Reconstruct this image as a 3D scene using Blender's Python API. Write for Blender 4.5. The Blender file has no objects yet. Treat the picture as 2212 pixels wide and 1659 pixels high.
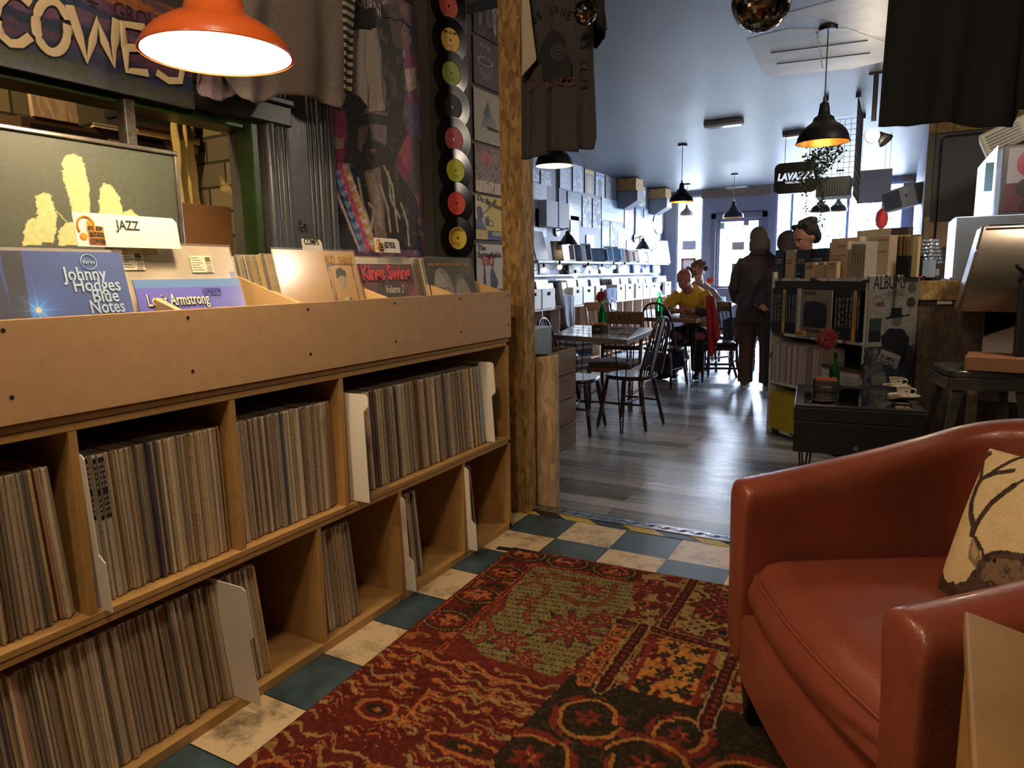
import bpy, bmesh, math, random
import numpy as np
from mathutils import Vector as V, Matrix, Euler
random.seed(7)
RNG = np.random.default_rng(5)
SC = bpy.context.scene
COL = SC.collection
PI = math.pi
R = math.radians

# ------------------------------------------------------------------ camera
EYE = V((0.0, 0.0, 1.12))
FPX = 1499.379
_a = np.array([1940. - 1106., 580. - 829.5, FPX]); _b = -np.array([-1646. - 1106., 641. - 829.5, FPX])
_Y = _a / np.linalg.norm(_a); _X = _b / np.linalg.norm(_b); _Z = np.cross(_X, _Y)
CR = np.stack([_X, _Y, _Z])
cam_d = bpy.data.cameras.new('camera'); cam = bpy.data.objects.new('camera', cam_d); COL.objects.link(cam)
mw = Matrix.Identity(4)
for i in range(3):
    mw[i][0] = CR[i, 0]; mw[i][1] = -CR[i, 1]; mw[i][2] = -CR[i, 2]; mw[i][3] = EYE[i]
cam.matrix_world = mw
cam_d.sensor_width = 36; cam_d.sensor_fit = 'HORIZONTAL'; cam_d.lens = FPX / 2212 * 36; cam_d.clip_start = .02; cam_d.clip_end = 200
SC.camera = cam
SC.view_settings.view_transform = 'Standard'; SC.view_settings.look = 'None'
SC.view_settings.gamma = 1; SC.view_settings.exposure = 0.0; SC.view_settings.use_curve_mapping = False
SC.cycles.use_denoising = True
SC.cycles.use_adaptive_sampling = True; SC.cycles.adaptive_threshold = .03; SC.cycles.max_bounces = 7; SC.cycles.diffuse_bounces = 4; SC.cycles.glossy_bounces = 4; SC.cycles.transmission_bounces = 6
SC.cycles.transparent_max_bounces = 8; SC.cycles.sample_clamp_indirect = 6; SC.cycles.caustics_reflective = False; SC.cycles.caustics_refractive = False

def ray(px, py):
    return V([float(k) for k in CR @ np.array([px - 1106., py - 829.5, FPX])])
def at(px, py, ax, v):
    """a point read off the photograph on the world plane axis=v"""
    d = ray(px, py); ax = 'xyz'.index(ax)
    return EYE + d * ((v - EYE[ax]) / d[ax])

# ------------------------------------------------------------------ world and lights
CZ = -0.12      # floor of the cafe, one step down
XF = -1.45      # front of the record shelves
XW = -1.93      # left wall of the lounge
XL = -4.0       # left wall of the cafe
YB = 13.3       # window wall
YS = 2.92       # the step
CEIL = 2.61
XR = 0.17       # right wall of the cafe
w = bpy.data.worlds.new('world'); SC.world = w; w.use_nodes = True
wn = w.node_tree.nodes; wl = w.node_tree.links
bg = wn['Background']; bg.inputs['Strength'].default_value = 175.0
geo = wn.new('ShaderNodeTexCoord'); sep = wn.new('ShaderNodeSeparateXYZ'); ramp = wn.new('ShaderNodeValToRGB')
wl.new(geo.outputs['Generated'], sep.inputs[0]); wl.new(sep.outputs['Z'], ramp.inputs[0]); wl.new(ramp.outputs[0], bg.inputs['Color'])
ramp.color_ramp.elements[0].position = 0.0; ramp.color_ramp.elements[0].color = (.33, .34, .36, 1)
ramp.color_ramp.elements[1].position = .35; ramp.color_ramp.elements[1].color = (.62, .78, 1.0, 1)

def light(name, kind, loc, energy, color, size=.1, rot=None, sizey=None, spot=None, portal=False, spread=None):
    d = bpy.data.lights.new(name, kind); d.energy = energy; d.color = color
    if kind == 'AREA':
        d.size = size
        if sizey: d.shape = 'RECTANGLE'; d.size_y = sizey
        if portal: d.cycles.is_portal = True
        if spread: d.spread = spread
    elif kind == 'SUN': d.angle = size
    else: d.shadow_soft_size = size
    if spot: d.spot_size = spot[0]; d.spot_blend = spot[1]
    o = bpy.data.objects.new(name, d); COL.objects.link(o); o.location = loc
    if rot: o.rotation_euler = rot
    return o
# daylight comes in through the three openings of the window wall
WINS = [(-3.62, -3.24, .35, 2.45), (-3.02, -2.22, .25, 2.16), (-1.93, -.55, .95, 2.46), (-.5, -.03, .95, 2.46)]
light('daylight_sun', 'SUN', (0, 20, 8), 10.0, (1, .95, .86), R(1.2), rot=Euler((R(-62), 0, R(14)), 'XYZ'))
for q in WINS:
    light('window_portal', 'AREA', ((q[0] + q[1]) / 2, YB + .06, (q[2] + q[3]) / 2), 1, (1, 1, 1), q[1] - q[0], rot=(R(-90), 0, 0), sizey=q[3] - q[2], portal=True)
# ceiling lamps of the lounge that hang behind and beside the photographer
light('lounge_ceiling_lamp', 'POINT', (-.60, .45, 2.35), 54, (1, .74, .48), .12)
light('lounge_ceiling_lamp', 'POINT', (-1.0, -.9, 2.35), 40, (1, .78, .55), .12)
light('counter_lamp', 'POINT', (.80, 3.9, 2.35), 60, (1, .84, .66), .1)
light('back_room_lamp', 'POINT', (-2.25, .55, 2.45), 75, (1, .72, .40), .08)

# ------------------------------------------------------------------ materials
def lin(c):
    if isinstance(c, str): c = [int(c[i:i + 2], 16) / 255 for i in (0, 2, 4)]
    return tuple((x / 12.92 if x <= .04045 else ((x + .055) / 1.055) ** 2.4) for x in c[:3]) + (1,)
MATS = {}
def mat(name, col, rough=.55, metal=0, noise=None, bump=None, stretch=(1, 1, 1), emit=None, trans=0, coat=0, alpha=1, sheen=0, col2=None, spec=None, ior=1.5):
    if name in MATS: return MATS[name]
    m = bpy.data.materials.new(name); m.use_nodes = True; MATS[name] = m
    nt = m.node_tree; b = nt.nodes['Principled BSDF']
    b.inputs['Base Color'].default_value = lin(col); b.inputs['Roughness'].default_value = rough; b.inputs['Metallic'].default_value = metal
    b.inputs['IOR'].default_value = ior
    if trans: b.inputs['Transmission Weight'].default_value = trans
    if coat: b.inputs['Coat Weight'].default_value = coat; b.inputs['Coat Roughness'].default_value = .08
    if sheen: b.inputs['Sheen Weight'].default_value = sheen
    if alpha < 1: b.inputs['Alpha'].default_value = alpha
    if spec is not None: b.inputs['Specular IOR Level'].default_value = spec
    if emit: b.inputs['Emission Color'].default_value = lin(emit[0]); b.inputs['Emission Strength'].default_value = emit[1]
    if noise or bump:
        tc = nt.nodes.new('ShaderNodeTexCoord'); mp = nt.nodes.new('ShaderNodeMapping'); mp.inputs['Scale'].default_value = stretch
        nt.links.new(tc.outputs['Object'], mp.inputs[0])
    if noise:
        n = nt.nodes.new('ShaderNodeTexNoise'); n.inputs['Scale'].default_value = noise[0]; n.inputs['Detail'].default_value = 5
        n.inputs['Roughness'].default_value = .65
        nt.links.new(mp.outputs[0], n.inputs['Vector'])
        r = nt.nodes.new('ShaderNodeValToRGB'); r.color_ramp.elements[0].position = .32; r.color_ramp.elements[1].position = .68
        c = lin(col); k = noise[1]
        r.color_ramp.elements[0].color = lin(col2) if col2 else (c[0] * (1 - k), c[1] * (1 - k), c[2] * (1 - k), 1)
        r.color_ramp.elements[1].color = (c[0] if col2 else min(1, c[0] * (1 + k)), c[1] if col2 else min(1, c[1] * (1 + k)), c[2] if col2 else min(1, c[2] * (1 + k)), 1)
        nt.links.new(n.outputs['Fac'], r.inputs[0]); nt.links.new(r.outputs[0], b.inputs['Base Color'])
    if bump:
        n2 = nt.nodes.new('ShaderNodeTexNoise'); n2.inputs['Scale'].default_value = bump[0]; n2.inputs['Detail'].default_value = 4
        nt.links.new(mp.outputs[0], n2.inputs['Vector'])
        bp = nt.nodes.new('ShaderNodeBump'); bp.inputs['Strength'].default_value = bump[1]; bp.inputs['Distance'].default_value = .01
        nt.links.new(n2.outputs['Fac'], bp.inputs['Height']); nt.links.new(bp.outputs[0], b.inputs['Normal'])
    return m
def N(m, t, **kw):
    n = m.node_tree.nodes.new(t)
    for k, v in kw.items():
        if k in n.inputs: n.inputs[k].default_value = v
        else: setattr(n, k, v)
    return n
def LK(m, a, b): m.node_tree.links.new(a, b)

def osb(name, c0, c1, c2):
    m = mat(name, c1, .7); b = m.node_tree.nodes['Principled BSDF']
    tc = N(m, 'ShaderNodeTexCoord'); mp = N(m, 'ShaderNodeMapping'); mp.inputs['Scale'].default_value = (34, 34, 12)
    LK(m, tc.outputs['Object'], mp.inputs[0])
    nz = N(m, 'ShaderNodeTexNoise', Scale=2.2, Detail=3.0); mx = N(m, 'ShaderNodeMix', data_type='RGBA'); mx.inputs[0].default_value = .22
    LK(m, mp.outputs[0], nz.inputs['Vector']); LK(m, mp.outputs[0], mx.inputs[6]); LK(m, nz.outputs['Color'], mx.inputs[7])
    vo = N(m, 'ShaderNodeTexVoronoi', Scale=2.6); LK(m, mx.outputs[2], vo.inputs['Vector'])
    sx = N(m, 'ShaderNodeSeparateColor'); LK(m, vo.outputs['Color'], sx.inputs[0])
    rp = N(m, 'ShaderNodeValToRGB'); e = rp.color_ramp.elements; e[0].color = lin(c0); e[1].color = lin(c2); q = e.new(.5); q.color = lin(c1)
    LK(m, sx.outputs[0], rp.inputs[0]); LK(m, rp.outputs[0], b.inputs['Base Color'])
    return m
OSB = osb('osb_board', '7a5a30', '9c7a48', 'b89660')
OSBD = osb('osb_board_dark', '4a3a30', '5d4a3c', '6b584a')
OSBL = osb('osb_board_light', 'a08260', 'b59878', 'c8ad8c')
MDF = mat('mdf', 'b08850', .62, noise=(26, .10), bump=(420, .05))
MDFD = mat('mdf_edge', '94682f', .75, noise=(60, .25), bump=(300, .15))
BLACK = mat('black_paint', '17181a', .42, noise=(20, .15))
SLATE = mat('slate_paint', '4c4d52', .33, noise=(9, .10), bump=(30, .06))
WHITE = mat('white_card', 'e9e2d6', .5)
STEEL = mat('brushed_steel', 'b9bcc0', .28, metal=1, noise=(3, .12), stretch=(1, 1, 60))
CHROME = mat('chrome', 'd8dade', .12, metal=1)
GLASS = mat('clear_glass', 'ffffff', .02, trans=1, ior=1.1)
DKWOOD = mat('dark_turned_wood', '2c1a14', .28, noise=(12, .35), stretch=(1, 1, .2), coat=.3)
WOOD = mat('light_oak', 'a9803f', .45, noise=(9, .12), stretch=(14, 1.2, 1), bump=(80, .03))
INK = mat('black_ink', '15130f', .6)
def flat(c, rough=.6): return mat('paint_' + c, c, rough)
PAINT = mat('printed_colour', 'ffffff', .5)
_at = N(PAINT, 'ShaderNodeAttribute', attribute_name='Col'); LK(PAINT, _at.outputs['Color'], PAINT.node_tree.nodes['Principled BSDF'].inputs['Base Color'])
PAINTG = PAINT.copy(); PAINTG.name = 'printed_gloss'; PAINTG.node_tree.nodes['Principled BSDF'].inputs['Roughness'].default_value = .16
PAINTF = PAINT.copy(); PAINTF.name = 'woven_pile'; PAINTF.node_tree.nodes['Principled BSDF'].inputs['Roughness'].default_value = .95
PAINTF.node_tree.nodes['Principled BSDF'].inputs['Specular IOR Level'].default_value = .1

# ------------------------------------------------------------------ mesh builder
class B:
    def __init__(s): s.v = []; s.f = []; s.m = Matrix.Identity(4); s.mi = []; s.cur = 0
    def add(s, vs, fs):
        o = len(s.v); s.v += [tuple(s.m @ V(p)) for p in vs]; s.f += [tuple(i + o for i in f) for f in fs]; s.mi += [s.cur] * len(fs); return s
    def box(s, x0, x1, y0, y1, z0, z1):
        return s.add([(x0, y0, z0), (x1, y0, z0), (x1, y1, z0), (x0, y1, z0), (x0, y0, z1), (x1, y0, z1), (x1, y1, z1), (x0, y1, z1)],
                     [(0, 3, 2, 1), (4, 5, 6, 7), (0, 1, 5, 4), (1, 2, 6, 5), (2, 3, 7, 6), (3, 0, 4, 7)])
    def cyl(s, p0, p1, r0, r1=None, n=14, cap=True):
        r1 = r0 if r1 is None else r1; p0 = V(p0); p1 = V(p1); d = (p1 - p0)
        q = d.to_track_quat('Z', 'Y'); vs = []
        for p, r in ((p0, r0), (p1, r1)):
            for i in range(n): vs.append(p + q @ V((math.cos(2 * PI * i / n) * r, math.sin(2 * PI * i / n) * r, 0)))
        fs = [(i, (i + 1) % n, n + (i + 1) % n, n + i) for i in range(n)]
        if cap: fs += [tuple(range(n - 1, -1, -1)), tuple(range(n, 2 * n))]
        return s.add(vs, fs)
    def tube(s, pts, r, n=8, cap=True, closed=False):
        P = [V(p) for p in pts]; L = len(P); rr = r if isinstance(r, (list, tuple)) else [r] * L; vs = []; fs = []
        for i, p in enumerate(P):
            a = P[i - 1] if (i > 0 or closed) else P[i]; b = P[(i + 1) % L] if (i < L - 1 or closed) else P[i]
            t = (b - a).normalized(); up = V((0, 0, 1)) if abs(t.z) < .95 else V((0, 1, 0))
            u = t.cross(up).normalized(); w_ = u.cross(t)
            for k in range(n): vs.append(p + u * math.cos(2 * PI * k / n) * rr[i] + w_ * math.sin(2 * PI * k / n) * rr[i])
        for i in range(L if closed else L - 1):
            j = (i + 1) % L
            for k in range(n): fs.append((i * n + k, i * n + (k + 1) % n, j * n + (k + 1) % n, j * n + k))
        if cap and not closed: fs += [tuple(range(n - 1, -1, -1)), tuple((L - 1) * n + k for k in range(n))]
        return s.add(vs, fs)
    def lathe(s, prof, n=24, c=(0, 0, 0)):
        vs = []; fs = []
        for r, z in prof:
            for k in range(n): vs.append((c[0] + r * math.cos(2 * PI * k / n), c[1] + r * math.sin(2 * PI * k / n), c[2] + z))
        for i in range(len(prof) - 1):
            for k in range(n): fs.append((i * n + k, i * n + (k + 1) % n, (i + 1) * n + (k + 1) % n, (i + 1) * n + k))
        return s.add(vs, fs)
    def disc(s, r, z=0, n=24, c=(0, 0)):
        return s.add([(c[0] + r * math.cos(2 * PI * k / n), c[1] + r * math.sin(2 * PI * k / n), z) for k in range(n)], [tuple(range(n))])
    def ball(s, c, r, sx=1, sy=1, sz=1, n=14):
        vs = []; fs = []; m = n // 2 + 1
        for i in range(m + 1):
            th = PI * i / m
            for k in range(n): ph = 2 * PI * k / n; vs.append((c[0] + r * sx * math.sin(th) * math.cos(ph), c[1] + r * sy * math.sin(th) * math.sin(ph), c[2] + r * sz * math.cos(th)))
        for i in range(m):
            for k in range(n): fs.append((i * n + k, (i + 1) * n + k, (i + 1) * n + (k + 1) % n, i * n + (k + 1) % n))
        return s.add(vs, fs)
    def prism(s, pts, y0, y1):
        """outline in local x,z given depth y0..y1"""
        n = len(pts); vs = [(p[0], y0, p[1]) for p in pts] + [(p[0], y1, p[1]) for p in pts]
        return s.add(vs, [tuple(range(n)), tuple(range(2 * n - 1, n - 1, -1))] + [(i, n + i, n + (i + 1) % n, (i + 1) % n) for i in range(n)])
    def slab(s, pts, z0, z1):
        n = len(pts); vs = [(p[0], p[1], z0) for p in pts] + [(p[0], p[1], z1) for p in pts]
        return s.add(vs, [tuple(range(n - 1, -1, -1)), tuple(range(n, 2 * n))] + [(i, (i + 1) % n, n + (i + 1) % n, n + i) for i in range(n)])
    def loft(s, rings, n=20, cap=True):
        """rings: (cx,cy,cz,rx,ry[,power])"""
        vs = []; fs = []
        for q in rings:
            cx, cy, cz, rx, ry = q[:5]; e = q[5] if len(q) > 5 else 1.0
            for k in range(n):
                a = 2 * PI * k / n; ca, sa = math.cos(a), math.sin(a)
                vs.append((cx + rx * math.copysign(abs(ca) ** e, ca), cy + ry * math.copysign(abs(sa) ** e, sa), cz))
        for i in range(len(rings) - 1):
            for k in range(n): fs.append((i * n + k, i * n + (k + 1) % n, (i + 1) * n + (k + 1) % n, (i + 1) * n + k))
        if cap: fs += [tuple(range(n - 1, -1, -1)), tuple((len(rings) - 1) * n + k for k in range(n))]
        return s.add(vs, fs)
    def mesh(s, name, mats, smooth=None):
        me = bpy.data.meshes.new(name); me.from_pydata(s.v, [], s.f)
        for m in (mats if isinstance(mats, (list, tuple)) else [mats]): me.materials.append(m)
        if s.cur or any(s.mi): me.polygons.foreach_set('material_index', s.mi)
        bm = bmesh.new(); bm.from_mesh(me); bmesh.ops.recalc_face_normals(bm, faces=bm.faces); bm.to_mesh(me); bm.free()
        if smooth is not None: me.shade_smooth(); me.set_sharp_from_angle(angle=R(smooth))
        me.update(); return me
    def obj(s, name, mats, parent=None, smooth=None, bevel=None, world=False, sub=0, solid=None):
        if world and parent is not None:
            l = parent.location; s.v = [(p[0] - l.x, p[1] - l.y, p[2] - l.z) for p in s.v]
        o = bpy.data.objects.new(name, s.mesh(name, mats, smooth)); COL.objects.link(o)
        if parent is not None: o.parent = parent
        if solid: md = o.modifiers.new('s', 'SOLIDIFY'); md.thickness = solid
        if bevel: md = o.modifiers.new('b', 'BEVEL'); md.width = bevel; md.segments = 2; md.limit_method = 'ANGLE'
        if sub: md = o.modifiers.new('u', 'SUBSURF'); md.levels = sub; md.render_levels = sub
        return o
def thing(name, label, cat, loc=(0, 0, 0), rz=0, group=None, rot=None):
    o = bpy.data.objects.new(name, None); COL.objects.link(o); o.location = loc
    o.rotation_euler = rot if rot else (0, 0, rz); o.empty_display_size = .05
    return tag(o, label, cat, group)
def tag(o, label, cat, group=None, kind=None):
    o['label'] = label; o['category'] = cat
    if group: o['group'] = group
    if kind: o['kind'] = kind
    return o
def struct(o): o['kind'] = 'structure'; return o
def dup(root, loc, rz=None, label=None, group=None, rot=None, scale=None):
    r = root.copy(); COL.objects.link(r); r.location = loc
    if rot: r.rotation_euler = rot
    elif rz is not None: r.rotation_euler = (0, 0, rz)
    if scale: r.scale = scale
    if label: r['label'] = label
    if group: r['group'] = group
    for ch in list(kids(root)): cp2(ch, r)
    return r
def kids(o): return [c for c in bpy.data.objects if c.parent == o]
def cp2(o, par):
    c = o.copy(); COL.objects.link(c); c.parent = par
    for ch in kids(o): cp2(ch, c)

# ------------------------------------------------------------------ painted panels
def srgb(h): return np.array([int(h[i:i + 2], 16) / 255 for i in (0, 2, 4)])
def tolin(a): return np.where(a <= .04045, a / 12.92, ((a + .055) / 1.055) ** 2.4)
def vnoise(u, v, s, seed=0):
    x = u * s; y = v * s; xi = np.floor(x).astype(int); yi = np.floor(y).astype(int); fx = x - xi; fy = y - yi
    fx = fx * fx * (3 - 2 * fx); fy = fy * fy * (3 - 2 * fy)
    def h(a, b):
        k = (a * 374761393 + b * 668265263 + seed * 974634777) & 0xffffffff
        k = ((k ^ (k >> 13)) * 1274126177) & 0xffffffff
        return ((k ^ (k >> 16)) & 0xffff) / 65535.
    return (h(xi, yi) * (1 - fx) + h(xi + 1, yi) * fx) * (1 - fy) + (h(xi, yi + 1) * (1 - fx) + h(xi + 1, yi + 1) * fx) * fy
def fbm(u, v, s, seed=0): return .5 * vnoise(u, v, s, seed) + .3 * vnoise(u, v, s * 2.1, seed + 1) + .2 * vnoise(u, v, s * 4.3, seed + 2)
class Art:
    def __init__(s, u, v, bgc): s.u = u; s.v = v; s.c = np.ones(u.shape + (3,)) * srgb(bgc)
    def fill(s, m, col, a=1.0):
        m = (m * a)[..., None] if m.dtype != bool else (m.astype(float) * a)[..., None]
        s.c = s.c * (1 - m) + (srgb(col) if isinstance(col, str) else col) * m; return s
    def rect(s, u0, v0, u1, v1, col, a=1.): return s.fill((s.u >= u0) & (s.u <= u1) & (s.v >= v0) & (s.v <= v1), col, a)
    def ell(s, cu, cv, ru, rv, col, rot=0, a=1., ring=None):
        du = s.u - cu; dv = s.v - cv; c, t = math.cos(rot), math.sin(rot)
        q = ((du * c + dv * t) / ru) ** 2 + ((-du * t + dv * c) / rv) ** 2
        return s.fill((q <= 1) if ring is None else ((q <= 1) & (q >= (1 - ring) ** 2)), col, a)
    def inpoly(s, pts):
        m = np.zeros(s.u.shape, bool); n = len(pts); j = n - 1
        for i in range(n):
            (xi, yi), (xj, yj) = pts[i], pts[j]
            if yi != yj: m ^= ((yi > s.v) != (yj > s.v)) & (s.u < (xj - xi) * (s.v - yi) / (yj - yi) + xi)
            j = i
        return m
    def poly(s, pts, col, a=1.): return s.fill(s.inpoly(pts), col, a)
    def line(s, pts, wd, col, a=1.):
        m = np.zeros(s.u.shape, bool)
        for (x0, y0), (x1, y1) in zip(pts[:-1], pts[1:]):
            dx, dy = x1 - x0, y1 - y0; t = np.clip(((s.u - x0) * dx + (s.v - y0) * dy) / (dx * dx + dy * dy + 1e-9), 0, 1)
            m |= (s.u - x0 - t * dx) ** 2 + (s.v - y0 - t * dy) ** 2 < wd * wd
        return s.fill(m, col, a)
    def grain(s, k, sc=60, seed=3): s.c = np.clip(s.c * (1 + k * (fbm(s.u, s.v, sc, seed)[..., None] - .5) * 2), 0, 1); return s
def panel(name, wd, ht, nx, fn, parent=None, matl=None, th=.003, bulge=None, aspect=True):
    """printed sheet in local x,z facing -y; fn(Art factory) paints it in units u 0..wd/ht?, v 0..1"""
    nz = max(2, int(nx * ht / wd)); u, v = np.meshgrid(np.linspace(0, 1, nx), np.linspace(0, 1, nz), indexing='ij')
    asp = wd / ht; a = fn(u * asp, v)
    col = np.concatenate([tolin(np.clip(a.c, 0, 1)).reshape(-1, 3), np.ones((nx * nz, 1))], 1)
    X = u * wd; Z = v * ht; Y = np.zeros_like(X) if bulge is None else bulge(u, v)
    front = np.stack([X, Y - th, Z], -1).reshape(-1, 3)
    idx = np.arange(nx * nz).reshape(nx, nz)
    q = np.stack([idx[:-1, :-1], idx[1:, :-1], idx[1:, 1:], idx[:-1, 1:]], -1).reshape(-1, 4)
    rim = list(idx[:, 0]) + list(idx[-1, 1:]) + list(idx[-2::-1, -1]) + list(idx[0, -2:0:-1])
    nb = len(front); back = front[rim].copy(); back[:, 1] += th
    vs = np.concatenate([front, back]); fs = [tuple(map(int, r)) for r in q]; k = len(rim)
    fs += [(int(rim[i]), nb + i, nb + (i + 1) % k, int(rim[(i + 1) % k])) for i in range(k)]; fs.append(tuple(nb + i for i in range(k)))
    me = bpy.data.meshes.new(name); me.from_pydata(vs.tolist(), [], fs)
    ca = me.color_attributes.new('Col', 'FLOAT_COLOR', 'POINT')
    full = np.concatenate([col, col[rim]]).astype(np.float32); ca.data.foreach_set('color', full.ravel())
    me.materials.append(matl or PAINT); me.update()
    if bulge is not None: me.shade_smooth(); me.set_sharp_from_angle(angle=R(50))
    o = bpy.data.objects.new(name, me); COL.objects.link(o)
    if parent is not None: o.parent = parent
    return o
def text(s, x, z, h, m, parent, width=None, y=-.0045, bold=0, shear=0, name='lettering', rot=0, depth=.0004, align='LEFT', space=1, line=.85):
    cu = bpy.data.curves.new('t', 'FONT'); cu.body = s; cu.size = 1; cu.extrude = depth / h; cu.offset = bold; cu.shear = shear; cu.space_character = space
    cu.space_line = line; cu.align_x = align; cu.resolution_u = 2
    t = bpy.data.objects.new('t', cu); COL.objects.link(t); bpy.context.view_layer.update()
    me = bpy.data.meshes.new_from_object(t.evaluated_get(bpy.context.evaluated_depsgraph_get()))
    bpy.data.objects.remove(t); bpy.data.curves.remove(cu)
    n = len(me.vertices); co = np.empty(n * 3); me.vertices.foreach_get('co', co); co = co.reshape(-1, 3)
    sx = sz = h / .72
    if width and n: sx = width / max(1e-6, (co[:, 0].max() - co[:, 0].min()))
    if n and align == 'LEFT': co[:, 0] -= co[:, 0].min()
    X = co[:, 0] * sx; Z = co[:, 1] * sz; c, t_ = math.cos(rot), math.sin(rot)
    out = np.stack([x + X * c - Z * t_, y + co[:, 2] * -h, z + X * t_ + Z * c], -1)
    me.vertices.foreach_set('co', out.ravel()); me.materials.clear(); me.materials.append(m); me.update()
    o = bpy.data.objects.new(name, me); COL.objects.link(o); o.parent = parent
    return o

# ================================================================== the setting
def tile_material():
    m = mat('checker_tiles', '888888', .28); b = m.node_tree.nodes['Principled BSDF']
    tc = N(m, 'ShaderNodeTexCoord'); mp = N(m, 'ShaderNodeMapping'); mp.inputs['Location'].default_value = (1.2186 / .2435 + 10, -2.571 / .2297 + 20, 0)
    mp.inputs['Scale'].default_value = (1 / .2435, 1 / .2297, 1)
    LK(m, tc.outputs['Object'], mp.inputs[0])
    ck = N(m, 'ShaderNodeTexChecker', Scale=1.0); LK(m, mp.outputs[0], ck.inputs['Vector'])
    nz = N(m, 'ShaderNodeTexNoise', Scale=9., Detail=8., Roughness=.7); LK(m, tc.outputs['Object'], nz.inputs['Vector'])
    r1 = N(m, 'ShaderNodeValToRGB'); e = r1.color_ramp.elements; e[0].position = .34; e[0].color = lin('7d6a52'); e[1].position = .5; e[1].color = lin('d8bf97')
    r2 = N(m, 'ShaderNodeValToRGB'); e = r2.color_ramp.elements; e[0].position = .3; e[0].color = lin('1f2628'); e[1].position = .72; e[1].color = lin('47606a')
    LK(m, nz.outputs['Fac'], r1.inputs[0]); LK(m, nz.outputs['Fac'], r2.inputs[0])
    mx = N(m, 'ShaderNodeMix', data_type='RGBA'); LK(m, ck.outputs['Fac'], mx.inputs[0]); LK(m, r1.outputs[0], mx.inputs[6]); LK(m, r2.outputs[0], mx.inputs[7])
    br = N(m, 'ShaderNodeTexBrick', offset=0.0, **{'Scale': 1.0, 'Mortar Size': .008, 'Mortar Smooth': 0., 'Brick Width': 1., 'Row Height': 1.}); LK(m, mp.outputs[0], br.inputs['Vector'])
    mx2 = N(m, 'ShaderNodeMix', data_type='RGBA'); LK(m, br.outputs['Fac'], mx2.inputs[0]); LK(m, mx.outputs[2], mx2.inputs[6]); mx2.inputs[7].default_value = lin('14120f')
    LK(m, mx2.outputs[2], b.inputs['Base Color'])
    rr = N(m, 'ShaderNodeMapRange'); rr.inputs[3].default_value = .2; rr.inputs[4].default_value = .55; LK(m, nz.outputs['Fac'], rr.inputs[0]); LK(m, rr.outputs[0], b.inputs['Roughness'])
    return m
def laminate_material():
    m = mat('grey_laminate', '6b645e', .2); b = m.node_tree.nodes['Principled BSDF']
    tc = N(m, 'ShaderNodeTexCoord')
    br = N(m, 'ShaderNodeTexBrick', offset=.37, **{'Scale': 1.0, 'Mortar Size': .0025, 'Mortar Smooth': .1, 'Brick Width': 1.25, 'Row Height': .13}); LK(m, tc.outputs['Object'], br.inputs['Vector'])
    br.inputs['Color1'].default_value = (.0, 0, 0, 1); br.inputs['Color2'].default_value = (1, 1, 1, 1); br.inputs['Mortar'].default_value = (.0, 0, 0, 1)
    mp = N(m, 'ShaderNodeMapping'); mp.inputs['Scale'].default_value = (.9, 20, 1); LK(m, tc.outputs['Object'], mp.inputs[0])
    nz = N(m, 'ShaderNodeTexNoise', Scale=2.0, Detail=9., Roughness=.72); LK(m, mp.outputs[0], nz.inputs['Vector'])
    mm = N(m, 'ShaderNodeMix', data_type='FLOAT'); mm.inputs[0].default_value = .5; sp = N(m, 'ShaderNodeSeparateColor'); LK(m, br.outputs['Color'], sp.inputs[0])
    LK(m, nz.outputs['Fac'], mm.inputs[2]); LK(m, sp.outputs[0], mm.inputs[3])
    rp = N(m, 'ShaderNodeValToRGB'); e = rp.color_ramp.elements; e[0].position = .25; e[0].color = lin('5c5d61'); e[1].position = .75; e[1].color = lin('b4b5b8')
    LK(m, mm.outputs[0], rp.inputs[0])
    mx = N(m, 'ShaderNodeMix', data_type='RGBA'); LK(m, br.outputs['Fac'], mx.inputs[0]); LK(m, rp.outputs[0], mx.inputs[6]); mx.inputs[7].default_value = lin('1c1a1a')
    LK(m, mx.outputs[2], b.inputs['Base Color'])
    rr = N(m, 'ShaderNodeMapRange'); rr.inputs[3].default_value = .16; rr.inputs[4].default_value = .42; LK(m, nz.outputs['Fac'], rr.inputs[0]); LK(m, rr.outputs[0], b.inputs['Roughness'])
    bp = N(m, 'ShaderNodeBump', Strength=.12, Distance=.01); LK(m, nz.outputs['Fac'], bp.inputs['Height']); LK(m, bp.outputs[0], b.inputs['Normal'])
    return m
TILE = tile_material(); LAM = laminate_material()
struct(B().box(-3.4, 2.6, -2.0, YS - .06, -.14, 0).obj('floor_lounge', TILE))
struct(B().box(-4.1, 3.4, YS - .06, YB + .1, -.2, CZ).obj('floor_cafe', LAM))
WALLP = mat('cafe_wall_paint', '77809a', .6, noise=(4, .06))
WALLD = mat('lounge_wall_paint', '43403d', .6, noise=(5, .12))
CEILM = mat('ceiling_paint', '41444d', .42, noise=(1.2, .10), stretch=(2.5, .6, 1), bump=(2.2, .5))
struct(B().box(-4.1, 3.4, -2.0, YB + .1, CEIL, CEIL + .1).obj('ceiling', CEILM))
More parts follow.
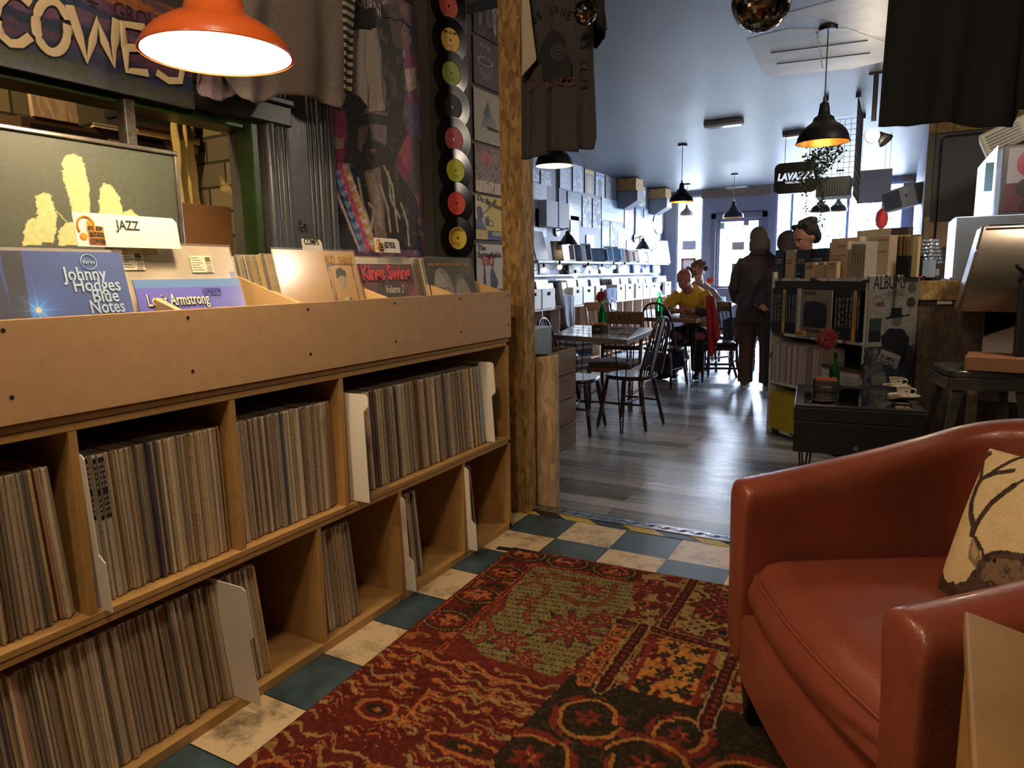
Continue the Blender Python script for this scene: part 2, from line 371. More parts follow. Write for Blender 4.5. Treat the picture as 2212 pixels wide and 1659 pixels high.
# lounge walls: the left one has the opening to the back room
z_sill, z_head = .85, at(300, 205, 'x', XW).z
wy0, wy1 = .15, at(553, 290, 'x', XW).y
b = B(); b.box(XW - .14, XW, -2, wy0, 0, CEIL); b.box(XW - .14, XW, wy1, 3.46, 0, CEIL); b.box(XW - .14, XW, wy0, wy1, 0, z_sill); b.box(XW - .14, XW, wy0, wy1, z_head, CEIL)
struct(b.obj('wall_left', WALLD))
struct(B().box(XL, XW, 3.46, 3.6, CZ, CEIL).obj('wall_partition', WALLD))
struct(B().box(-3.4, 2.6, -2.1, -2.0, 0, CEIL).obj('wall_back', WALLD))
struct(B().box(2.5, 2.6, -2.0, YS, 0, CEIL).obj('wall_right', WALLD))
b = B(); b.box(.55, 3.4, YS + .0, YS + .12, CZ, CEIL); b.box(-1.93, .55, YS, YS + .12, 2.36, CEIL); struct(b.obj('wall_doorway', WALLD))
# the back room behind the window
BRICK = mat('old_block_wall', '8d7f5c', .9)
def _brick():
    m = BRICK; b = m.node_tree.nodes['Principled BSDF']; tc = N(m, 'ShaderNodeTexCoord'); mp = N(m, 'ShaderNodeMapping'); mp.inputs['Rotation'].default_value = (0, R(-90), R(-90))
    sp = N(m, 'ShaderNodeSeparateXYZ'); cb = N(m, 'ShaderNodeCombineXYZ'); ad = N(m, 'ShaderNodeMath', operation='ADD'); LK(m, tc.outputs['Object'], sp.inputs[0])
    LK(m, sp.outputs['X'], ad.inputs[0]); LK(m, sp.outputs['Y'], ad.inputs[1]); LK(m, ad.outputs[0], cb.inputs[0]); LK(m, sp.outputs['Z'], cb.inputs[1])
    br = N(m, 'ShaderNodeTexBrick', **{'Scale': 1., 'Mortar Size': .006, 'Mortar Smooth': .3, 'Brick Width': .21, 'Row Height': .1}); LK(m, cb.outputs[0], br.inputs['Vector'])
    br.inputs['Color1'].default_value = lin('8a7d58'); br.inputs['Color2'].default_value = lin('645c46'); br.inputs['Mortar'].default_value = lin('37301f')
    nz = N(m, 'ShaderNodeTexNoise', Scale=7., Detail=8.); LK(m, tc.outputs['Object'], nz.inputs['Vector'])
    rp = N(m, 'ShaderNodeValToRGB'); e = rp.color_ramp.elements; e[0].position = .62; e[0].color = (0, 0, 0, 1); e[1].position = .68; e[1].color = (1, 1, 1, 1); LK(m, nz.outputs['Fac'], rp.inputs[0])
    mx = N(m, 'ShaderNodeMix', data_type='RGBA'); LK(m, rp.outputs[0], mx.inputs[0]); LK(m, br.outputs['Color'], mx.inputs[6]); mx.inputs[7].default_value = lin('b9a165')
    LK(m, mx.outputs[2], b.inputs['Base Color']); bp = N(m, 'ShaderNodeBump', Strength=.8, Distance=.02); LK(m, br.outputs['Fac'], bp.inputs['Height']); bp.invert = True; LK(m, bp.outputs[0], b.inputs['Normal'])
_brick()
b = B(); b.box(-3.4, -3.2, -2, 3.46, 0, CEIL); struct(b.obj('wall_back_room', BRICK))
struct(B().box(-3.2, XW - .14, 2.02, 2.2, 0, CEIL).obj('wall_back_room_end', BRICK))
# timber frame of the opening
def ptx(px, py): return at(px, py, 'x', XW)
fr = B(); zt = z_head
fr.box(XW - .02, XW + .045, wy0, 1.86, zt - .005, zt + .075); fr.box(XW - .02, XW + .06, wy0, 1.86, zt + .06, zt + .085)
struct(fr.obj('trim_1', mat('dark_beam', '2b2a2b', .35, noise=(30, .3), stretch=(1, .2, 1)), bevel=.006))
fr = B(); ym = ptx(272, 250).y
fr.box(XW - .02, XW + .02, ym - .016, ym + .016, z_sill, zt); struct(fr.obj('trim_2', mat('worn_mullion', '4a443e', .5, noise=(60, .7)), bevel=.004))
fr = B(); fr.box(XW - .06, XW + .01, wy1 - .03, wy1, z_sill, zt); fr.box(XW - .12, XW - .01, wy0, wy1, zt - .03, zt); struct(fr.obj('trim_3', mat('green_frame', '2c4420', .35, noise=(12, .3)), bevel=.004))

# tread plate and hazard tape on the step
t = thing('tread_plate', 'silver chequered metal strip along the edge of the step between tiles and wooden floor', 'metal strip', (-1.62, YS - .03, 0))
b = B(); b.box(0, 2.2, -.035, .035, 0, .004); b.box(0, 2.2, .031, .035, -.03, .004); b.obj('strip', STEEL, t)
b = B()
for i in range(60):
    for k in range(3):
        s_ = 1 if i % 2 else -1; x = .03 + i * .036 + k * .009; b.add([(x - .012, -.02 * s_ - .002, .0045), (x + .010, .018 * s_ - .002, .0045), (x + .013, .018 * s_ - .002, .0045), (x - .009, -.02 * s_ - .002, .0045), (x, 0, .0065)], [(0, 1, 4), (1, 2, 4), (2, 3, 4), (3, 0, 4)])
b.obj('raised_bars', CHROME, t)
YEL = mat('tape_yellow', 'b8a12a', .5, noise=(60, .2))
t = thing('hazard_tape', 'worn black and yellow striped tape stuck on the tiles along the step', 'tape', (-1.62, 2.825, 0))
by, bk = B(), B()
for i in range(12):
    x = i * .15; q = by if i % 2 == 0 else bk
    w_ = .13 if i < 7 else .1
    q = B(); q.slab([(x, .027), (x + w_, .027), (x + w_ + .07, -.027), (x + .07, -.027)], .0005, .0016)
    q.obj('yellow_stripe' if i % 2 == 0 else 'black_stripe', YEL if i % 2 == 0 else BLACK, t)
# ragged dirt under the tape
# ================================================================== rug
def rug_art(u, w):
    """u across from the left edge, w towards the camera, metres"""
    a = Art(u, w, '6e221a'); n1 = fbm(u, w, 9, 4); n2 = fbm(u, w, 22, 9); n3 = vnoise(u, w, 120, 2); n4 = fbm(u * 1.0, w * 1.0, 60, 12)
    jit = (n4 - .5) * .02
    uu = a.u = u + jit * .6; ww = a.v = w + (fbm(u, w, 70, 31) - .5) * .014
    DR, OR, TAN, OL, BR, MR, DG = '4d1512', 'ad5c2c', '9a7142', '80683f', '2c2015', '7f2a1e', '26281a'
    def fld(mask, c): a.fill(mask, c)
    # left/bottom stripe zone
    z = (w > .83) & (u < .62 + .25 * (w - .83)); fld(z, '5e1b16')
    lines = np.abs(((w - .12 * u + .012 * np.sin(u * 60) + (n2 - .5) * .05) * 21) % 1 - .5)
    fld(z & (lines < .11) & (n1 > .44), TAN); fld(z & (lines > .44) & (n1 < .5), DR); fld(z & (np.abs(lines - .25) < .05) & (n2 > .55), OR)
    for k in range(5):
        for r_ in (0, 1, 2): a.ell(.05 + .085 * k + .02 * r_, .90 + .055 * r_ * 1.0 + .0 * k, .016, .011, OR)
    for (cu, cw, ru, rw) in ((.17, 1.13, .06, .045), (.45, 1.16, .11, .035), (.34, 1.34, .07, .05), (.1, 1.42, .06, .04)):
        a.ell(cu, cw, ru, rw, OR); a.ell(cu, cw, ru - .012, rw - .01, '591a15'); a.ell(cu, cw, ru * .5, rw * .45, BR); a.ell(cu, cw, ru * .2, rw * .2, OR)
    a.line([(.25, 1.02), (.26, 1.16)], .005, OR)
    for k in range(4): a.line([(.25, 1.03 + .035 * k), (.31, 1.03 + .035 * k)], .004, OR)
    a.line([(.0, .86), (.1, .84), (.2, .87), (.3, .84), (.38, .88), (.5, .86)], .006, OR); a.line([(.33, .98), (.5, .95), (.6, .99)], .005, TAN)
    # dark scroll field
    z = (w > .80 - .05 * u) & (u > .555 - .1 * (w - .9)); fld(z, BR); fld(z & (n3 > .7), '36271a')
    sc = [(.68, .93, .085), (.60, 1.13, .10), (.90, .90, .07), (.86, 1.04, .10), (1.08, 1.02, .10), (.72, 1.33, .13), (.99, 1.22, .11), (1.3, .95, .12), (1.22, 1.25, .12), (.95, 1.46, .12), (.6, 1.55, .12), (1.25, 1.55, .14)]
    for i, (cu, cw, r) in enumerate(sc):
        du, dw = u - cu, w - cw; rad = np.hypot(du, dw); ang = np.arctan2(dw, du) + i
        sp_ = r * (1 - .10 * ((ang % (2 * PI)) / PI)); e = np.abs(rad - sp_ + (n2 - .5) * .02)
        fld(z & (e < .0055), 'a8642c'); fld(z & (e > .007) & (e < .026) & (rad > sp_) & (n2 > .5), '74261b')
        pet = .33 * r + .12 * r * np.sin(6 * ang); fld(z & (rad < pet + (n4 - .5) * .03), '74261b'); fld(z & (rad < pet * .55) & (n2 > .45), OR); fld(z & (rad < pet * .28), DR)
    # red busy field, top right
    z = (w < .80 - .05 * u) & (u > .52); fld(z, '6b1f18'); fld(z & (n2 > .60), TAN, ); fld(z & (n2 > .57) & (n2 < .60), BR); fld(z & (n2 < .37) & (n1 > .45), OR); fld(z & (n2 < .30), BR)
    z2 = z & (u > .79) & (w < .4); fld(z2 & (np.sin(u * 150) * np.sin(w * 150) > .55), BR)
    # khaki field with red flowers
    z = a.inpoly([(.17, .13), (.56, .13), (.60, .30), (.58, .60), (.53, .80), (.30, .79), (.17, .70), (.22, .5), (.15, .3)]); fld(z, OL)
    st = (np.abs(((w + .12 * u) * 34) % 1 - .5) < .12) & (np.sin(u * 420) > -.3); fld(z & st, '33301c')
    for (cu, cw, r, k) in ((.43, .25, .055, 8), (.47, .53, .10, 10), (.27, .42, .04, 6), (.33, .68, .06, 7), (.55, .42, .05, 6), (.22, .22, .03, 5), (.42, .75, .05, 7)):
        du, dw = u - cu, w - cw; rad = np.hypot(du, dw); ang = np.arctan2(dw, du)
        p = r * (.75 + .3 * np.cos(k * ang) + (n4 - .5) * .6); fld((rad < p * 1.15), '33261a'); fld(rad < p, '7c281d'); fld(rad < p * .55, TAN); fld(rad < p * .42, '6a1f18'); fld(rad < p * .15, OR)
    for pts in ([(.25, .18), (.33, .2), (.40, .19)], [(.2, .3), (.24, .27), (.29, .3), (.3, .35)], [(.19, .48), (.2, .58), (.26, .66), (.24, .74)], [(.31, .46), (.3, .5), (.33, .55)], [(.36, .33), (.42, .36), (.5, .34)], [(.16, .5), (.17, .6), (.2, .68)], [(.5, .18), (.52, .28), (.49, .36)]):
        a.line(pts, .011, '33261a'); a.line(pts, .008, '8a3a22')
    # bands
    for (u0, w0, u1, w1, hw) in ((.75, -.02, .735, .42, .022), (.60, .42, 1.4, .50, .022), (.675, .42, .665, .80, .022), (.96, .50, .95, .84, .022)):
        a.line([(u0, w0), (u1, w1)], hw, TAN); a.line([(u0, w0), (u1, w1)], hw - .005, '3f1712')
        L = math.hypot(u1 - u0, w1 - w0)
        for k in range(int(L / .026)):
            f = (k + .5) * .026 / L; a.ell(u0 + (u1 - u0) * f, w0 + (w1 - w0) * f, .008, .008, '7c2a1e')
    for q in range(2):
        for k in range(22):
            a.ell(.645 if q else .70, .44 + k * .016, .005, .005, 'a5763f')
    # orange pill column and orange carpet square
    a.rect(.59, .485, .635, .79, OR); a.ell(.6125, .485, .0225, .02, OR); a.ell(.6125, .79, .0225, .02, OR)
    for k in range(4):
        cw = .50 + .09 * k; a.ell(.6125, cw, .016, .022, BR); a.ell(.6125, cw, .012, .017, OR); a.ell(.6125, cw, .006, .009, BR)
        if k < 3: a.ell(.602, cw + .045, .010, .014, '7c281d'); a.ell(.623, cw + .045, .010, .014, '7c281d')
    z = (u > .72) & (u < .915) & (w > .47) & (w < .77); fld(z & ((u < .745) | (u > .89)), '7c281d')
    z = z & (u > .735) & (u < .90); fld(z, 'b9702d')
    k_ = fbm(u, w, 26, 40); fld(z & (k_ > .60), '7c281d'); fld(z & (k_ > .68), DR); fld(z & (k_ < .33), '2b2c1b')
    for (cu, cw, r) in ((.76, .73, .025), (.80, .66, .02), (.87, .72, .022), (.83, .57, .02), (.78, .56, .016), (.88, .63, .016), (.79, .50, .018), (.86, .50, .018)):
        rad = np.hypot(u - cu, w - cw) * (1 + .3 * np.cos(6 * np.arctan2(w - cw, u - cu))); fld(z & (rad < r), '23281a'); fld(z & (rad < r * .3), '7c281d')
    # border with medallions
    z = ((u < .165) & (w < .80)) | ((w < .125) & (u < .56)); fld(z, '5f1c16'); fld(z & (n2 > .62), '96502a'); fld(z & (n2 < .36), '2f2114')
    med = [(.09 + .0, .055)] + [(.27 + .19 * k, .06) for k in range(2)] + [(.085, .25 + .2 * k) for k in range(3)]
    for cu, cw in med:
        du, dw = u - cu, w - cw; rad = np.hypot(du / 1.15, dw / .85); ang = np.arctan2(dw, du)
        fld(rad < .080, '5b1b15'); fld((rad < .080) & (rad > .056), '2f2414'); fld((rad < .072) & (rad > .066) & (np.sin(ang * 30) > -.4), 'a5763f'); fld(rad < .05 + .006 * np.sin(9 * ang), '6a2018')
        fld((rad < .046 + .006 * np.sin(9 * ang)) & (n4 > .52), OR); fld((rad < .03) & (n4 < .5), DR); fld(rad < .012, OR)
    for p in ([(.165, .13), (.165, .82)], [(.165, .13), (.56, .13)], [(.012, .012), (.012, .84)], [(.012, .012), (.72, .012)]): a.line(p, .009, 'b0602f'); a.line(p, .0065, '741f18')
    fld((u < .006) | (w < .006), '2a120d')
    g_ = a.c.mean(-1, keepdims=True); a.c = (a.c * .86 + g_ * .14) * np.array([.94, .97, .90]) * (.82 + .36 * n3[..., None]); a.c = np.clip(a.c, 0, 1); return a
RL, RWd = 2.3, 2.0
rp = at(1107, 1185, 'z', 0)
def make_rug():
    nx, nz = 420, 430; u, w_ = np.meshgrid(np.linspace(0, 1.7, nx), np.linspace(0, 1.95, nz), indexing='ij')
    a = rug_art(u.copy(), w_.copy()); hgt = .011 + (vnoise(u, w_, 300, 8) - .5) * .0022
    edge = np.minimum(np.minimum(u, w_), 1.0); hgt = hgt * np.clip(edge / .012, .1, 1) ** .5
    vs = np.stack([u, -w_, hgt], -1).reshape(-1, 3); idx = np.arange(nx * nz).reshape(nx, nz)
    q = np.stack([idx[:-1, :-1], idx[:-1, 1:], idx[1:, 1:], idx[1:, :-1]], -1).reshape(-1, 4)
    me = bpy.data.meshes.new('patchwork_rug'); me.from_pydata(vs.tolist(), [], q.tolist())
    ca = me.color_attributes.new('Col', 'FLOAT_COLOR', 'POINT')
    ca.data.foreach_set('color', np.concatenate([tolin(a.c).reshape(-1, 3), np.ones((nx * nz, 1))], 1).astype(np.float32).ravel())
    me.materials.append(PAINTF); me.shade_smooth()
    o = bpy.data.objects.new('patchwork_rug', me); COL.objects.link(o); o.location = (rp.x, rp.y, .001); o.rotation_euler = (0, 0, R(2.2))
    tag(o, 'red and brown patchwork pattern rug lying on the checkered tiles', 'rug')
make_rug()
# black strap on the tiles
t = B(); t.slab([(0, 0), (.2, .03), (.2, .048), (.13, .045), (0, .022)], .0, .006); t.slab([(.06, .012), (.205, .012), (.2, .03), (.08, .03)], .004, .012)
p = at(1072, 1187, 'z', 0); o = t.obj('black_strip', BLACK, bevel=.001); o.location = (p.x, p.y, .001); o.rotation_euler = (0, 0, R(-2)); tag(o, 'loose black plastic strip on the tiles beyond the rug corner', 'strip')

# ================================================================== record shelf unit
XB = -1.90
UPD = [.385, .776, 1.167, 1.562]; LOD = [.10, 1.435, 1.82, 2.225]; BID = [.668 - .384, .668, 1.052, 1.43, 1.815, 2.21]
Y0, Y1 = -.25, 2.60
ZTB = 1.054
su = thing('record_shelf', 'long MDF record shelving unit with two rows of compartments and sloping bins on top', 'record shelf', (XF, 1.2, 0))
def sp(name, f, m=MDF, **k): b = B(); f(b); return b.obj(name, m, su, world=True, bevel=.0015, **k)
sp('shelf', lambda b: b.box(XB, XF, Y0, Y1, .0, .028)); sp('shelf', lambda b: b.box(XB, XF, Y0, Y1, .392, .406)); sp('shelf', lambda b: b.box(XB, XF + .002, Y0, Y1, .408, .424))
sp('shelf', lambda b: b.box(XB, XF, Y0, Y1, .822, .838)); sp('shelf', lambda b: b.box(XB, XF + .003, Y0, Y1, .840, .856))
sp('side_panel', lambda b: b.prism([(0, 0)] * 0 or [(XB, .0), (XF, .0), (XF, ZTB), (XF - .03, ZTB), (XB, ZTB + .14)], Y1 - .018, Y1))
sp('back_panel', lambda b: b.box(XB - .006, XB, Y0, Y1, 0, ZTB + .02), MDFD)
fp = sp('fascia_panel', lambda b: b.box(XF - .004, XF + .014, Y0, Y1 + .001, .858, ZTB), mat('mdf_face', 'b8946a', .6, noise=(30, .07), bump=(420, .04)))
for y in UPD: sp('divider', lambda b: b.box(XB, XF - .001, y - .009, y + .009, .424, .822), MDFD if 0 else MDF)
for y in LOD[1:]: sp('divider', lambda b: b.box(XB, XF - .001, y - .009, y + .009, .028, .392))
for y in BID[1:] + [Y1 - .02]: sp('bin_divider', lambda b: b.prism([(XB, .856), (XF - .004, .856), (XF - .004, ZTB - .005), (XF - .03, ZTB + .005), (-1.72, 1.135), (XB, 1.20)], y - .008, y + .008), mat('pale_mdf', 'd9b27c', .6))
sb = B()
for y in [.27, .668, 1.052, 1.43, 1.815, 2.21, 2.58]:
    for z in (.91, 1.035): sb.cyl((XF + .0138, y, z), (XF + .0148, y, z), .0042, n=10)
sb.obj('screw_hole', mat('dark_hole', '120d08', .9), su, world=True).data.name = 'screw_hole'
# ---- sleeves
def spine_material(name, attr):
    m = mat(name, '998877', .5); b = m.node_tree.nodes['Principled BSDF']
    if attr: s_ = N(m, 'ShaderNodeAttribute', attribute_name='Col'); so = s_.outputs['Color']
    else: s_ = N(m, 'ShaderNodeObjectInfo'); so = s_.outputs['Color']
    tc = N(m, 'ShaderNodeTexCoord'); mp = N(m, 'ShaderNodeMapping'); mp.inputs['Scale'].default_value = (1, 260, 55); LK(m, tc.outputs['Object'], mp.inputs[0])
    if not attr:
        ad = N(m, 'ShaderNodeVectorMath', operation='ADD'); LK(m, mp.outputs[0], ad.inputs[0]); LK(m, s_.outputs['Random'], ad.inputs[1]); vec = ad.outputs[0]
    else: vec = mp.outputs[0]
    nz = N(m, 'ShaderNodeTexNoise', Scale=1.6, Detail=4., Roughness=.8); LK(m, vec, nz.inputs['Vector'])
    rp = N(m, 'ShaderNodeValToRGB'); e = rp.color_ramp.elements; e[0].position = .30; e[0].color = (.42, .38, .34, 1); e[1].position = .50; e[1].color = (1, 1, 1, 1); LK(m, nz.outputs['Fac'], rp.inputs[0])
    mx = N(m, 'ShaderNodeMix', data_type='RGBA', blend_type='MULTIPLY'); mx.inputs[0].default_value = .8; LK(m, so, mx.inputs[6]); LK(m, rp.outputs[0], mx.inputs[7]); LK(m, mx.outputs[2], b.inputs['Base Color'])
    b.inputs['Coat Weight'].default_value = .35; b.inputs['Coat Roughness'].default_value = .25
    return m
SPI = spine_material('sleeve_spine', False); SPA = spine_material('sleeve_spine_many', True)
PAL = ['a3927a', '9a8a73', 'b3a489', '8b7d69', 'a08c70', '7d7263', 'b9ab92', 'a89a86', '8f8576', '6f6557', 'b49a72', '9b9284', 'ada18e', '857a68', '998b78', '615a50', '3a3733', 'c3b59a', '5b4437', '4d5a60', '8c6b52', 'a77f63', '453a52', '6c5a35', '9c6a5a', '2b2826', 'b89b55', '5f6a60']
def pick(rng): return PAL[int(abs(rng.gauss(0, 9))) % len(PAL)]
S_ = .328
smesh = {}
def sleeve_mesh(k):
    if k not in smesh:
        b = B(); t_ = k / 10000.; h = t_ / 2
        b.prism([(-S_, 0), (0, 0), (.0015, .004), (.0015, S_ - .004), (0, S_), (-S_, S_)], -h * .92, h * .92)
        smesh[k] = b.mesh('record_sleeve', SPI)
    return smesh[k]
rr = random.Random(3)
def lean(y, z, x, a, t_): return Matrix.Translation((x, y, z)) @ Matrix.Rotation(a, 4, 'X')
def row(y0, y1, z0, ang0, ang1, label, group, x0=XF - .03, dark=None, darkn=None):
    y = y0; i = 0
    while y < y1:
        k = rr.choice((50, 55, 60, 65, 70, 80)); t_ = k / 10000.
        o = bpy.data.objects.new('record_sleeve', sleeve_mesh(k)); COL.objects.link(o)
        f = (y - y0) / (y1 - y0); a = ang0 + (ang1 - ang0) * f
        o.location = (x0 + rr.uniform(-.012, .006), y + t_ / 2, z0 + .0015 + abs(math.sin(a)) * t_ / 2); o.rotation_euler = (a, 0, 0)
        c = pick(rr)
        if dark and i < darkn: c = dark
        o.color = [min(1, q * 1.35) for q in lin(c)]; tag(o, label, 'record', group)
        if dark and i < darkn: q = bpy.data.objects.new('black_spine_band', band_mesh()); COL.objects.link(q); q.parent = o; q['label'] = 'black band with white print on the spine'
        y += t_ / math.cos(a) + .0004; i += 1
ZU, ZL = .425, .029
row(.555, .755, ZU, R(-1), R(3.5), 'worn record sleeve in the leftmost upper compartment of the MDF shelf', 'records in the upper compartment nearest the camera')
_bm = []
def band_mesh():
    if not _bm:
        b = B(); b.box(.0005, .0022, -.0024, .0024, .185, .322); [(setattr(b, 'cur', 1), b.box(.002, .0028, -.0014, .0014, .195 + k * .012, .203 + k * .012)) for k in range(10) if k != 4]; _bm.append(b.mesh('black_spine_band', [flat('17161a', .4), flat('9a9080', .6)]))
    return _bm[0]
row(.80, 1.150, ZU, R(2.5), R(1), 'record sleeve standing in the upper compartment whose left end holds a white notched divider', 'records in the second upper compartment', dark='a39a88', darkn=9)
row(1.182, 1.545, ZU, R(2), R(1), 'record sleeve standing in the upper compartment left of the wide white divider', 'records in the third upper compartment')
row(.60, 1.255, ZL, R(3), R(6), 'record sleeve in the long bottom row around the big white divider card', 'records in the longest lower compartment')
def stuffrow(segs):
    b = B(); cols = []
    for (y0, y1, z0, a0, a1, x0, bl) in segs:
        y = y0
        while y < y1:
            t_ = rr.choice((.005, .0055, .006, .007, .008)); f = (y - y0) / (y1 - y0); a = a0 + (a1 - a0) * f; xx = x0 + rr.uniform(-.012, .006)
            b.m = Matrix.Translation((xx, y + t_ / 2, z0 + .002 + abs(math.sin(a)) * t_ / 2)) @ Matrix.Rotation(a, 4, 'X'); h = t_ / 2 * .92
            b.prism([(-S_, 0), (0, 0), (.0015, .004), (.0015, S_ - .004), (0, S_), (-S_, S_)], -h, h); b.m = Matrix.Identity(4)
            cols += [[min(1, q * 1.35) for q in lin(bl if bl and f > .9 else pick(rr))]] * 12; y += t_ / math.cos(a) + .0004
    me = b.mesh('record_sleeves', SPA); ca = me.color_attributes.new('Col', 'FLOAT_COLOR', 'POINT'); ca.data.foreach_set('color', np.array(cols, np.float32).ravel())
    o = bpy.data.objects.new('record_sleeves', me); COL.objects.link(o); return tag(o, 'record sleeves filling the farther compartments of the MDF shelf', 'records', kind='stuff')
stuffrow([(1.655, 2.49, ZU, R(2), R(6.5), XF - .03, '9aa2b0'), (1.455, 1.62, ZL, R(3), R(6), XF - .03, None), (1.845, 1.985, ZL, R(4), R(6.5), XF - .03, None), (2.25, 2.36, ZL, R(5), R(8), XF - .03, None)])
# notched white dividers in the shelves
def card(y, z0, w0, notch, hi, label, x1, tilt=0, rz=0):
    """sheet in a plane across the shelf; broad above or below the notch"""
    b = B(); H = .345
    if hi: pts = [(-.3, 0), (w0 - .02, 0), (w0 - .02, notch - .01), (w0, notch + .008), (w0, H - .008), (w0 - .01, H), (-.3, H)]
    else: pts = [(-.3, 0), (w0, 0), (w0, notch - .008), (w0 - .02, notch + .008), (w0 - .02, H - .01), (w0 - .03, H), (-.3, H)]
    b.prism(pts, -.0012, .0012); o = b.obj('divider_card', WHITE, bevel=.0006); o.location = (x1, y, z0); o.rotation_euler = (tilt, 0, rz); tag(o, label, 'divider card')
card(.796, ZU + .002, .035, .12, False, 'narrow white notched divider at the left of the black spined records, upper row', XF, R(2))
card(1.60, ZU + .002, .075, .30, True, 'widest white divider, glowing under the lamp, at the left end of the upper right compartment', XF, R(1.5))
card(2.445, ZU + .004, .035, .21, True, 'small white notched divider near the right end of the upper row', XF, R(6))
card(1.12, ZL + .001, .095, .20, True, 'big white notched divider sticking out of the long bottom row over the tiles', XF, R(6))
card(1.836, ZL + .001, .04, .12, False, 'white notched divider in the bottom row before a short stack of worn sleeves', XF, R(3))
card(2.243, ZL + .001, .04, .12, False, 'white notched divider in the last bottom compartment by the doorway', XF, R(3))
# ---- bins on top
TB = R(13)
BIN_T = Euler((-TB, 0, R(90)), 'XYZ')
CLEAR = mat('plastic_sleeve', 'ffffff', .12, alpha=.05, coat=.3)
def cover(name, label, yr, xb, zb, fn, wd=.325, tilt=TB, res=110, nm='record_cover', texts=(), cat='record'):
    t = thing(nm, label, cat, (xb, yr - wd, zb), rot=(-tilt, 0, R(90)))
    panel('sleeve_front', wd, wd, res, fn, t, PAINTG, th=.004)
    B().box(-.004, wd + .004, -.0055, -.0050, 0, wd + .006).obj('plastic_sleeve', CLEAR, t)
    for k in texts: text(parent=t, y=-.0046, name='cover_lettering', depth=.0002, **k)
    return t
def art(bgc, f):
    def g(u, v): a = Art(u, v, bgc); f(a); return a
    return g
def stack(yr, n, x0, zb, label, group, wd=.325, tilt=TB, dz=.0):
    for i in range(n):
        k = rr.choice((50, 60, 70)); o = bpy.data.objects.new('record_sleeve', sleeve_mesh(k)); COL.objects.link(o)
        # spine towards the camera: rotate the sleeve so that its thickness runs along the stack
        o.rotation_euler = Euler((-tilt, 0, R(90)), 'XYZ'); o.rotation_euler = (Matrix.Rotation(R(90), 4, 'Z') @ Matrix.Rotation(-tilt, 4, 'X') @ Matrix.Rotation(PI, 4, 'Z')).to_euler()
        o.location = (x0 - i * .0105, yr - wd + rr.uniform(-.004, .004), zb + rr.uniform(-.002, .006) + dz); o.color = lin(rr.choice(('cfc4ae', 'b9ad94', 'd8cdb4', 'a89a80', 'c0a878', '8d8577', 'bca36e', 'ded6c4', '77706a'))); tag(o, label, 'record', group)
# the real stack order: fronts lean against sleeves behind them
XC = XF - .055
ZB = .868
def a_hodges(a):
    a.fill(np.clip((a.u - .1) * .8, 0, 1) * (fbm(a.u, a.v, 3, 5)), '3a66b4'); a.poly([(0, 0), (.28, 0), (.2, 1), (.0, 1)], '1b2547'); a.poly([(.30, .2), (.36, 1), (.24, 1), (.22, .3)], '17161f', .8); a.poly([(.05, 0), (.12, 0), (.06, 1), (.0, 1)], '35559b', .6)
    cu, cv = .38, .62; du, dv = a.u - cu, a.v - cv; r = np.hypot(du, dv); th = np.arctan2(dv, du)
    g = np.exp(-r / .07) * .8 + np.exp(-(np.abs(np.sin(4 * th)) * r) / .006) * np.exp(-r / .09) * .9; a.c = np.clip(a.c + g[..., None] * np.array([.35, .62, .85]), 0, 1); a.ell(cu, cv, .017, .017, 'ffe9c0'); a.grain(.06, 80)
LB = flat('a9c3e0')
c = cover('h', 'blue record cover reading Johnny Hodges Blue Notes, first bin under the JAZZ card', .985, XC + .012, ZB, art('22408a', a_hodges), res=190)
for i, (s_, x_, w__) in enumerate((('Johnny', .185, .094), ('Hodges', .203, .102), ('Blue', .238, .058), ('Notes', .228, .076))):
    text(s_, x_, .262 - i * .0245, .03, LB, c, width=w__, y=-.0062, bold=.015, name='title_lettering')
B().tube([(.247 + .017 * math.cos(k * PI / 12), -.006, .302 + .017 * math.sin(k * PI / 12)) for k in range(24)], .0011, 5, closed=True).obj('label_ring', LB, c); text('Verve', .234, .298, .01, LB, c, width=.026, y=-.0062, shear=.3, name='label_lettering')
def a_louis(a):
    a.rect(0, .93, 1, 1, '4d83c4'); a.ell(.75, .45, .3, .3, 'c9b9a0'); a.ell(.55, .50, .12, .05, 'efe6d0')
LY = 1.30
c = cover('l', 'purple blue record cover reading Louis Armstrong plays the blues, lower in the second bin', LY + .006, XC + .02, ZB - .035, art('5555c8', a_louis), wd=.30, tilt=R(15))
text('Louis Armstrong', .022, .235, .03, flat('f4ecd8'), c, width=.168, y=-.0064, bold=.006, name='title_lettering'); text('Louis Armstrong', .0235, .2335, .03, INK, c, width=.168, y=-.0058, bold=.04, name='title_lettering')
text('plays the blues', .155, .200, .01, flat('e8ecf4'), c, width=.085, y=-.0062, bold=.01, name='title_lettering'); text('LONDON', .178, .262, .014, flat('1c2a6c'), c, width=.055, y=-.0062, shear=.2, name='label_lettering')
text('JAZZ ORIGINALS', .180, .255, .004, flat('1c2a6c'), c, width=.05, y=-.0062, name='label_lettering')
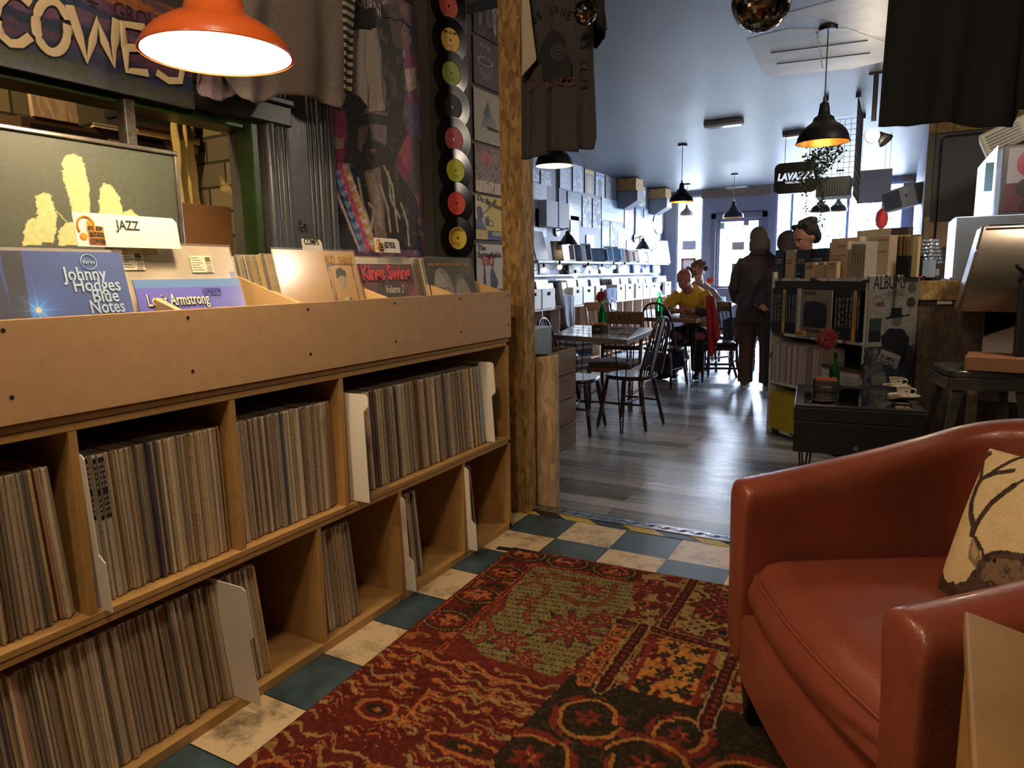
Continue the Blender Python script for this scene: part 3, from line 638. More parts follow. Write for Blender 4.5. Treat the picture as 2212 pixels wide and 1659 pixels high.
# behind it: sleeves with price notes
def a_note(a): a.rect(0, 0, 9, 9, 'c9bba0'); a.grain(.08, 6)
for j, (dx, yy) in enumerate(((.03, LY + .02), )):
    pass
c = cover('n', 'cloudy plastic covered record with two paper price notes, behind the Louis Armstrong cover', LY + .045, XC - .055, ZB - .0, art('b5a68c', lambda a: (a.rect(0, 0, .05, 2, '8b7d66'), a.rect(.95, .2, 1, .8, '5a4a80'), a.ell(.02, .8, .04, .06, '4a5fb0'), a.grain(.12, 5))), wd=.35)
NB = flat('6a5c48')
for x_, z_ in ((.02, .285), (.215, .278)):
    B().box(x_, x_ + .065, -.0075, -.0068, z_, z_ + .045).obj('price_note', flat('ded2b6'), c); B().box(x_ + .045, x_ + .062, -.0082, -.0076, z_ + .022, z_ + .042).obj('stamp', flat('9d937c'), c)
    text('SOUNDS+\nGROUNDS', x_ + .046, z_ + .036, .0045, INK, c, width=.015, y=-.0084, name='note_lettering')
    b = B(); [b.add([(x_ + .045 + .004 * k, -.0078, z_), (x_ + .0465 + .004 * k, -.0078, z_), (x_ + .050 + .004 * k, -.0078, z_ + .019), (x_ + .0485 + .004 * k, -.0078, z_ + .019)], [(0, 1, 2, 3)]) for k in range(4)]; b.obj('hatching', INK, c)
    b = B(); [b.box(x_ + .003, x_ + .038 - .006 * (k % 3), -.0079, -.0077, z_ + .006 + k * .0065, z_ + .0076 + k * .0065) for k in range(6)]; b.obj('handwriting', NB, c)
# third bin: Bud Shank
def face(a, cu, cv, s_, skin, dark, hair='15120f'):
    a.ell(cu, cv, .075 * s_, .1 * s_, skin); a.poly([(cu - .03 * s_, cv - .13 * s_), (cu + .03 * s_, cv - .13 * s_), (cu + .04 * s_, cv - .05 * s_), (cu - .05 * s_, cv - .05 * s_)], skin)
    a.poly([(cu - .085 * s_, cv + .02 * s_), (cu - .07 * s_, cv + .12 * s_), (cu + .0, cv + .15 * s_), (cu + .08 * s_, cv + .11 * s_), (cu + .075 * s_, cv + .04 * s_), (cu + .0, cv + .06 * s_), (cu - .05 * s_, cv + .04 * s_)], hair)
    for k in (-1, 1): a.ell(cu + (.02 + .028 * k) * s_, cv + .015 * s_, .013 * s_, .006 * s_, dark); a.line([(cu + (.02 + .015 * k) * s_, cv + .033 * s_), (cu + (.02 + .043 * k) * s_, cv + .035 * s_)], .003 * s_, dark)
    a.line([(cu + .03 * s_, cv + .01 * s_), (cu + .04 * s_, cv - .025 * s_), (cu + .02 * s_, cv - .03 * s_)], .003 * s_, dark); a.line([(cu + .0, cv - .055 * s_), (cu + .045 * s_, cv - .055 * s_)], .004 * s_, '7a3a2a')
def a_bud(a):
    a.grain(.05, 4); a.line([(.60, .86), (.62, .4), (.62, 0)], .005, '2a2418'); a.line([(.93, .86), (.94, .3)], .006, '2a2418'); a.line([(.60, .86), (.78, .88), (.95, .87)], .006, '2a2418'); a.line([(.61, .86), (.64, .80), (.63, .4)], .004, '2a2418')
    a.poly([(.68, .5), (.74, .54), (.82, .56), (.90, .50), (.97, .3), (.99, 0), (.62, 0), (.64, .38)], '3b3a35'); a.poly([(.74, .56), (.80, .56), (.79, .45)], 'd8cfae'); a.line([(.77, .54), (.78, .3)], .006, '17150f'); face(a, .76, .72, .85, 'b49a70', '2a2418')
c = cover('b', 'tan record cover with a drawn man in a suit reading Bud Shank, third bin', 1.785, XC + .006, ZB, art('c79a56', a_bud), wd=.345, res=150)
GO = flat('b58a34'); text('BUD', .205, .302, .03, GO, c, width=.038, y=-.0062, name='title_lettering'); text('SHANK', .262, .300, .03, GO, c, width=.065, y=-.0062, name='title_lettering')
def a_swing(a):
    a.ell(.5, .5, .34, .3, '3d2c2e'); a.poly([(0, .3), (.3, .55), (0, .8)], 'b5566a'); a.poly([(.7, .5), (1, .75), (1, .3)], '9a4458'); a.ell(.22, .18, .17, .17, '2a1c1e'); a.ell(.22, .18, .15, .15, '6a4038'); a.ell(.85, .22, .17, .2, '2a1c1e'); face(a, .84, .28, 1.0, 'a0685c', '2a1418'); face(a, .21, .2, .9, '8a4a3c', '1a0f10'); a.grain(.1, 20)
c = cover('k', 'dark red record cover reading Kings Swing Volume 2, fourth bin under the JAZZ VOCAL card', 2.118, XC - .02, ZB, art('6b2f38', a_swing), wd=.305, res=130)
KR = flat('d04a52'); text('Kings Swing', .016, .247, .05, flat('1b0e10'), c, width=.27, y=-.0058, bold=.06, name='title_lettering', space=.95); text('Kings Swing', .014, .25, .05, KR, c, width=.27, y=-.0066, bold=.04, name='title_lettering', space=.95)
text('Volume 2', .125, .2, .03, flat('d8c8a8'), c, width=.10, y=-.0062, shear=.3, name='title_lettering')
def a_bess(a):
    a.rect(0, .90, 1, 1, '231d1c'); a.ell(.28, .58, .2, .3, '8d8378'); a.ell(.24, .62, .13, .2, 'a89c8e'); a.ell(.72, .48, .24, .34, '5f574f'); a.ell(.68, .5, .16, .25, '94887b')
    for (cu, cv) in ((.2, .58), (.34, .57), (.63, .42), (.78, .42)): a.ell(cu, cv, .05, .025, '2a2524'); a.ell(cu, cv, .016, .016, 'cfc8c0'); a.line([(cu - .06, cv + .05), (cu, cv + .07), (cu + .06, cv + .05)], .008, '2a2524')
    a.line([(.27, .58), (.28, .44), (.24, .42)], .008, '3c3430'); a.line([(.7, .42), (.72, .3)], .008, '3c3430'); a.ell(.27, .36, .06, .02, '4a2f2c'); a.poly([(.5, .9), (.95, .8), (1, 0), (.92, 0), (.9, .5), (.75, .8)], '171314'); a.grain(.2, 18)
c = cover('s', 'black record cover with two grey faces, in the last bin before the doorway', 2.53, XC - .015, ZB, art('2b2725', a_bess), wd=.33, res=130)
text("BESSIE SMITH NOBODY'S BLUES BUT MINE", .015, .298, .012, flat('b07a48'), c, width=.285, y=-.0062, bold=.02, name='title_lettering')
for (yr, n, x0, lb, g, wd_) in ((.975, 13, XC - .012, 'record standing behind the Johnny Hodges cover in the first bin', 'records in the first bin', .325), (1.355, 11, XC - .075, 'record standing behind the price note sleeve in the second bin', 'records in the second bin', .325),
                          (1.765, 16, XC - .012, 'record in the third bin, its edge showing left of the Bud Shank cover', 'records in the third bin', .335), (2.125, 12, XC - .035, 'record standing behind the Kings Swing cover in the fourth bin', 'records in the fourth bin', .31), (2.53, 14, XC - .03, 'record in the last bin, its edge showing left of the black cover with two faces', 'records in the last bin', .335)):
    stack(yr, n, x0, ZB, lb, g, wd_)
# genre cards standing in the bins
def gcard(label, px0, py0, x, wd, ht, word, wx, ww, logo=True, cut=False):
    p = at(px0, py0, 'x', x); t = thing('genre_card', label, 'sign', (x, p.y, p.z), rot=(R(-8), 0, R(90)))
    B().prism([(0, 0), (wd, 0), (wd, ht - .01), (wd - .01, ht), (.004, ht), (0, ht - .004)], -.0015, 0).obj('card', WHITE, t)
    text(word, wx * wd, ht - .034 if not cut else ht - .02, .022, INK, t, width=ww, y=-.0024, bold=.012, name='lettering')
    if logo:
        OG = flat('e08a1e'); s_ = ht / .086
        q = B(); q.tube([(.024 * s_ + .004 + .021 * s_ * math.cos(R(k)), -.0022, ht - .036 * s_ + .026 * s_ * math.sin(R(k))) for k in range(-150 + 0, -400, -16)][::-1], .0030 * s_, 6); q.obj('headphone_arc', OG, t)
        q = B(); q.ball((.042 * s_, -.0022, ht - .026 * s_), .009 * s_, 1.1, .12, 1.1); q.ball((.018 * s_, -.0022, ht - .061 * s_), .009 * s_, 1.1, .12, 1.1); q.obj('ear_cup', OG, t)
        for j, (wrd, c_) in enumerate((('SOUNDS+', 'e08a1e'), ('GROUNDS', 'e08a1e'), ('COWES', 'b4561c'))):
            z_ = ht - (.047 + .0165 * j) * s_; B().box(.030 * s_, .072 * s_, -.0028, -.0022, z_ - .001, z_ + .0135 * s_).obj('logo_block', flat(c_), t)
            text(wrd, .032 * s_, z_ + .002, .011 * s_, INK, t, width=.038 * s_, y=-.0032, bold=.05, name='logo_lettering')
    return t
gcard('white card lettered JAZZ with an orange headphone logo, standing in the first bin', 168, 532, XC - .09, .255, .076, 'JAZZ', .37, .058)
gcard('white card lettered JAZZ VOCAL with a headphone logo, standing in the fourth bin', 812, 545, XC - .07, .135, .05, 'JAZZ VOCAL', .36, .060)
gcard('small white card lettered COMPS, half hidden behind the tan cover', 655, 545, XC - .2, .09, .045, 'COMPS', .10, .066, logo=False, cut=True)

# ================================================================== wall things in the lounge
def wallpanel(name, label, cat, x, px, nx, painter, matl=None, th=.004, tilt=0, group=None, frame=None, yaw=90, grow=0):
    """px = (left, right, top, bottom) read on the wall plane; painter gets a px->panel converter"""
    l, r_, tp, bt = px; a0 = at(l, (tp + bt) / 2, 'x', x); a1 = at(r_, (tp + bt) / 2, 'x', x); mid = (l + r_) / 2
    z1 = at(mid, tp, 'x', x).z; z0 = at(mid, bt, 'x', x).z; wd = a1.y - a0.y; ht = z1 - z0
    t = thing(name, label, cat, (x, a0.y, z0), rot=(-tilt, 0, R(90)), group=group)
    def conv(*pts):
        o = []
        for p in pts:
            q = at(p[0], p[1], 'x', x); o.append(((q.y - a0.y) / ht, (q.z - z0) / ht))
        return o
    if painter: panel('print', wd, ht, nx, lambda u, v: painter(u, v, conv, wd / ht), t, matl or PAINT, th=th)
    return t, wd, ht, conv
# painted COWES sign above the opening
def p_sign(u, v, cv, asp):
    a = Art(u, v, '31343c'); n = fbm(u, v * 3, 2.5, 3); a.v = v + (n - .5) * .12
    for k, (c_, v0, v1) in enumerate((('3c3f35', 0, .18), ('2b3350', .18, .3), ('5a3a52', .3, .42), ('262f48', .42, .52), ('6b4a64', .52, .64), ('2a3452', .64, .72), ('64405c', .72, .84), ('9a5a34', .84, 1.2))): a.rect(0, v0, 9, v1, c_, .9)
    a.v = v; a.grain(.25, 26); a.fill(fbm(u, v * 6, 3, 8) > .62, '3a3a5a', .6); return a
t, wd, ht, cv = wallpanel('painted_sign', 'hand painted striped board reading COWES in big cream letters above the opening', 'sign', XW + .07, (-150, 400, -70, 172), 160, p_sign, th=.012)
CRM = flat('cdb894'); DK = flat('1a1716')
def brush(t, strokes, cv, ht, r, m, y, nm='lettering'):
    b = B()
    for s in strokes:
        q = cv(*s); b.tube([(p[0] * ht, y, p[1] * ht) for p in q], r, 6)
    o = b.obj(nm, m, t, smooth=50); o.scale = (1, .12, 1); o.location = (0, y * .88, 0); return o
def ellpx(cx, cy, rx, ry, a0=0, a1=360, n=22, rot=0):
    return [(cx + rx * math.cos(R(k)) * math.cos(rot) - ry * math.sin(R(k)) * math.sin(rot), cy + rx * math.cos(R(k)) * math.sin(rot) + ry * math.sin(R(k)) * math.cos(rot)) for k in np.linspace(a0, a1, n)]
S_C = [(58, 12), (35, -8), (10, -12), (-12, 10), (-16, 45), (-6, 78), (14, 96), (36, 97), (58, 82)]
S_O = ellpx(104, 60, 34, 56, 0, 350, rot=-.12)
S_W = [(142, 14), (163, 80), (180, 132), (192, 90), (202, 45), (218, 95), (236, 142), (240, 90), (243, 44)]
S_E = [[(305, 62), (256, 54), (262, 105), (268, 154), (312, 160)], [(262, 105), (296, 106)]]
S_S = [(388, 86), (365, 62), (335, 60), (328, 82), (345, 105), (372, 125), (388, 150), (382, 176), (356, 176), (330, 158)]
brush(t, [S_C, S_O, S_W] + S_E + [S_S], cv, ht, .0150, DK, -.0145, 'letter_outline'); brush(t, [S_C, S_O, S_W] + S_E + [S_S], cv, ht, .0115, CRM, -.017)
q = cv((240, 40)); text('GROUNDS', q[0][0] * ht, q[0][1] * ht, .045, flat('3a2018'), t, width=.22, y=-.0145, bold=.0, name='lettering')
q = cv((182, 20)); text('+', q[0][0] * ht, q[0][1] * ht, .04, flat('2a1612'), t, width=.03, y=-.0145, name='lettering')
# framed cactus picture leaning behind the first bin
def p_cact(u, v, cv, asp):
    a = Art(u, v, '454c40'); a.fill(np.clip(1 - np.hypot(a.u - .6, a.v - .6), 0, 1) * .35 * fbm(u, v, 4, 2), '5c5a48')
    def fz(pts): 
        q = cv(*pts); du = (fbm(a.u, a.v, 60, 5) - .5) * .03; u0 = a.u; a.u = u0 + du; a.poly(q, 'd8c78c'); a.u = u0
    fz([(133, 352), (140, 336), (158, 333), (172, 340), (180, 355), (190, 400), (192, 440), (190, 480), (158, 478), (148, 430), (134, 385)]); fz([(75, 424), (92, 416), (106, 420), (113, 440), (120, 470), (119, 500), (112, 525), (80, 522), (78, 470)])
    fz([(213, 412), (222, 396), (238, 400), (256, 425), (262, 452), (262, 500), (212, 500), (212, 440)]); fz([(50, 500), (56, 478), (72, 470), (86, 480), (88, 530), (48, 530)]); fz([(124, 500), (140, 482), (165, 478), (240, 470), (280, 452), (300, 470), (300, 530), (124, 530)])
    a.line(cv((113, 448), (144, 482)), .003, 'd8c78c'); a.grain(.10, 50); return a
t, wd, ht, cv = wallpanel('framed_picture', 'dark chalkboard picture of a fuzzy cream cactus in a thin silver frame', 'picture', -1.80, (-110, 378, 300, 560), 230, p_cact, th=.004)
b = B(); fw = .012
for (x0, x1, z0, z1) in ((-fw, wd + fw, ht, ht + fw), (-fw, wd + fw, -fw, 0), (-fw, 0, 0, ht), (wd, wd + fw, 0, ht)): b.box(x0, x1, -.014, .004, z0, z1)
b.obj('frame', mat('silver_frame', '8d8478', .25, metal=.8, noise=(40, .3)), t, bevel=.003)
# back room bits on a shelf seen through the opening
def bx(name, label, cat, m, px0, px1, x, d, yd=None, group=None, bev=.002, y=None):
    """box whose camera-side face spans px0=(left,top) px1=(right,bottom) on plane x, going back by d"""
    a = at(px0[0], px0[1], 'x', x); b_ = at(px1[0], px1[1], 'x', x); z0 = min(a.z, b_.z); z1 = max(a.z, b_.z)
    o = B().box(-d, 0, 0, b_.y - a.y, 0, z1 - z0).obj(name, m, bevel=bev); o.location = (x, a.y, z0); return tag(o, label, cat, group)
XS = -2.55
zsh = at(330, 318, 'x', XS).z
zam = at(120, 262, 'x', XS).z - .12; ysp = at(264, 300, 'x', XS).y
o = B().box(-.6, 0, 0, ysp + .3, -.03, 0).obj('wooden_shelf', MDFD, bevel=.002); o.location = (XS + .02, -.3, zam); tag(o, 'lower wooden shelf under the amplifier in the back room', 'shelf')
o = B().box(-.6, 0, 0, 1.6 - ysp, -.03, 0).obj('wooden_shelf', mat('old_shelf_wood', '7a5f38', .7, noise=(20, .3), stretch=(1, .2, 1)), bevel=.002); o.location = (XS + .02, ysp, zsh); tag(o, 'higher wooden shelf with stacked books in the back room', 'shelf')
p_ = at(50, 316, 'x', XS); t = thing('amplifier', 'brown wooden cased amplifier with dark front in the back room', 'amplifier', (XS, p_.y, zam + .001))
B().box(-.3, 0, 0, .52, 0, .12).obj('case', mat('brown_case', '4a3524', .5), t, bevel=.004); B().box(0, .004, .03, .52, .02, .10).obj('front_panel', BLACK, t)
b = B(); b.cyl((.004, .46, .05), (.022, .46, .05), .018); b.obj('knob', CHROME, t, smooth=40)
o = B().box(-.02, 0, 0, .15, 0, .19).obj('board_offcut', OSBL, bevel=.002); p_ = at(72, 262, 'x', XS); o.location = (XS + .005, p_.y, zam + .123); o.rotation_euler = (0, R(-3), 0); tag(o, 'square of pale chipboard standing on the amplifier in the back room', 'board')
for i in range(5):
    o = B().box(-.3, 0, 0, .28, 0, .004).obj('record_sleeve', flat(('d9ccb0', 'a5967a', '3a3a3a', 'cfc0a0', '8a7a60')[i])); p_ = at(190, 290, 'x', XS); o.location = (XS + .01 - i * .006, p_.y + .02 + i * .004, zam + .123 + i * .0045); tag(o, 'record lying flat in the pile on the amplifier in the back room', 'record', 'flat records in the back room')
ys = at(292, 300, 'x', XS).y; z = zsh
for i, (c_, h_, w_) in enumerate((('7d6a45', .035, .27), ('9b7a52', .03, .27), ('4a3a2c', .02, .26), ('23232a', .03, .25), ('17171c', .028, .26), ('2a2620', .022, .2), ('39393f', .024, .23))):
    lbl = ('broad tan case at the bottom of the pile', 'light brown case second in the pile', 'brown book in the middle of the pile', 'dark blue book above the brown one in the pile', 'black spined book upper in the pile', 'dark brown narrow book near the top of the pile', 'grey black book topmost of the pile')[i]
    o = B().box(-.18, 0, 0, w_, 0, h_ - .001).obj('book', flat(c_), bevel=.001); o.location = (XS + .005 * (i % 3), ys + .01 * (i % 2), z); z += h_; tag(o, lbl + ' in the back room', 'book', 'books in the back room')
# cloth() : a hanging fabric between two edges read off the photo
def cloth(name, label, cat, top, bot, x, m, amp=.01, freq=6, nu=60, nv=40, axis='x', parent=None, group=None, sway=0, seed=0, flare=1.0, thick=.003):
    def samp(pts, f):
        L = len(pts) - 1; k = min(int(f * L), L - 1); q = f * L - k; return (pts[k][0] * (1 - q) + pts[k + 1][0] * q, pts[k][1] * (1 - q) + pts[k + 1][1] * q)
    vs = []; rs = random.Random(seed); ph = [rs.uniform(0, 6) for _ in range(6)]
    for i in range(nu):
        f = i / (nu - 1); a = samp(top, f); b_ = samp(bot, f)
        for j in range(nv):
            g = j / (nv - 1); p = at(a[0] * (1 - g) + b_[0] * g, a[1] * (1 - g) + b_[1] * g, axis, x)
            d = amp * (math.sin(freq * 2 * PI * f + ph[0] + 1.5 * g) * (.35 + .65 * g ** flare) + .5 * math.sin(freq * 1.7 * 2 * PI * f + ph[1] + 2 * g) * g + .25 * math.sin(11 * g + ph[2] + 5 * f))
            if axis == 'x': p.x += d
            else: p.y -= d
            vs.append(tuple(p))
    b = B(); b.v = vs; b.f = [(i * nv + j, (i + 1) * nv + j, (i + 1) * nv + j + 1, i * nv + j + 1) for i in range(nu - 1) for j in range(nv - 1)]; b.mi = [0] * len(b.f)
    if parent is None:
        c0 = V(vs[0]); b.v = [(p[0] - c0.x, p[1] - c0.y, p[2] - c0.z) for p in vs]; o = b.obj(name, m, smooth=80, solid=thick); o.location = c0; return tag(o, label, cat, group)
    return b.obj(name, m, parent, smooth=80, solid=thick, world=True)
cloth('curtain', 'yellow beige curtain hanging in the back room beside the block wall', 'curtain', [(372, 232), (418, 245)], [(385, 450), (432, 450)], -2.3, mat('curtain_cloth', 'b59f5c', .8, noise=(9, .1)), .02, 3)
o = B().box(-.45, 0, -.6, .3, 0, .868).obj('work_bench', MDFD, bevel=.002); o.location = (-2.09, at(430, 500, 'x', -2.15).y, 0); tag(o, 'plain wooden bench in the back room under the cardboard box', 'bench')
p_ = at(388, 500, 'x', -2.15); t = thing('cardboard_box', 'brown cardboard box with a cream band behind the first bins', 'box', (-2.15, p_.y, .87)); wbx = at(503, 500, 'x', -2.15).y - p_.y; hb = at(440, 442, 'x', -2.15).z - .87
B().box(-.3, 0, 0, wbx, 0, hb).obj('box_body', mat('cardboard', '8a5f38', .75, noise=(20, .08)), t, bevel=.002); B().box(0, .002, 0, wbx, hb * .42, hb * .62).obj('label_band', flat('b79f6a'), t)
# grey panelled door surround with a keyhole cover
t = thing('panelled_door', 'dark grey gloss painted door with raised mouldings left of the portrait hanging', 'door', (XW + .001, at(572, 400, 'x', XW).y, .86)); wd = at(712, 400, 'x', XW).y - t.location.y; hd = 2.5 - .86
b = B(); b.box(0, .02, 0, wd, 0, hd); b.obj('door_board', SLATE, t)
for k, (f0, f1, dx) in enumerate(((.0, .09, .04), (.13, .17, .032), (.19, .23, .036), (.27, .30, .03), (.62, .65, .028), (.69, .72, .034), (.76, .82, .045), (.86, .90, .036), (.94, 1.0, .05))):
    b = B(); b.cyl((.02, wd * (f0 + f1) / 2, 0), (.02, wd * (f0 + f1) / 2, hd), wd * (f1 - f0) / 2 + dx * .15, n=16); b.obj('moulding', SLATE, t, smooth=50)
b = B(); kp = at(640, 488, 'x', XW); b.loft([(0, 0, -.018, .004, .008), (0, 0, .018, .004, .008)], 12); o = b.obj('escutcheon', CHROME, t); o.location = (.026, kp.y - t.location.y, kp.z - .86)
b = B(); b.cyl((0, 0, 0), (.008, 0, 0), .009); o = b.obj('keyhole_cover', CHROME, t, smooth=40); o.location = (.03, kp.y - t.location.y + .004, kp.z - .862)
# portrait hanging
def p_mural(u, v, cv, asp):
    a = Art(u, v, '4a3844'); n = fbm(u, v, 5, 3); n2 = fbm(u, v, 14, 8); n3 = fbm(u, v, 30, 2)
    a.fill(n > .55, '6a4668'); a.fill((n2 > .58), '7c3b63', .8); a.fill(n2 < .34, '35405a', .8); a.fill((n > .5) & (n3 > .62), '8a7a80')
    P = lambda c_, *p, al=1.: a.poly(cv(*p), c_, al)
    P('1a1716', (740, 10), (860, 10), (875, 200), (860, 300), (790, 300), (740, 200)); P('6a5650', (830, 0), (890, 0), (880, 110), (850, 100), al=.7)
    P('a99b96', (872, 150), (895, 145), (898, 190), (880, 200)); P('b04a72', (712, 235), (748, 240), (752, 290), (735, 310), (712, 290)); P('c9a9a8', (708, 290), (740, 300), (742, 330), (712, 330)); P('a33a64', (712, 325), (745, 320), (760, 400), (722, 380))
    P('7c2f5a', (845, 290), (885, 270), (890, 360), (870, 400), (848, 340)); P('b0622f', (850, 300), (872, 300), (868, 340), (852, 330), al=.7); P('a84a5a', (862, 290), (884, 295), (880, 370), (866, 350), al=.8); P('53618a', (880, 220), (905, 220), (905, 300), (884, 290), al=.7)
    P('17130f', (735, 210), (790, 190), (860, 225), (878, 290), (860, 330), (850, 360), (880, 400), (900, 440), (908, 540), (720, 540), (712, 420), (728, 385), (745, 330), (752, 280))
    P('8f7a78', (768, 250), (800, 238), (838, 245), (836, 300), (825, 330), (800, 350), (772, 322), (762, 285)); P('241c1a', (770, 250), (800, 244), (836, 250), (836, 272), (800, 268), (770, 275)); P('241c1a', (795, 268), (790, 300), (786, 310), (800, 312), (802, 290), al=.8)
    P('1c1513', (782, 312), (800, 302), (820, 306), (832, 320), (824, 350), (800, 362), (778, 345)); P('8a6a68', (797, 322), (812, 322), (808, 330), (799, 330)); P('1a1614', (760, 225), (775, 260), (768, 330), (750, 330), (748, 250)); P('1a1614', (836, 240), (850, 260), (842, 330), (832, 330))
    P('7a675e', (785, 370), (820, 360), (826, 420), (830, 480), (838, 540), (812, 540), (800, 450)); P('a89a90', (792, 375), (806, 372), (822, 440), (826, 500), (812, 480), al=.7)
    for s in ([(828, 360), (846, 400), (850, 440), (858, 500)], [(838, 372), (842, 430), (862, 470)], [(820, 400), (836, 450), (842, 500)], [(865, 440), (878, 480), (882, 530)], [(772, 385), (782, 440), (798, 490), (806, 530)], [(795, 440), (806, 450), (800, 500)]): a.line(cv(*s), .006, 'a99d8e')
    a.fill((a.c.sum(-1) < .35) & (n3 > .66), '4a4038')
    P('c9a0a8', (722, 380), (740, 350), (752, 360), (812, 535), (785, 540), (735, 410)); q = cv((748, 370), (800, 535)); 
    for i in range(16):
        for s in (-1, 0, 1):
            f = i / 15; x = 734 + 60 * f + s * 12 * (1); y = 362 + 175 * f; c0 = cv((x, y))[0]; a.ell(c0[0], c0[1], .020, .011, ('c24a78', '6d93b8', 'd8c9c0', 'b5527f', '3f5a86', 'c99a3a')[(i * 3 + s * 2) % 6], rot=.6 * (1 if (i + s) % 2 else -1))
    a.line(cv((716, 392), (775, 540)), .006, 'c9b0b0'); a.line(cv((748, 355), (812, 535)), .005, 'c9b0b0'); a.grain(.22, 60); return a
t, wd, ht, cv = wallpanel('portrait_hanging', 'tall colourful wall hanging of a dark haired man with a woven strap, pink paint splashes', 'wall hanging', XW + .02, (711, 908, -30, 560), 190, p_mural, th=.004)
q = cv((770, 12)); text('OURNI', q[0][0] * ht, q[0][1] * ht, .05, flat('b5aca6'), t, width=.14, y=-.0055, name='lettering')
b = B(); b.tube([(p[0] * ht, -.006, p[1] * ht) for p in cv((812, 15), (830, 28), (826, 40), (842, 38), (850, 45), (862, 42), (885, 62), (868, 40), (866, 60))], .0016, 5); b.obj('signature', DK, t)
# column of seven inch singles on a narrow board
sb_ = at(978, 515, 'x', XW); yaw = R(71)
bd = thing('wall_board', 'dark narrow board carrying the column of vinyl singles', 'board', (XW + .03, 2.78, 0.9), yaw)
BC = V((XW + .085, 2.845, 0)); nrm = V((math.cos(R(-19)), math.sin(R(-19)), 0))
def onboard(px, py):
    d = ray(px, py); t_ = ((BC - EYE).dot(nrm)) / d.dot(nrm); return EYE + d * t_
e0 = onboard(912, 400); e1 = onboard(1018, 400); bd.location = (e0.x, e0.y, .9); wb = (e1 - e0).to_2d().length
B().box(0, wb, .0, .05, 0, CEIL - .9).obj('board', WALLD, bd, bevel=.002); B().box(.0, .035 * 1.6, -.008, 0, 0, CEIL - .9).obj('edge_strip', flat('4b4744'), bd)
def vinyl_mesh():
    b = B(); r = .1; prof = [(.052, 0)]
    for k in range(14): prof += [(.054 + k * .0032, .0012), (.0552 + k * .0032, .0008)]
    prof += [(r, .0012), (r, -.001)]; b.lathe(prof, 40); b.disc(r, -.001, 40)
    return b
VIN = mat('black_vinyl', '0b0b0c', .22, noise=(200, .3)); 
sing = [((967, 14), 'a04038', None), ((970, 88), 'c9a048', 'M-G-M'), ((971, 160), '8a9a38', None), ((973.5, 233), '1c1c1e', None), ((975, 302), 'b0505a', None), ((977.6, 370), 'b8c03a', None), ((979, 440.5), 'd0453a', None), ((981, 515), 'dcc234', 'uni')]
names = ['vinyl single with a dull red label, topmost of the wall column', 'vinyl single with a tan label lettered MGM in the wall column', 'vinyl single with a green label below the tan MGM one', 'vinyl single with an all black label in the wall column', 'vinyl single with a dusky pink label below the black one', 'vinyl single with a lime yellow label above the scarlet one', 'vinyl single with a scarlet label, second from the bottom of the column', 'vinyl single with a yellow label and rainbow ring, lowest of the column']
for i, ((px, py), c_, wrd) in enumerate(sing):
    p = onboard(px, py) + nrm * (.006 + .0032 * i); t = thing('vinyl_single', names[i], 'record', p, rot=(0, 0, yaw), group='vinyl singles in the wall column')
    v_ = vinyl_mesh(); v_.v = [(p_[0], -p_[2], p_[1]) for p_ in v_.v]; v_.obj('disc', VIN, t, smooth=35)
    l_ = B(); l_.lathe([(.006, .001), (.006, .0016), (.052, .0016), (.052, .0006)], 36); l_.v = [(p_[0], -p_[2], p_[1]) for p_ in l_.v]; l_.obj('paper_label', mat('label_' + c_, c_, .6, noise=(30, .1)), t)
    if wrd == 'M-G-M': text('M-G-M', -.035, .026, .014, INK, t, width=.07, y=-.0019, bold=.02, name='label_lettering')
    if wrd == 'uni':
        text('UNI', .002, .03, .012, flat('2f7a3a'), t, width=.03, y=-.0019, bold=.02, name='label_lettering')
        for rr_, c2 in ((.046, 'c9452f'), (.039, '3f8a45'), (.033, 'e0913a')):
            g = B(); g.tube([(rr_ * math.cos(a_) * 1, -.0018, rr_ * math.sin(a_)) for a_ in np.linspace(R(70), R(230), 16)], .0030, 5); g.obj('rainbow_arc', flat(c2), t)
    for k in range(3):
        g = B(); g.box(-.02 + .002 * k, .02 - .002 * k, -.0018, -.0016, -.022 - k * .006, -.0205 - k * .006); g.obj('small_print', INK, t)
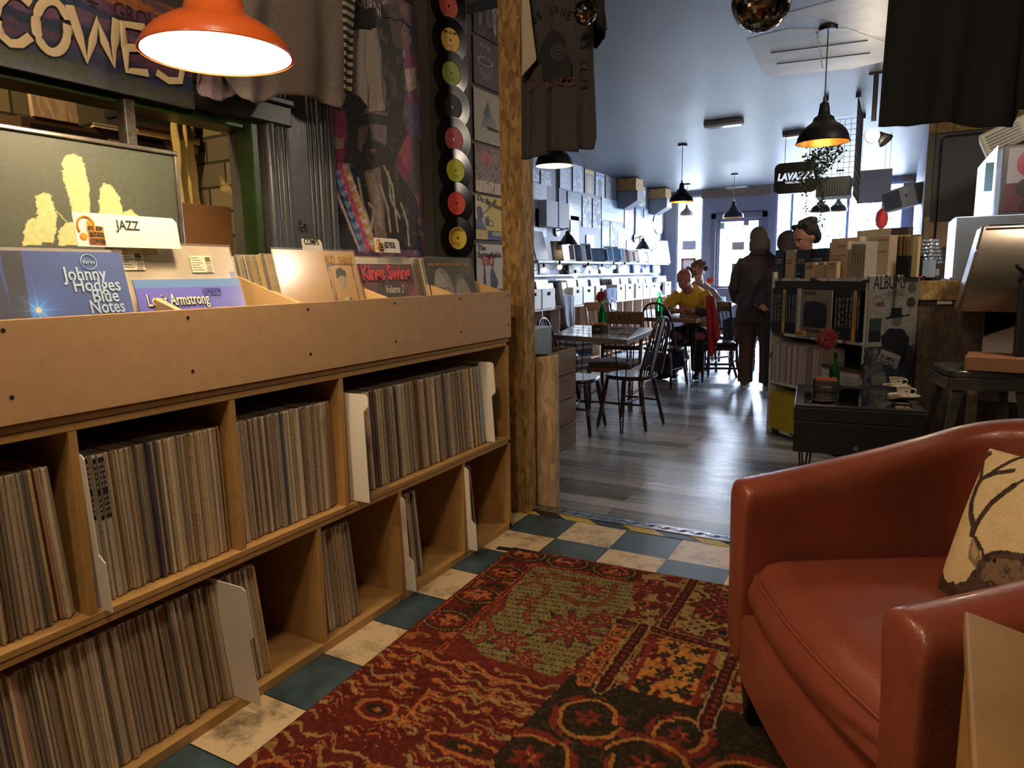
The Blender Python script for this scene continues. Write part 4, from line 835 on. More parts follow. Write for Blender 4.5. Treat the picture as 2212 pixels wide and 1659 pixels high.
# record sleeves pinned in a column beside the post
def pp(f): return f
def poster_args():
    A1 = lambda u, v, cv, asp: art('3b3533', lambda a: (a.poly([(.1, 1), (.2, .1), (.3, .3), (.35, 1)], '7d7370'), a.poly([(.4, 1), (.45, .2), (.6, .2), (.58, 1)], '6a605c'), a.poly([(.7, 1), (.66, .3), (.8, .1), (.9, 1)], '857b76'), a.grain(.5, 14)))(u, v)
    A2 = lambda u, v, cv, asp: art('4e3f42', lambda a: (a.ell(.5, .86, .22, .08, '9a8c8c', ring=.1), a.line([(.3, .86), (.7, .86)], .01, '9a8c8c'), a.poly([(.2, .55), (.85, .55), (.68, .12), (.38, .1)], '2f2628'), *[a.line([(.2 + .12 * k, .5), (.4 + .05 * k, .15)], .012, '8f8080') for k in range(6)], a.ell(.5, .55, .34, .09, '8f8080', ring=.2), a.grain(.15, 30)))(u, v)
    A3 = lambda u, v, cv, asp: art('9d978a', lambda a: (a.poly([(.15, .1), (.55, .85), (.75, .45), (.6, .3), (.3, .3)], '6d6f70'), a.poly([(.35, .55), (.55, .85), (.6, .5)], '4c5052'), a.poly([(.55, .3), (.85, .35), (.85, .5), (.55, .5)], '7c7f82'), a.grain(.06, 40)))(u, v)
    A4 = lambda u, v, cv, asp: art('6a5a4a', lambda a: (a.fill(fbm(a.u, a.v, 14, 4) > .55, '23201f'), a.fill(np.abs(np.sin(fbm(a.u, a.v, 5, 6) * 40)) < .3, 'a08a6a'), a.ell(.5, .72, .22, .15, 'b5482f'), a.ell(.5, .68, .1, .12, '7a2a1e'), a.rect(0, 0, 2, .24, 'cfc4b4'), a.fill(fbm(a.u, a.v, 22, 9) > .62, '9a3a26', .8)))(u, v)
    A5 = lambda u, v, cv, asp: art('cdb545', lambda a: (a.poly([(0, .25), (0, 1), (.5, 1), (.5, .6), (.38, .25)], 'cfc69a'), a.poly([(.0, .22), (.0, .45), (.15, .5), (.3, .45), (.48, .22)], '17140f'), a.ell(.2, .58, .13, .15, '1b1714'), a.ell(.18, .68, .13, .07, '15120f'), a.line([(.3, .55), (.9, .9)], .018, '2a2010'), a.line([(.3, .52), (.8, .42), (.82, .33), (.55, .33), (.52, .42)], .015, '2a2010'), a.ell(.92, .92, .06, .06, '2a2010'), a.poly([(.4, .5), (.6, .55), (.62, .35), (.45, .3)], '2a2010'), a.rect(0, 0, .52, .22, 'c9b33c'), a.rect(.52, 0, 2, .22, '1f2a55'), a.ell(.2, .1, .07, .06, 'a5a090')))(u, v)
    A6 = lambda u, v, cv, asp: art('c9c2b4', lambda a: (a.poly([(.25, .0), (.3, .5), (.38, .5), (.42, 0)], '2a2624'), a.ell(.34, .55, .05, .06, '4a4442'), a.poly([(.6, 0), (.58, .4), (.7, .5), (.95, .15), (.85, 0)], '2a2624'), a.ell(.68, .52, .05, .06, '4a4442')))(u, v)
    return [A1, A2, A3, A4, A5, A6]
PA = poster_args()
rows = [((1021, 1079, -40, 84), 'dark print of a band standing among posts, topmost sleeve beside the chipboard post'), ((1022, 1079, 90, 190), 'dull purple sleeve with a line drawing of a basket'), ((1023, 1082, 200, 310), 'pale grey sleeve with an angular drawing and small print'), ((1025, 1084, 318, 418), 'busy brown sleeve lettered DOGS OF LUST'), ((1026, 1085, 425, 518), 'yellow sleeve of a trumpet player lettered Diz Big Band, Columbia'), ((1028, 1087, 528, 625), 'white sleeve lettered The Springfields HIT in red')]
for i, (px, lb) in enumerate(rows):
    t, wd, ht, cv = wallpanel('record_poster', lb, 'poster', XW + .006, px, 70, PA[i])
    if i == 2: text('SURRENDER', wd * .45, ht * .27, .015, INK, t, width=wd * .42, y=-.006, bold=.02)
    if i == 3: text('DOGS OF LUST', .008, ht * .05, .05, flat('e6ded2'), t, width=wd * .94, y=-.006, bold=.02)
    if i == 4: text('Diz Big Band', wd * .08, ht * .88, .03, INK, t, width=wd * .85, y=-.006, bold=.01, rot=-.15); text('columbia', wd * .55, ht * .1, .03, flat('d8d8d0'), t, width=wd * .42, y=-.006, bold=.02)
    if i == 5: text('The\nSpringfields', .012, ht * .86, .03, INK, t, width=wd * .85, y=-.006, bold=.02); text('HIT', wd * .2, ht * .55, .05, flat('b5382c'), t, width=wd * .5, y=-.006, bold=.04)
# chipboard post and low panel of the doorway
yp = 2.80
a_ = at(1085, 600, 'y', yp); b_ = at(1131, 600, 'y', yp)
o = B().box(0, b_.x - a_.x, 0, .11, 0, CEIL).obj('trim_4', OSB, bevel=.003); o.location = (a_.x, yp, 0); struct(o)
xo = at(1160, 1085, 'z', CZ).x; yo = at(1199, 1081, 'z', CZ).y; zo = at(1166, 770, 'x', -1.46).z
a_ = at(1131, 900, 'y', 2.93); b_ = at(1199, 900, 'y', 2.93)
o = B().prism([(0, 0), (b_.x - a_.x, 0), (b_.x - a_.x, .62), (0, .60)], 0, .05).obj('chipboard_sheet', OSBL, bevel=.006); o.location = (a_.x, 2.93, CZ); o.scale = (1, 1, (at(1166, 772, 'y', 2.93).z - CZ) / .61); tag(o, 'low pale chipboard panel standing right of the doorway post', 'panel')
# ================================================================== orange pendant
pl = EYE + ray(471, 118) * (1.55 / FPX); LK_ = .80
t = thing('pendant_lamp', 'bright orange metal pendant lamp, lit, hanging over the record bins', 'lamp', pl)
ORM = mat('orange_enamel', 'c45a24', .3, coat=.5); INN = mat('white_enamel', 'fff6e4', .4)
prof = [(.200, 0), (.197, .012), (.188, .030), (.165, .055), (.135, .075), (.105, .092), (.085, .105), (.078, .125), (.074, .15), (.062, .185), (.045, .205), (.03, .215)]; prof = [(a_ * LK_, b_ * LK_) for a_, b_ in prof]
B().lathe(prof, 48).obj('shade', ORM, t, smooth=50)
B().lathe([(.162, -.003), (.1635, 0), (.161, .004), (.159, .001)], 48).obj('rim', ORM, t, smooth=60)
B().lathe([(r_ - .003, z_ - .001) for r_, z_ in prof], 48).obj('shade_lining', INN, t, smooth=50)
b = B(); b.cyl((0, 0, .17), (0, 0, CEIL - pl.z), .0035, n=8); b.obj('cable', BLACK, t)
b = B(); b.cyl((0, 0, CEIL - pl.z - .02), (0, 0, CEIL - pl.z), .045, n=20); b.obj('ceiling_rose', BLACK, t)
b = B(); b.ball((0, 0, .062), .030); b.cyl((0, 0, .08), (0, 0, .14), .018, n=12); b.obj('bulb', mat('lit_bulb', 'fff1d8', .5, emit=('ffe2b0', 55)), t, smooth=60)
light('orange_pendant_light', 'POINT', (pl.x, pl.y, pl.z + .012), 20, (1, .76, .48), .05)
# ================================================================== sweatshirts above the bins
GRY = mat('grey_marl', '6f6662', .95, noise=(160, .22), bump=(220, .2)); GRY2 = mat('light_grey_marl', '8d8680', .95, noise=(160, .25), bump=(220, .2)); NAVY = mat('dark_knit', '1e1d20', .95)
PURP = mat('mauve_grey_marl', '6b5a62', .95, noise=(140, .2))
xg = -1.66
t = thing('sweatshirt', 'grey sweatshirt hanging by the ceiling behind the orange lamp', 'sweatshirt', at(600, -60, 'x', xg))
cloth('body', '', '', [(470, -160), (530, -160), (600, -160), (680, -160), (760, -160)], [(478, 160), (500, 185), (520, 212), (540, 224), (570, 222), (600, 205), (640, 206), (685, 214), (715, 226), (733, 236), (752, 196)], xg, GRY, .009, 3, parent=t, seed=3)
cloth('sleeve', '', '', [(440, -60), (478, -60), (520, -60)], [(430, 165), (436, 205), (455, 216), (480, 219), (505, 206), (514, 172)], xg - .03, PURP, .01, 2, nu=24, parent=t, seed=8)
t = thing('striped_sweatshirt', 'sweatshirt with a black and cream striped edge and a grey sleeve with black band', 'sweatshirt', at(780, -60, 'x', xg - .04))
stp = mat('stripes_bw', '8f8878', .95); _b = stp.node_tree.nodes['Principled BSDF']; _tc = N(stp, 'ShaderNodeTexCoord'); _w = N(stp, 'ShaderNodeTexWave', Scale=12., bands_direction='Z'); _r = N(stp, 'ShaderNodeValToRGB'); _r.color_ramp.interpolation = 'CONSTANT'; _r.color_ramp.elements[0].color = lin('1b1a1a'); _r.color_ramp.elements[1].position = .5; _r.color_ramp.elements[1].color = lin('8f8878')
LK(stp, _tc.outputs['Object'], _w.inputs['Vector']); LK(stp, _w.outputs['Fac'], _r.inputs[0]); LK(stp, _r.outputs[0], _b.inputs['Base Color'])
cloth('striped_edge', '', '', [(741, -80), (772, -80)], [(741, 196), (752, 204), (758, 200)], xg + .035, stp, .006, 1, nu=16, parent=t, seed=2)
cloth('sleeve_band', '', '', [(756, 18), (812, 18)], [(758, 66), (814, 62)], xg - .055, NAVY, .01, 2, nu=24, nv=14, parent=t, seed=5)
cloth('sleeve', '', '', [(758, 64), (785, 64), (815, 60)], [(761, 200), (778, 215), (792, 232), (800, 242), (820, 242), (834, 238), (836, 190)], xg - .055, GRY2, .014, 2, nu=36, parent=t, seed=5)
# ================================================================== tees hanging in the doorway
TEE = mat('dark_grey_jersey', '3f3a3c', .95, noise=(200, .12), bump=(260, .15)); yt = 2.62
t = thing('hanging_tee', 'charcoal tee printed with a hooded camera figure hanging in the doorway', 'shirt', at(1200, -60, 'y', yt))
cloth('body', '', '', [(1126, -130), (1180, -130), (1240, -130), (1277, -130)], [(1128, 345), (1150, 342), (1180, 336), (1188, 328), (1210, 326), (1248, 328), (1252, 322), (1283, 323), (1290, 300)], yt, TEE, .012, 4, axis='y', parent=t, seed=4)
cloth('sleeve', '', '', [(1270, -130), (1300, -60), (1305, -10)], [(1282, 104), (1292, 104), (1304, 84), (1312, 66)], yt + .03, mat('black_jersey', '222226', .95), .006, 2, axis='y', nu=20, parent=t, seed=1)
def tw(s, px, py, h, w_, m, **k):
    p = at(px, py, 'y', yt - .02); q = text(s, 0, 0, h, m, t, width=w_, y=0, name='printed_lettering', **k); q.location = p - t.location; return q
for i, ch in enumerate('SOUNDS OWNERS CLUB'):
    f = i / 17; th = R(185 - 205 * f); px = 1196 + 56 * math.cos(th) * (1 if f < .6 else 1.02); py = 92 - 62 * math.sin(th)
    if f > .62: px = 1252; py = 66 + (f - .62) * 300
    if ch != ' ': tw(ch, px, py, .03, .016, DK, bold=.02, rot=(th - R(90)) if f <= .62 else R(-88))
b = B(); P = [at(x_, y_, 'y', yt - .019) - t.location for x_, y_ in ellpx(1196, 112, 34, 48)[:-1]]; P2 = [at(x_, y_, 'y', yt - .019) - t.location for x_, y_ in [(1172, 172), (1170, 140), (1160, 128), (1168, 100), (1190, 64), (1214, 72), (1222, 110), (1234, 136), (1234, 172)]]
b.add(P2, [tuple(range(len(P2)))]); b.obj('printed_figure', mat('print_black', '161517', .8), t, solid=.001)
for rr_ in (16, 11, 5):
    b = B(); b.tube([at(x_, y_, 'y', yt - .022) - t.location for x_, y_ in ellpx(1206, 112, rr_, rr_)[:-1]], .0012, 5, closed=True); b.obj('printed_lens', flat('6a625e'), t)
for k, (s_, px) in enumerate((('ON', 1140), ('BONE', 1180), ('CO', 1224))): tw(s_, px, 196 - k * 5, .03, .045 + .03 * (k == 1), flat('6a3a2e'), shear=.3, rot=.1)
cloth('white_cloth', 'white cloth corner hanging between the chipboard post and the charcoal tee', 'cloth', [(1125, -40), (1132, -40), (1138, -40)], [(1128, 168), (1142, 148), (1159, 128)], yt - .05, mat('cream_cotton', 'b0a28c', .9), .004, 1, axis='y', nu=14)
cloth('dark_tee', 'large black cloth shirt hanging over the right side of the doorway', 'shirt', [(1930, -120), (2060, -120), (2200, -120), (2300, -120)], [(1897, 272), (1960, 274), (2020, 264), (2060, 266), (2110, 276), (2188, 275), (2198, 236), (2260, 240)], yt, mat('black_cotton', '15171c', .95, noise=(180, .2)), .010, 4, axis='y', nu=70, seed=9)
# ================================================================== mirror balls
def disco(px, py, rpx, y, label, n=22):
    p = at(px, py, 'y', y); depth = (p - EYE).dot(V([float(k) for k in CR[:, 2]])); r = rpx / FPX * depth
    t = thing('mirror_ball', label, 'mirror ball', p); b = B(); b.ball((0, 0, 0), r * .985, n=32); b.obj('core', flat('2a2a2c'), t, smooth=60)
    rs = random.Random(4); b = B(); ms = [mat('mirror_tile', 'c9c6c0', .06, metal=1), mat('mirror_tile_dark', '55504a', .1, metal=1), mat('mirror_tile_gold', 'b08a50', .1, metal=1)]
    m = n
    for i in range(1, m):
        th = PI * i / m; k_ = max(4, int(2 * m * math.sin(th)))
        for j in range(k_):
            ph = 2 * PI * (j + .5 * (i % 2)) / k_; nn = V((math.sin(th) * math.cos(ph), math.sin(th) * math.sin(ph), math.cos(th))); u_ = V((-math.sin(ph), math.cos(ph), 0)); w_ = nn.cross(u_)
            nn2 = (nn + V((rs.uniform(-1, 1), rs.uniform(-1, 1), rs.uniform(-1, 1))) * .05).normalized(); u2 = (u_ - nn2 * u_.dot(nn2)).normalized(); w2 = nn2.cross(u2); h = r * PI / m * .47; c0 = nn * r
            b.cur = rs.choice((0, 0, 1, 1, 2)); b.add([c0 - u2 * h - w2 * h, c0 + u2 * h - w2 * h, c0 + u2 * h + w2 * h, c0 - u2 * h + w2 * h], [(0, 1, 2, 3)])
    b.obj('mirror_tiles', ms, t); b = B(); b.cyl((0, 0, r), (0, 0, r + .02), .012); b.cyl((0, 0, r), (0, 0, CEIL - p.z), .0015, n=6); b.obj('hanging_cord', BLACK, t)
disco(1264, 27, 25, 2.45, 'small mirror ball hanging in front of the charcoal tee', 16)
disco(1645, 2, 62, 2.75, 'large mirror ball hanging at the top of the doorway', 26)
# ================================================================== armchair
LEA = mat('russet_leather', '85432f', .33, noise=(6, .14), bump=(180, .12), coat=.12)
FL = V((-.31, 1.695)); FRt = V((.075, 1.045)); dX = (FRt - FL); wch = dX.length; dX.normalize(); yawc = math.atan2(dX.y, dX.x)
fc = (FL + FRt) / 2
t = thing('armchair', 'russet red leather tub armchair on the rug', 'armchair', (fc.x, fc.y, .012), yawc)
HW = wch / 2; TH = .10; DP = .66
def tub():
    # path of the outer wall: left arm front -> back -> right arm front ; u in 0..1
    pts = []; rad = .20
    for k in range(8): pts.append((-HW, .0 + (DP - rad) * k / 7))
    for k in range(1, 9): a_ = PI - (PI / 2) * k / 8; pts.append((-HW + rad + rad * math.cos(a_), DP - rad + rad * math.sin(a_)))
    for k in range(1, 6): pts.append((-HW + rad + (2 * HW - 2 * rad) * k / 6, DP + .012 * math.sin(PI * k / 6)))
    rgt = [(-x, y) for x, y in pts[:16]][::-1]; pts += rgt; n = len(pts)
    Z0 = .15; b = B(); sec_n = 0; vs = []
    for i, (x, y) in enumerate(pts):
        a_ = V(pts[max(0, i - 1)]); c_ = V(pts[min(n - 1, i + 1)]); tg = (c_ - a_).normalized(); nin = V((tg.y, -tg.x))
        s_ = min(i, n - 1 - i) / ((n - 1) / 2); top = .622 + .155 * math.sin(min(1, s_ * 1.12) * PI / 2) ** 1.15
        rk = .03 * max(0, y - .3) / .3
        sec = [(0, Z0), (0, Z0 + .1), (0, (top + Z0) / 2), (-.006, top - .05)]
        for k in range(7): q = PI * k / 6; sec.append((TH / 2 - (TH / 2 + .006) * math.cos(q), top - .035 + .038 * math.sin(q)))
        sec += [(TH - .004, top - .1), (TH - .01, .42), (TH - .01, Z0 + .1), (TH - .01, Z0)]
        sec_n = len(sec)
        for d_, z_ in sec:
            out = -rk * (z_ / .77); vs.append((x + nin.x * (d_ + out), y + nin.y * (d_ + out), z_))
    fs = [(i * sec_n + k, (i + 1) * sec_n + k, (i + 1) * sec_n + k + 1, i * sec_n + k + 1) for i in range(n - 1) for k in range(sec_n - 1)]
    b.add(vs, fs)
    # rounded fronts of the arms
    for i, sgn in ((0, 1), (n - 1, -1)):
        ring = vs[i * sec_n:(i + 1) * sec_n]; c0 = sum((V(p) for p in ring), V()) / sec_n; prev = list(range(len(b.v) - len(vs) + i * sec_n, len(b.v) - len(vs) + (i + 1) * sec_n)) if False else None
        lay = [ring]
        for k, (sc_, fy) in enumerate(((.985, -.010), (.94, -.018), (.6, -.021), (.0, -.022))):
            lay.append([(p[0] * sc_ + (c0.x if True else 0) * (1 - sc_), p[1] + fy, p[2] * (sc_ if sc_ > .5 else sc_) + c0.z * (1 - sc_)) for p in ring])
        o = len(b.v)
        for l_ in lay: b.v += [tuple(p) for p in l_]
        for a2 in range(len(lay) - 1):
            for k in range(sec_n): b.f.append((o + a2 * sec_n + k, o + a2 * sec_n + (k + 1) % sec_n, o + (a2 + 1) * sec_n + (k + 1) % sec_n, o + (a2 + 1) * sec_n + k)); b.mi.append(0)
    return b
o = tub().obj('arms_and_back', LEA, t, smooth=60, sub=1)
# seams
for ux in (-.27, .27):
    b = B(); b.tube([(ux * .86, DP - TH - .002, .43), (ux * .88, DP - TH - .004, .55), (ux * .9, DP - TH - .002, .66), (ux * .93, DP - TH + .02, .735), (ux * .96, DP - TH / 2, .772), (ux, DP - .01, .74), (ux, DP + .004, .5)], .0028, 6); b.obj('piped_seam', LEA, t, smooth=60)
# apron and seat
b = B(); n = 14; vs = []; 
for i in range(n + 1):
    f = i / n; x = -HW + TH * .8 + (2 * HW - TH * 1.6) * f; yb = -.012 - .018 * math.sin(PI * f)
    for z_ in (.135, .14, .2, .285, .30): vs.append((x, yb + (.006 if z_ in (.135, .30) else 0), z_))
    vs.append((x, .06, .30)); vs.append((x, .06, .135))
b.add(vs, [(i * 7 + k, (i + 1) * 7 + k, (i + 1) * 7 + (k + 1) % 7, i * 7 + (k + 1) % 7) for i in range(n) for k in range(7)]); b.obj('apron', LEA, t, smooth=50)
def cushion():
    nx, ny = 44, 44; vs = []; W = HW - TH + .004; top = []; 
    for i in range(nx + 1):
        for j in range(ny + 1):
            u_ = -1 + 2 * i / nx; v_ = j / ny; x = u_ * W; y = .012 - .022 * (1 - u_ * u_) * (1 - v_) + (DP - TH - .017) * v_
            e = min(1 - abs(u_), v_, 1 - v_); rim = 1 - max(0, 1 - min(e, .10) / .10) ** 2.2
            z_ = .40 + .045 * rim + .018 * (1 - u_ * u_) * math.sin(PI * v_) ** .5
            wr = .006 * math.sin(34 * (y + .25 * x) + 3 * math.sin(7 * x)) * max(0, u_ - .15) * max(0, .35 - v_) * 3
            top.append((x, y, z_ + wr * 1.2))
    b = B(); b.add(top, [(i * (ny + 1) + j, (i + 1) * (ny + 1) + j, (i + 1) * (ny + 1) + j + 1, i * (ny + 1) + j + 1) for i in range(nx) for j in range(ny)])
    # front border
    vs = []; m = 12
    for i in range(nx + 1):
        u_ = -1 + 2 * i / nx; x = u_ * W; y0 = .012 - .022 * (1 - u_ * u_)
        for k in range(m + 1):
            g = k / m; bul = .022 * math.sin(PI * g); wr = .010 * math.sin(5.5 * PI * g + 5 * u_) * max(0, u_ - .25) ** 1.2 * math.sin(PI * g)
            vs.append((x, y0 - bul - wr + .012 * g, .40 - .105 * g))
    b.add(vs, [(i * (m + 1) + k, (i + 1) * (m + 1) + k, (i + 1) * (m + 1) + k + 1, i * (m + 1) + k + 1) for i in range(nx) for k in range(m)])
    b.box(-W, W, .05, DP - TH, .30, .38); return b
sc_ = cushion().obj('seat_cushion', LEA, t, smooth=75)
b = B(); W = HW - TH; b.tube([(u_ * W, .010 - .022 * (1 - u_ * u_), .404) for u_ in np.linspace(-.98, .98, 24)], .0042, 8); b.obj('cushion_piping', LEA, sc_, smooth=60)
for lx in (-HW + .055, HW - .055):
    for ly in (.042, DP - .09):
        b = B(); b.loft([(0, 0, 0, .024, .024, .35), (0, 0, .15, .034, .034, .35), (0, 0, .16, .034, .034, .35)], 16); q = b.obj('leg', mat('black_leg', '0e0d0e', .3), t, smooth=40); q.location = (lx, ly, 0)
# stag cushion leaning in the corner
def pillow(u, v): return -.055 * (np.clip(np.sin(PI * u), 0, 1) * np.clip(np.sin(PI * v), 0, 1)) ** .55
def to_w(lx, ly, lz): c_, s_ = math.cos(yawc), math.sin(yawc); return V((fc.x + lx * c_ - ly * s_, fc.y + lx * s_ + ly * c_, lz))
BLp = at(2040, 1235, 'y', 1.60); TLp = at(2136, 968, 'y', 1.66)
ex = V((math.cos(yawc + R(8)), math.sin(yawc + R(8)), 0)); ez = (TLp - BLp); 
ez = (ez - ex * ez.dot(ex) * .45).normalized(); ex = (ex - ez * ex.dot(ez)).normalized(); ey = ez.cross(ex)
BLc = BLp - ez * .055
M4 = Matrix(((ex.x, ey.x, ez.x, BLc.x), (ex.y, ey.y, ez.y, BLc.y), (ex.z, ey.z, ez.z, BLc.z), (0, 0, 0, 1)))
PW = (TLp - BLc).dot(ez)
t = thing('stag_cushion', 'cream cushion printed with an antlered stag leaning in the armchair corner', 'cushion'); t.matrix_world = M4
def conv_plane(*pts):
    o = []
    for p in pts:
        d = ray(*p); k = (BLc - EYE).dot(ey) / d.dot(ey); q = EYE + d * k - BLc; o.append((q.dot(ex) / PW, q.dot(ez) / PW))
    return o
def p_stag(u, v):
    a = Art(u, v, 'd6bd90'); n = fbm(u, v, 30, 3); a.fill(fbm(u, v, 3, 9) > .55, 'cdb285', .5); cv = conv_plane
    def L(w_, *p, c='4a3a33'): a.line(cv(*p), w_, c)
    L(.024, (2140, 1165), (2142, 1148), (2128, 1120), (2122, 1090), (2128, 1060), (2136, 1040)); L(.019, (2136, 1040), (2130, 1015), (2126, 995), (2142, 982)); L(.014, (2136, 1040), (2160, 1030), (2184, 1012), (2212, 990)); L(.015, (2140, 1040), (2170, 1030), (2212, 1024))
    L(.02, (2143, 1160), (2155, 1135), (2180, 1100), (2225, 1060)); L(.010, (2300, 1000), (2225, 1060))
    a.poly(cv((2130, 1215), (2138, 1180), (2146, 1168), (2160, 1190), (2165, 1215), (2175, 1238), (2150, 1240)), '8a7458'); a.poly(cv((2138, 1205), (2146, 1180), (2158, 1208), (2150, 1225)), 'b39b78')
    a.u = u + (n - .5) * .05; a.poly(cv((2150, 1240), (2170, 1215), (2190, 1205), (2215, 1205), (2300, 1215), (2300, 1330), (2080, 1330), (2085, 1268), (2120, 1262)), '54403a'); a.poly(cv((2020, 1200), (2040, 1228), (2062, 1262), (2085, 1262), (2095, 1330), (2000, 1330)), '4a332e')
    a.poly(cv((2146, 1168), (2158, 1175), (2175, 1212), (2192, 1222), (2180, 1238), (2160, 1200)), '3a2c28'); a.poly(cv((2160, 1258), (2178, 1226), (2200, 1220), (2300, 1230), (2300, 1275), (2180, 1275)), '7a634c'); a.u = u
    a.ell(*cv((2199, 1226))[0], .014, .012, '17110e'); a.fill((n > .6) & (a.c.sum(-1) < 1.3), '2c211d', .6); a.grain(.07, 120); return a
FAB = PAINTF
panel('cushion_front', PW, PW, 170, p_stag, t, FAB, th=.002, bulge=pillow)
b = B(); nn_ = 24; vs = []
for i in range(nn_ + 1):
    for j in range(nn_ + 1): u_, v_ = i / nn_, j / nn_; vs.append((u_ * PW, .052 * (max(0, math.sin(PI * u_)) * max(0, math.sin(PI * v_))) ** .55, v_ * PW))
b.add(vs, [(i * (nn_ + 1) + j, (i + 1) * (nn_ + 1) + j, (i + 1) * (nn_ + 1) + j + 1, i * (nn_ + 1) + j + 1) for i in range(nn_) for j in range(nn_)]); b.obj('cushion_back', mat('tan_cotton', 'b8935a', .9), t, smooth=60)
# ================================================================== wooden side table at the lower right
zt = .70
c1 = at(2083, 1316, 'z', zt); c2 = at(2100, 1659, 'z', zt); c3 = at(2212, 1365, 'z', zt)
eL = (c2 - c1).normalized(); eF = (c3 - c1).normalized(); c4 = c1 + eF * .5; c5 = c1 + eL * .62; c6 = c5 + eF * .5
t = thing('side_table', 'light oak side table with solid sides at the lower right corner', 'table', (c1.x, c1.y, 0))
b = B(); b.slab([(p.x - c1.x, p.y - c1.y) for p in (c1, c5, c6, c4)], zt - .028, zt); b.obj('table_top', mat('oak_top', '8f6c3a', .42, noise=(7, .14), stretch=(1.5, 1.5, 1), bump=(60, .03)), t, bevel=.004)
def inset(p, k): return ((p.x - c1.x) + eF.x * k, (p.y - c1.y) + eF.y * k)
b = B(); b.slab([inset(c1 + eL * .01, .006), inset(c5 - eL * .01, .006), inset(c5 - eL * .01, .026), inset(c1 + eL * .01, .026)], .10, zt - .028); b.obj('side_panel', WOOD, t, bevel=.002)
b = B(); b.slab([inset(c1 + eL * .01, .026), inset(c1 + eL * .03, .026), inset(c1 + eL * .03, .48), inset(c1 + eL * .01, .48)], .10, zt - .028); b.obj('back_board', WOOD, t, bevel=.002)
for k0 in (.02, .56):
    for f in (.012, .44):
        p = c1 + eL * k0; b = B(); b.slab([inset(p, f), inset(p + eL * .035, f), inset(p + eL * .035, f + .03), inset(p, f + .03)], 0, .10); b.obj('leg', flat('c9bfa8'), t)

# ================================================================== cafe shell
def yb_(px, py): return at(px, py, 'y', YB)
W1 = (yb_(1461, 500).x, yb_(1518, 500).x, .35, yb_(1490, 424).z)
WD = (yb_(1550, 550).x, yb_(1639, 550).x, yb_(1595, 621).z, yb_(1595, 474).z)
W2 = (yb_(1675, 480).x, yb_(1950, 480).x, .88, 2.52)
b = B(); xs = [XL - .1, W1[0], W1[1], WD[0], WD[1], W2[0], W2[1], XR + .1]
for i in range(0, 7, 2): b.box(xs[i], xs[i + 1], YB, YB + .15, CZ, CEIL)
for q in (W1, WD, W2): b.box(q[0], q[1], YB, YB + .15, CZ, q[2]); b.box(q[0], q[1], YB, YB + .15, q[3], CEIL)
WPUR = mat('window_wall_paint', '64636f', .5, noise=(4, .08)); struct(b.obj('wall_window', WPUR))
struct(B().box(XL - .1, XL, 3.46, YB, CZ, CEIL).obj('wall_cafe_left', WALLP))
struct(B().box(XR, XR + .1, 7.7, YB, CZ, CEIL).obj('wall_cafe_right', WALLP))
struct(B().box(XR, 3.4, 7.6, 7.7, CZ, CEIL).obj('wall_cafe_return', mat('beige_grey_wall', '6c655e', .7)))
struct(B().box(3.3, 3.4, YS + .12, 7.6, CZ, CEIL).obj('wall_cafe_side', WALLD))
def wframe(name, q, bars, m, hb=()):
    b = B(); e = .03
    b.box(q[0], q[0] + e, YB + .02, YB + .09, q[2], q[3]); b.box(q[1] - e, q[1], YB + .02, YB + .09, q[2], q[3]); b.box(q[0], q[1], YB + .02, YB + .09, q[3] - e, q[3]); b.box(q[0], q[1], YB + .02, YB + .09, q[2], q[2] + e)
    for x in bars: b.box(x - .022, x + .022, YB + .02, YB + .09, q[2], q[3])
    for z in hb: b.box(q[0], q[1], YB + .03, YB + .08, z - .02, z + .02)
    o = struct(b.obj(name, m)); g = B().box(q[0], q[1], YB + .05, YB + .054, q[2], q[3]).obj('pane', GLASSW, o); return o
GLASSW = mat('window_pane', 'ffffff', 0, alpha=.06, spec=.3)
WFR = mat('white_window_frame', 'b9c4d6', .5)
wframe('window_1', W1, [], WFR)
wframe('window_2', W2, [yb_(1709, 480).x, yb_(1830, 480).x, yb_(1905, 480).x], mat('blue_grey_frame', '7f8fb0', .5))
dr = wframe('door_1', WD, [], mat('door_paint', '5f5a70', .4))
b = B(); b.box(WD[0] - .13, WD[1] + .13, YB - .03, YB - .005, WD[3] + .02, WD[3] + .12); b.box(WD[0] - .13, WD[0] - .04, YB - .03, YB - .005, CZ, WD[3] + .12); b.box(WD[1] + .04, WD[1] + .13, YB - .03, YB - .005, CZ, WD[3] + .12); b.box(WD[0] - .04, WD[1] + .04, YB - .02, YB - .005, CZ, WD[2] - .01)
struct(b.obj('trim_5', mat('door_surround', '4f4a58', .5), bevel=.004))
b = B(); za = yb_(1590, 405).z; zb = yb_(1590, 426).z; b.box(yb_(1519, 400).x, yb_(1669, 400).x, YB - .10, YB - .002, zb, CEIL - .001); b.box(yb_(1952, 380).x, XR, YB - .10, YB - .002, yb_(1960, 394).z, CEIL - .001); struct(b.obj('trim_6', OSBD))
for (px0, px1, py0, py1, c_, lb) in ((1580, 1607, 522, 540, '8d8878', 'small grey notice stuck on the door glass'), (1554, 1564, 480, 495, '7fa096', 'small green shield sticker on the door glass'), (1579, 1592, 569, 594, '4a4852', 'dark square notice low on the door glass'), (1605, 1617, 474, 487, '6b6a80', 'grey square badge at the top corner of the door glass'), (1472, 1502, 519, 540, 'a8a0a4', 'pale written notice in the left window')):
    p = yb_(px0, py1); q = yb_(px1, py0); o = B().box(0, q.x - p.x, 0, .004, 0, q.z - p.z).obj('notice', flat(c_)); o.location = (p.x, YB + .044, p.z); tag(o, lb, 'notice')
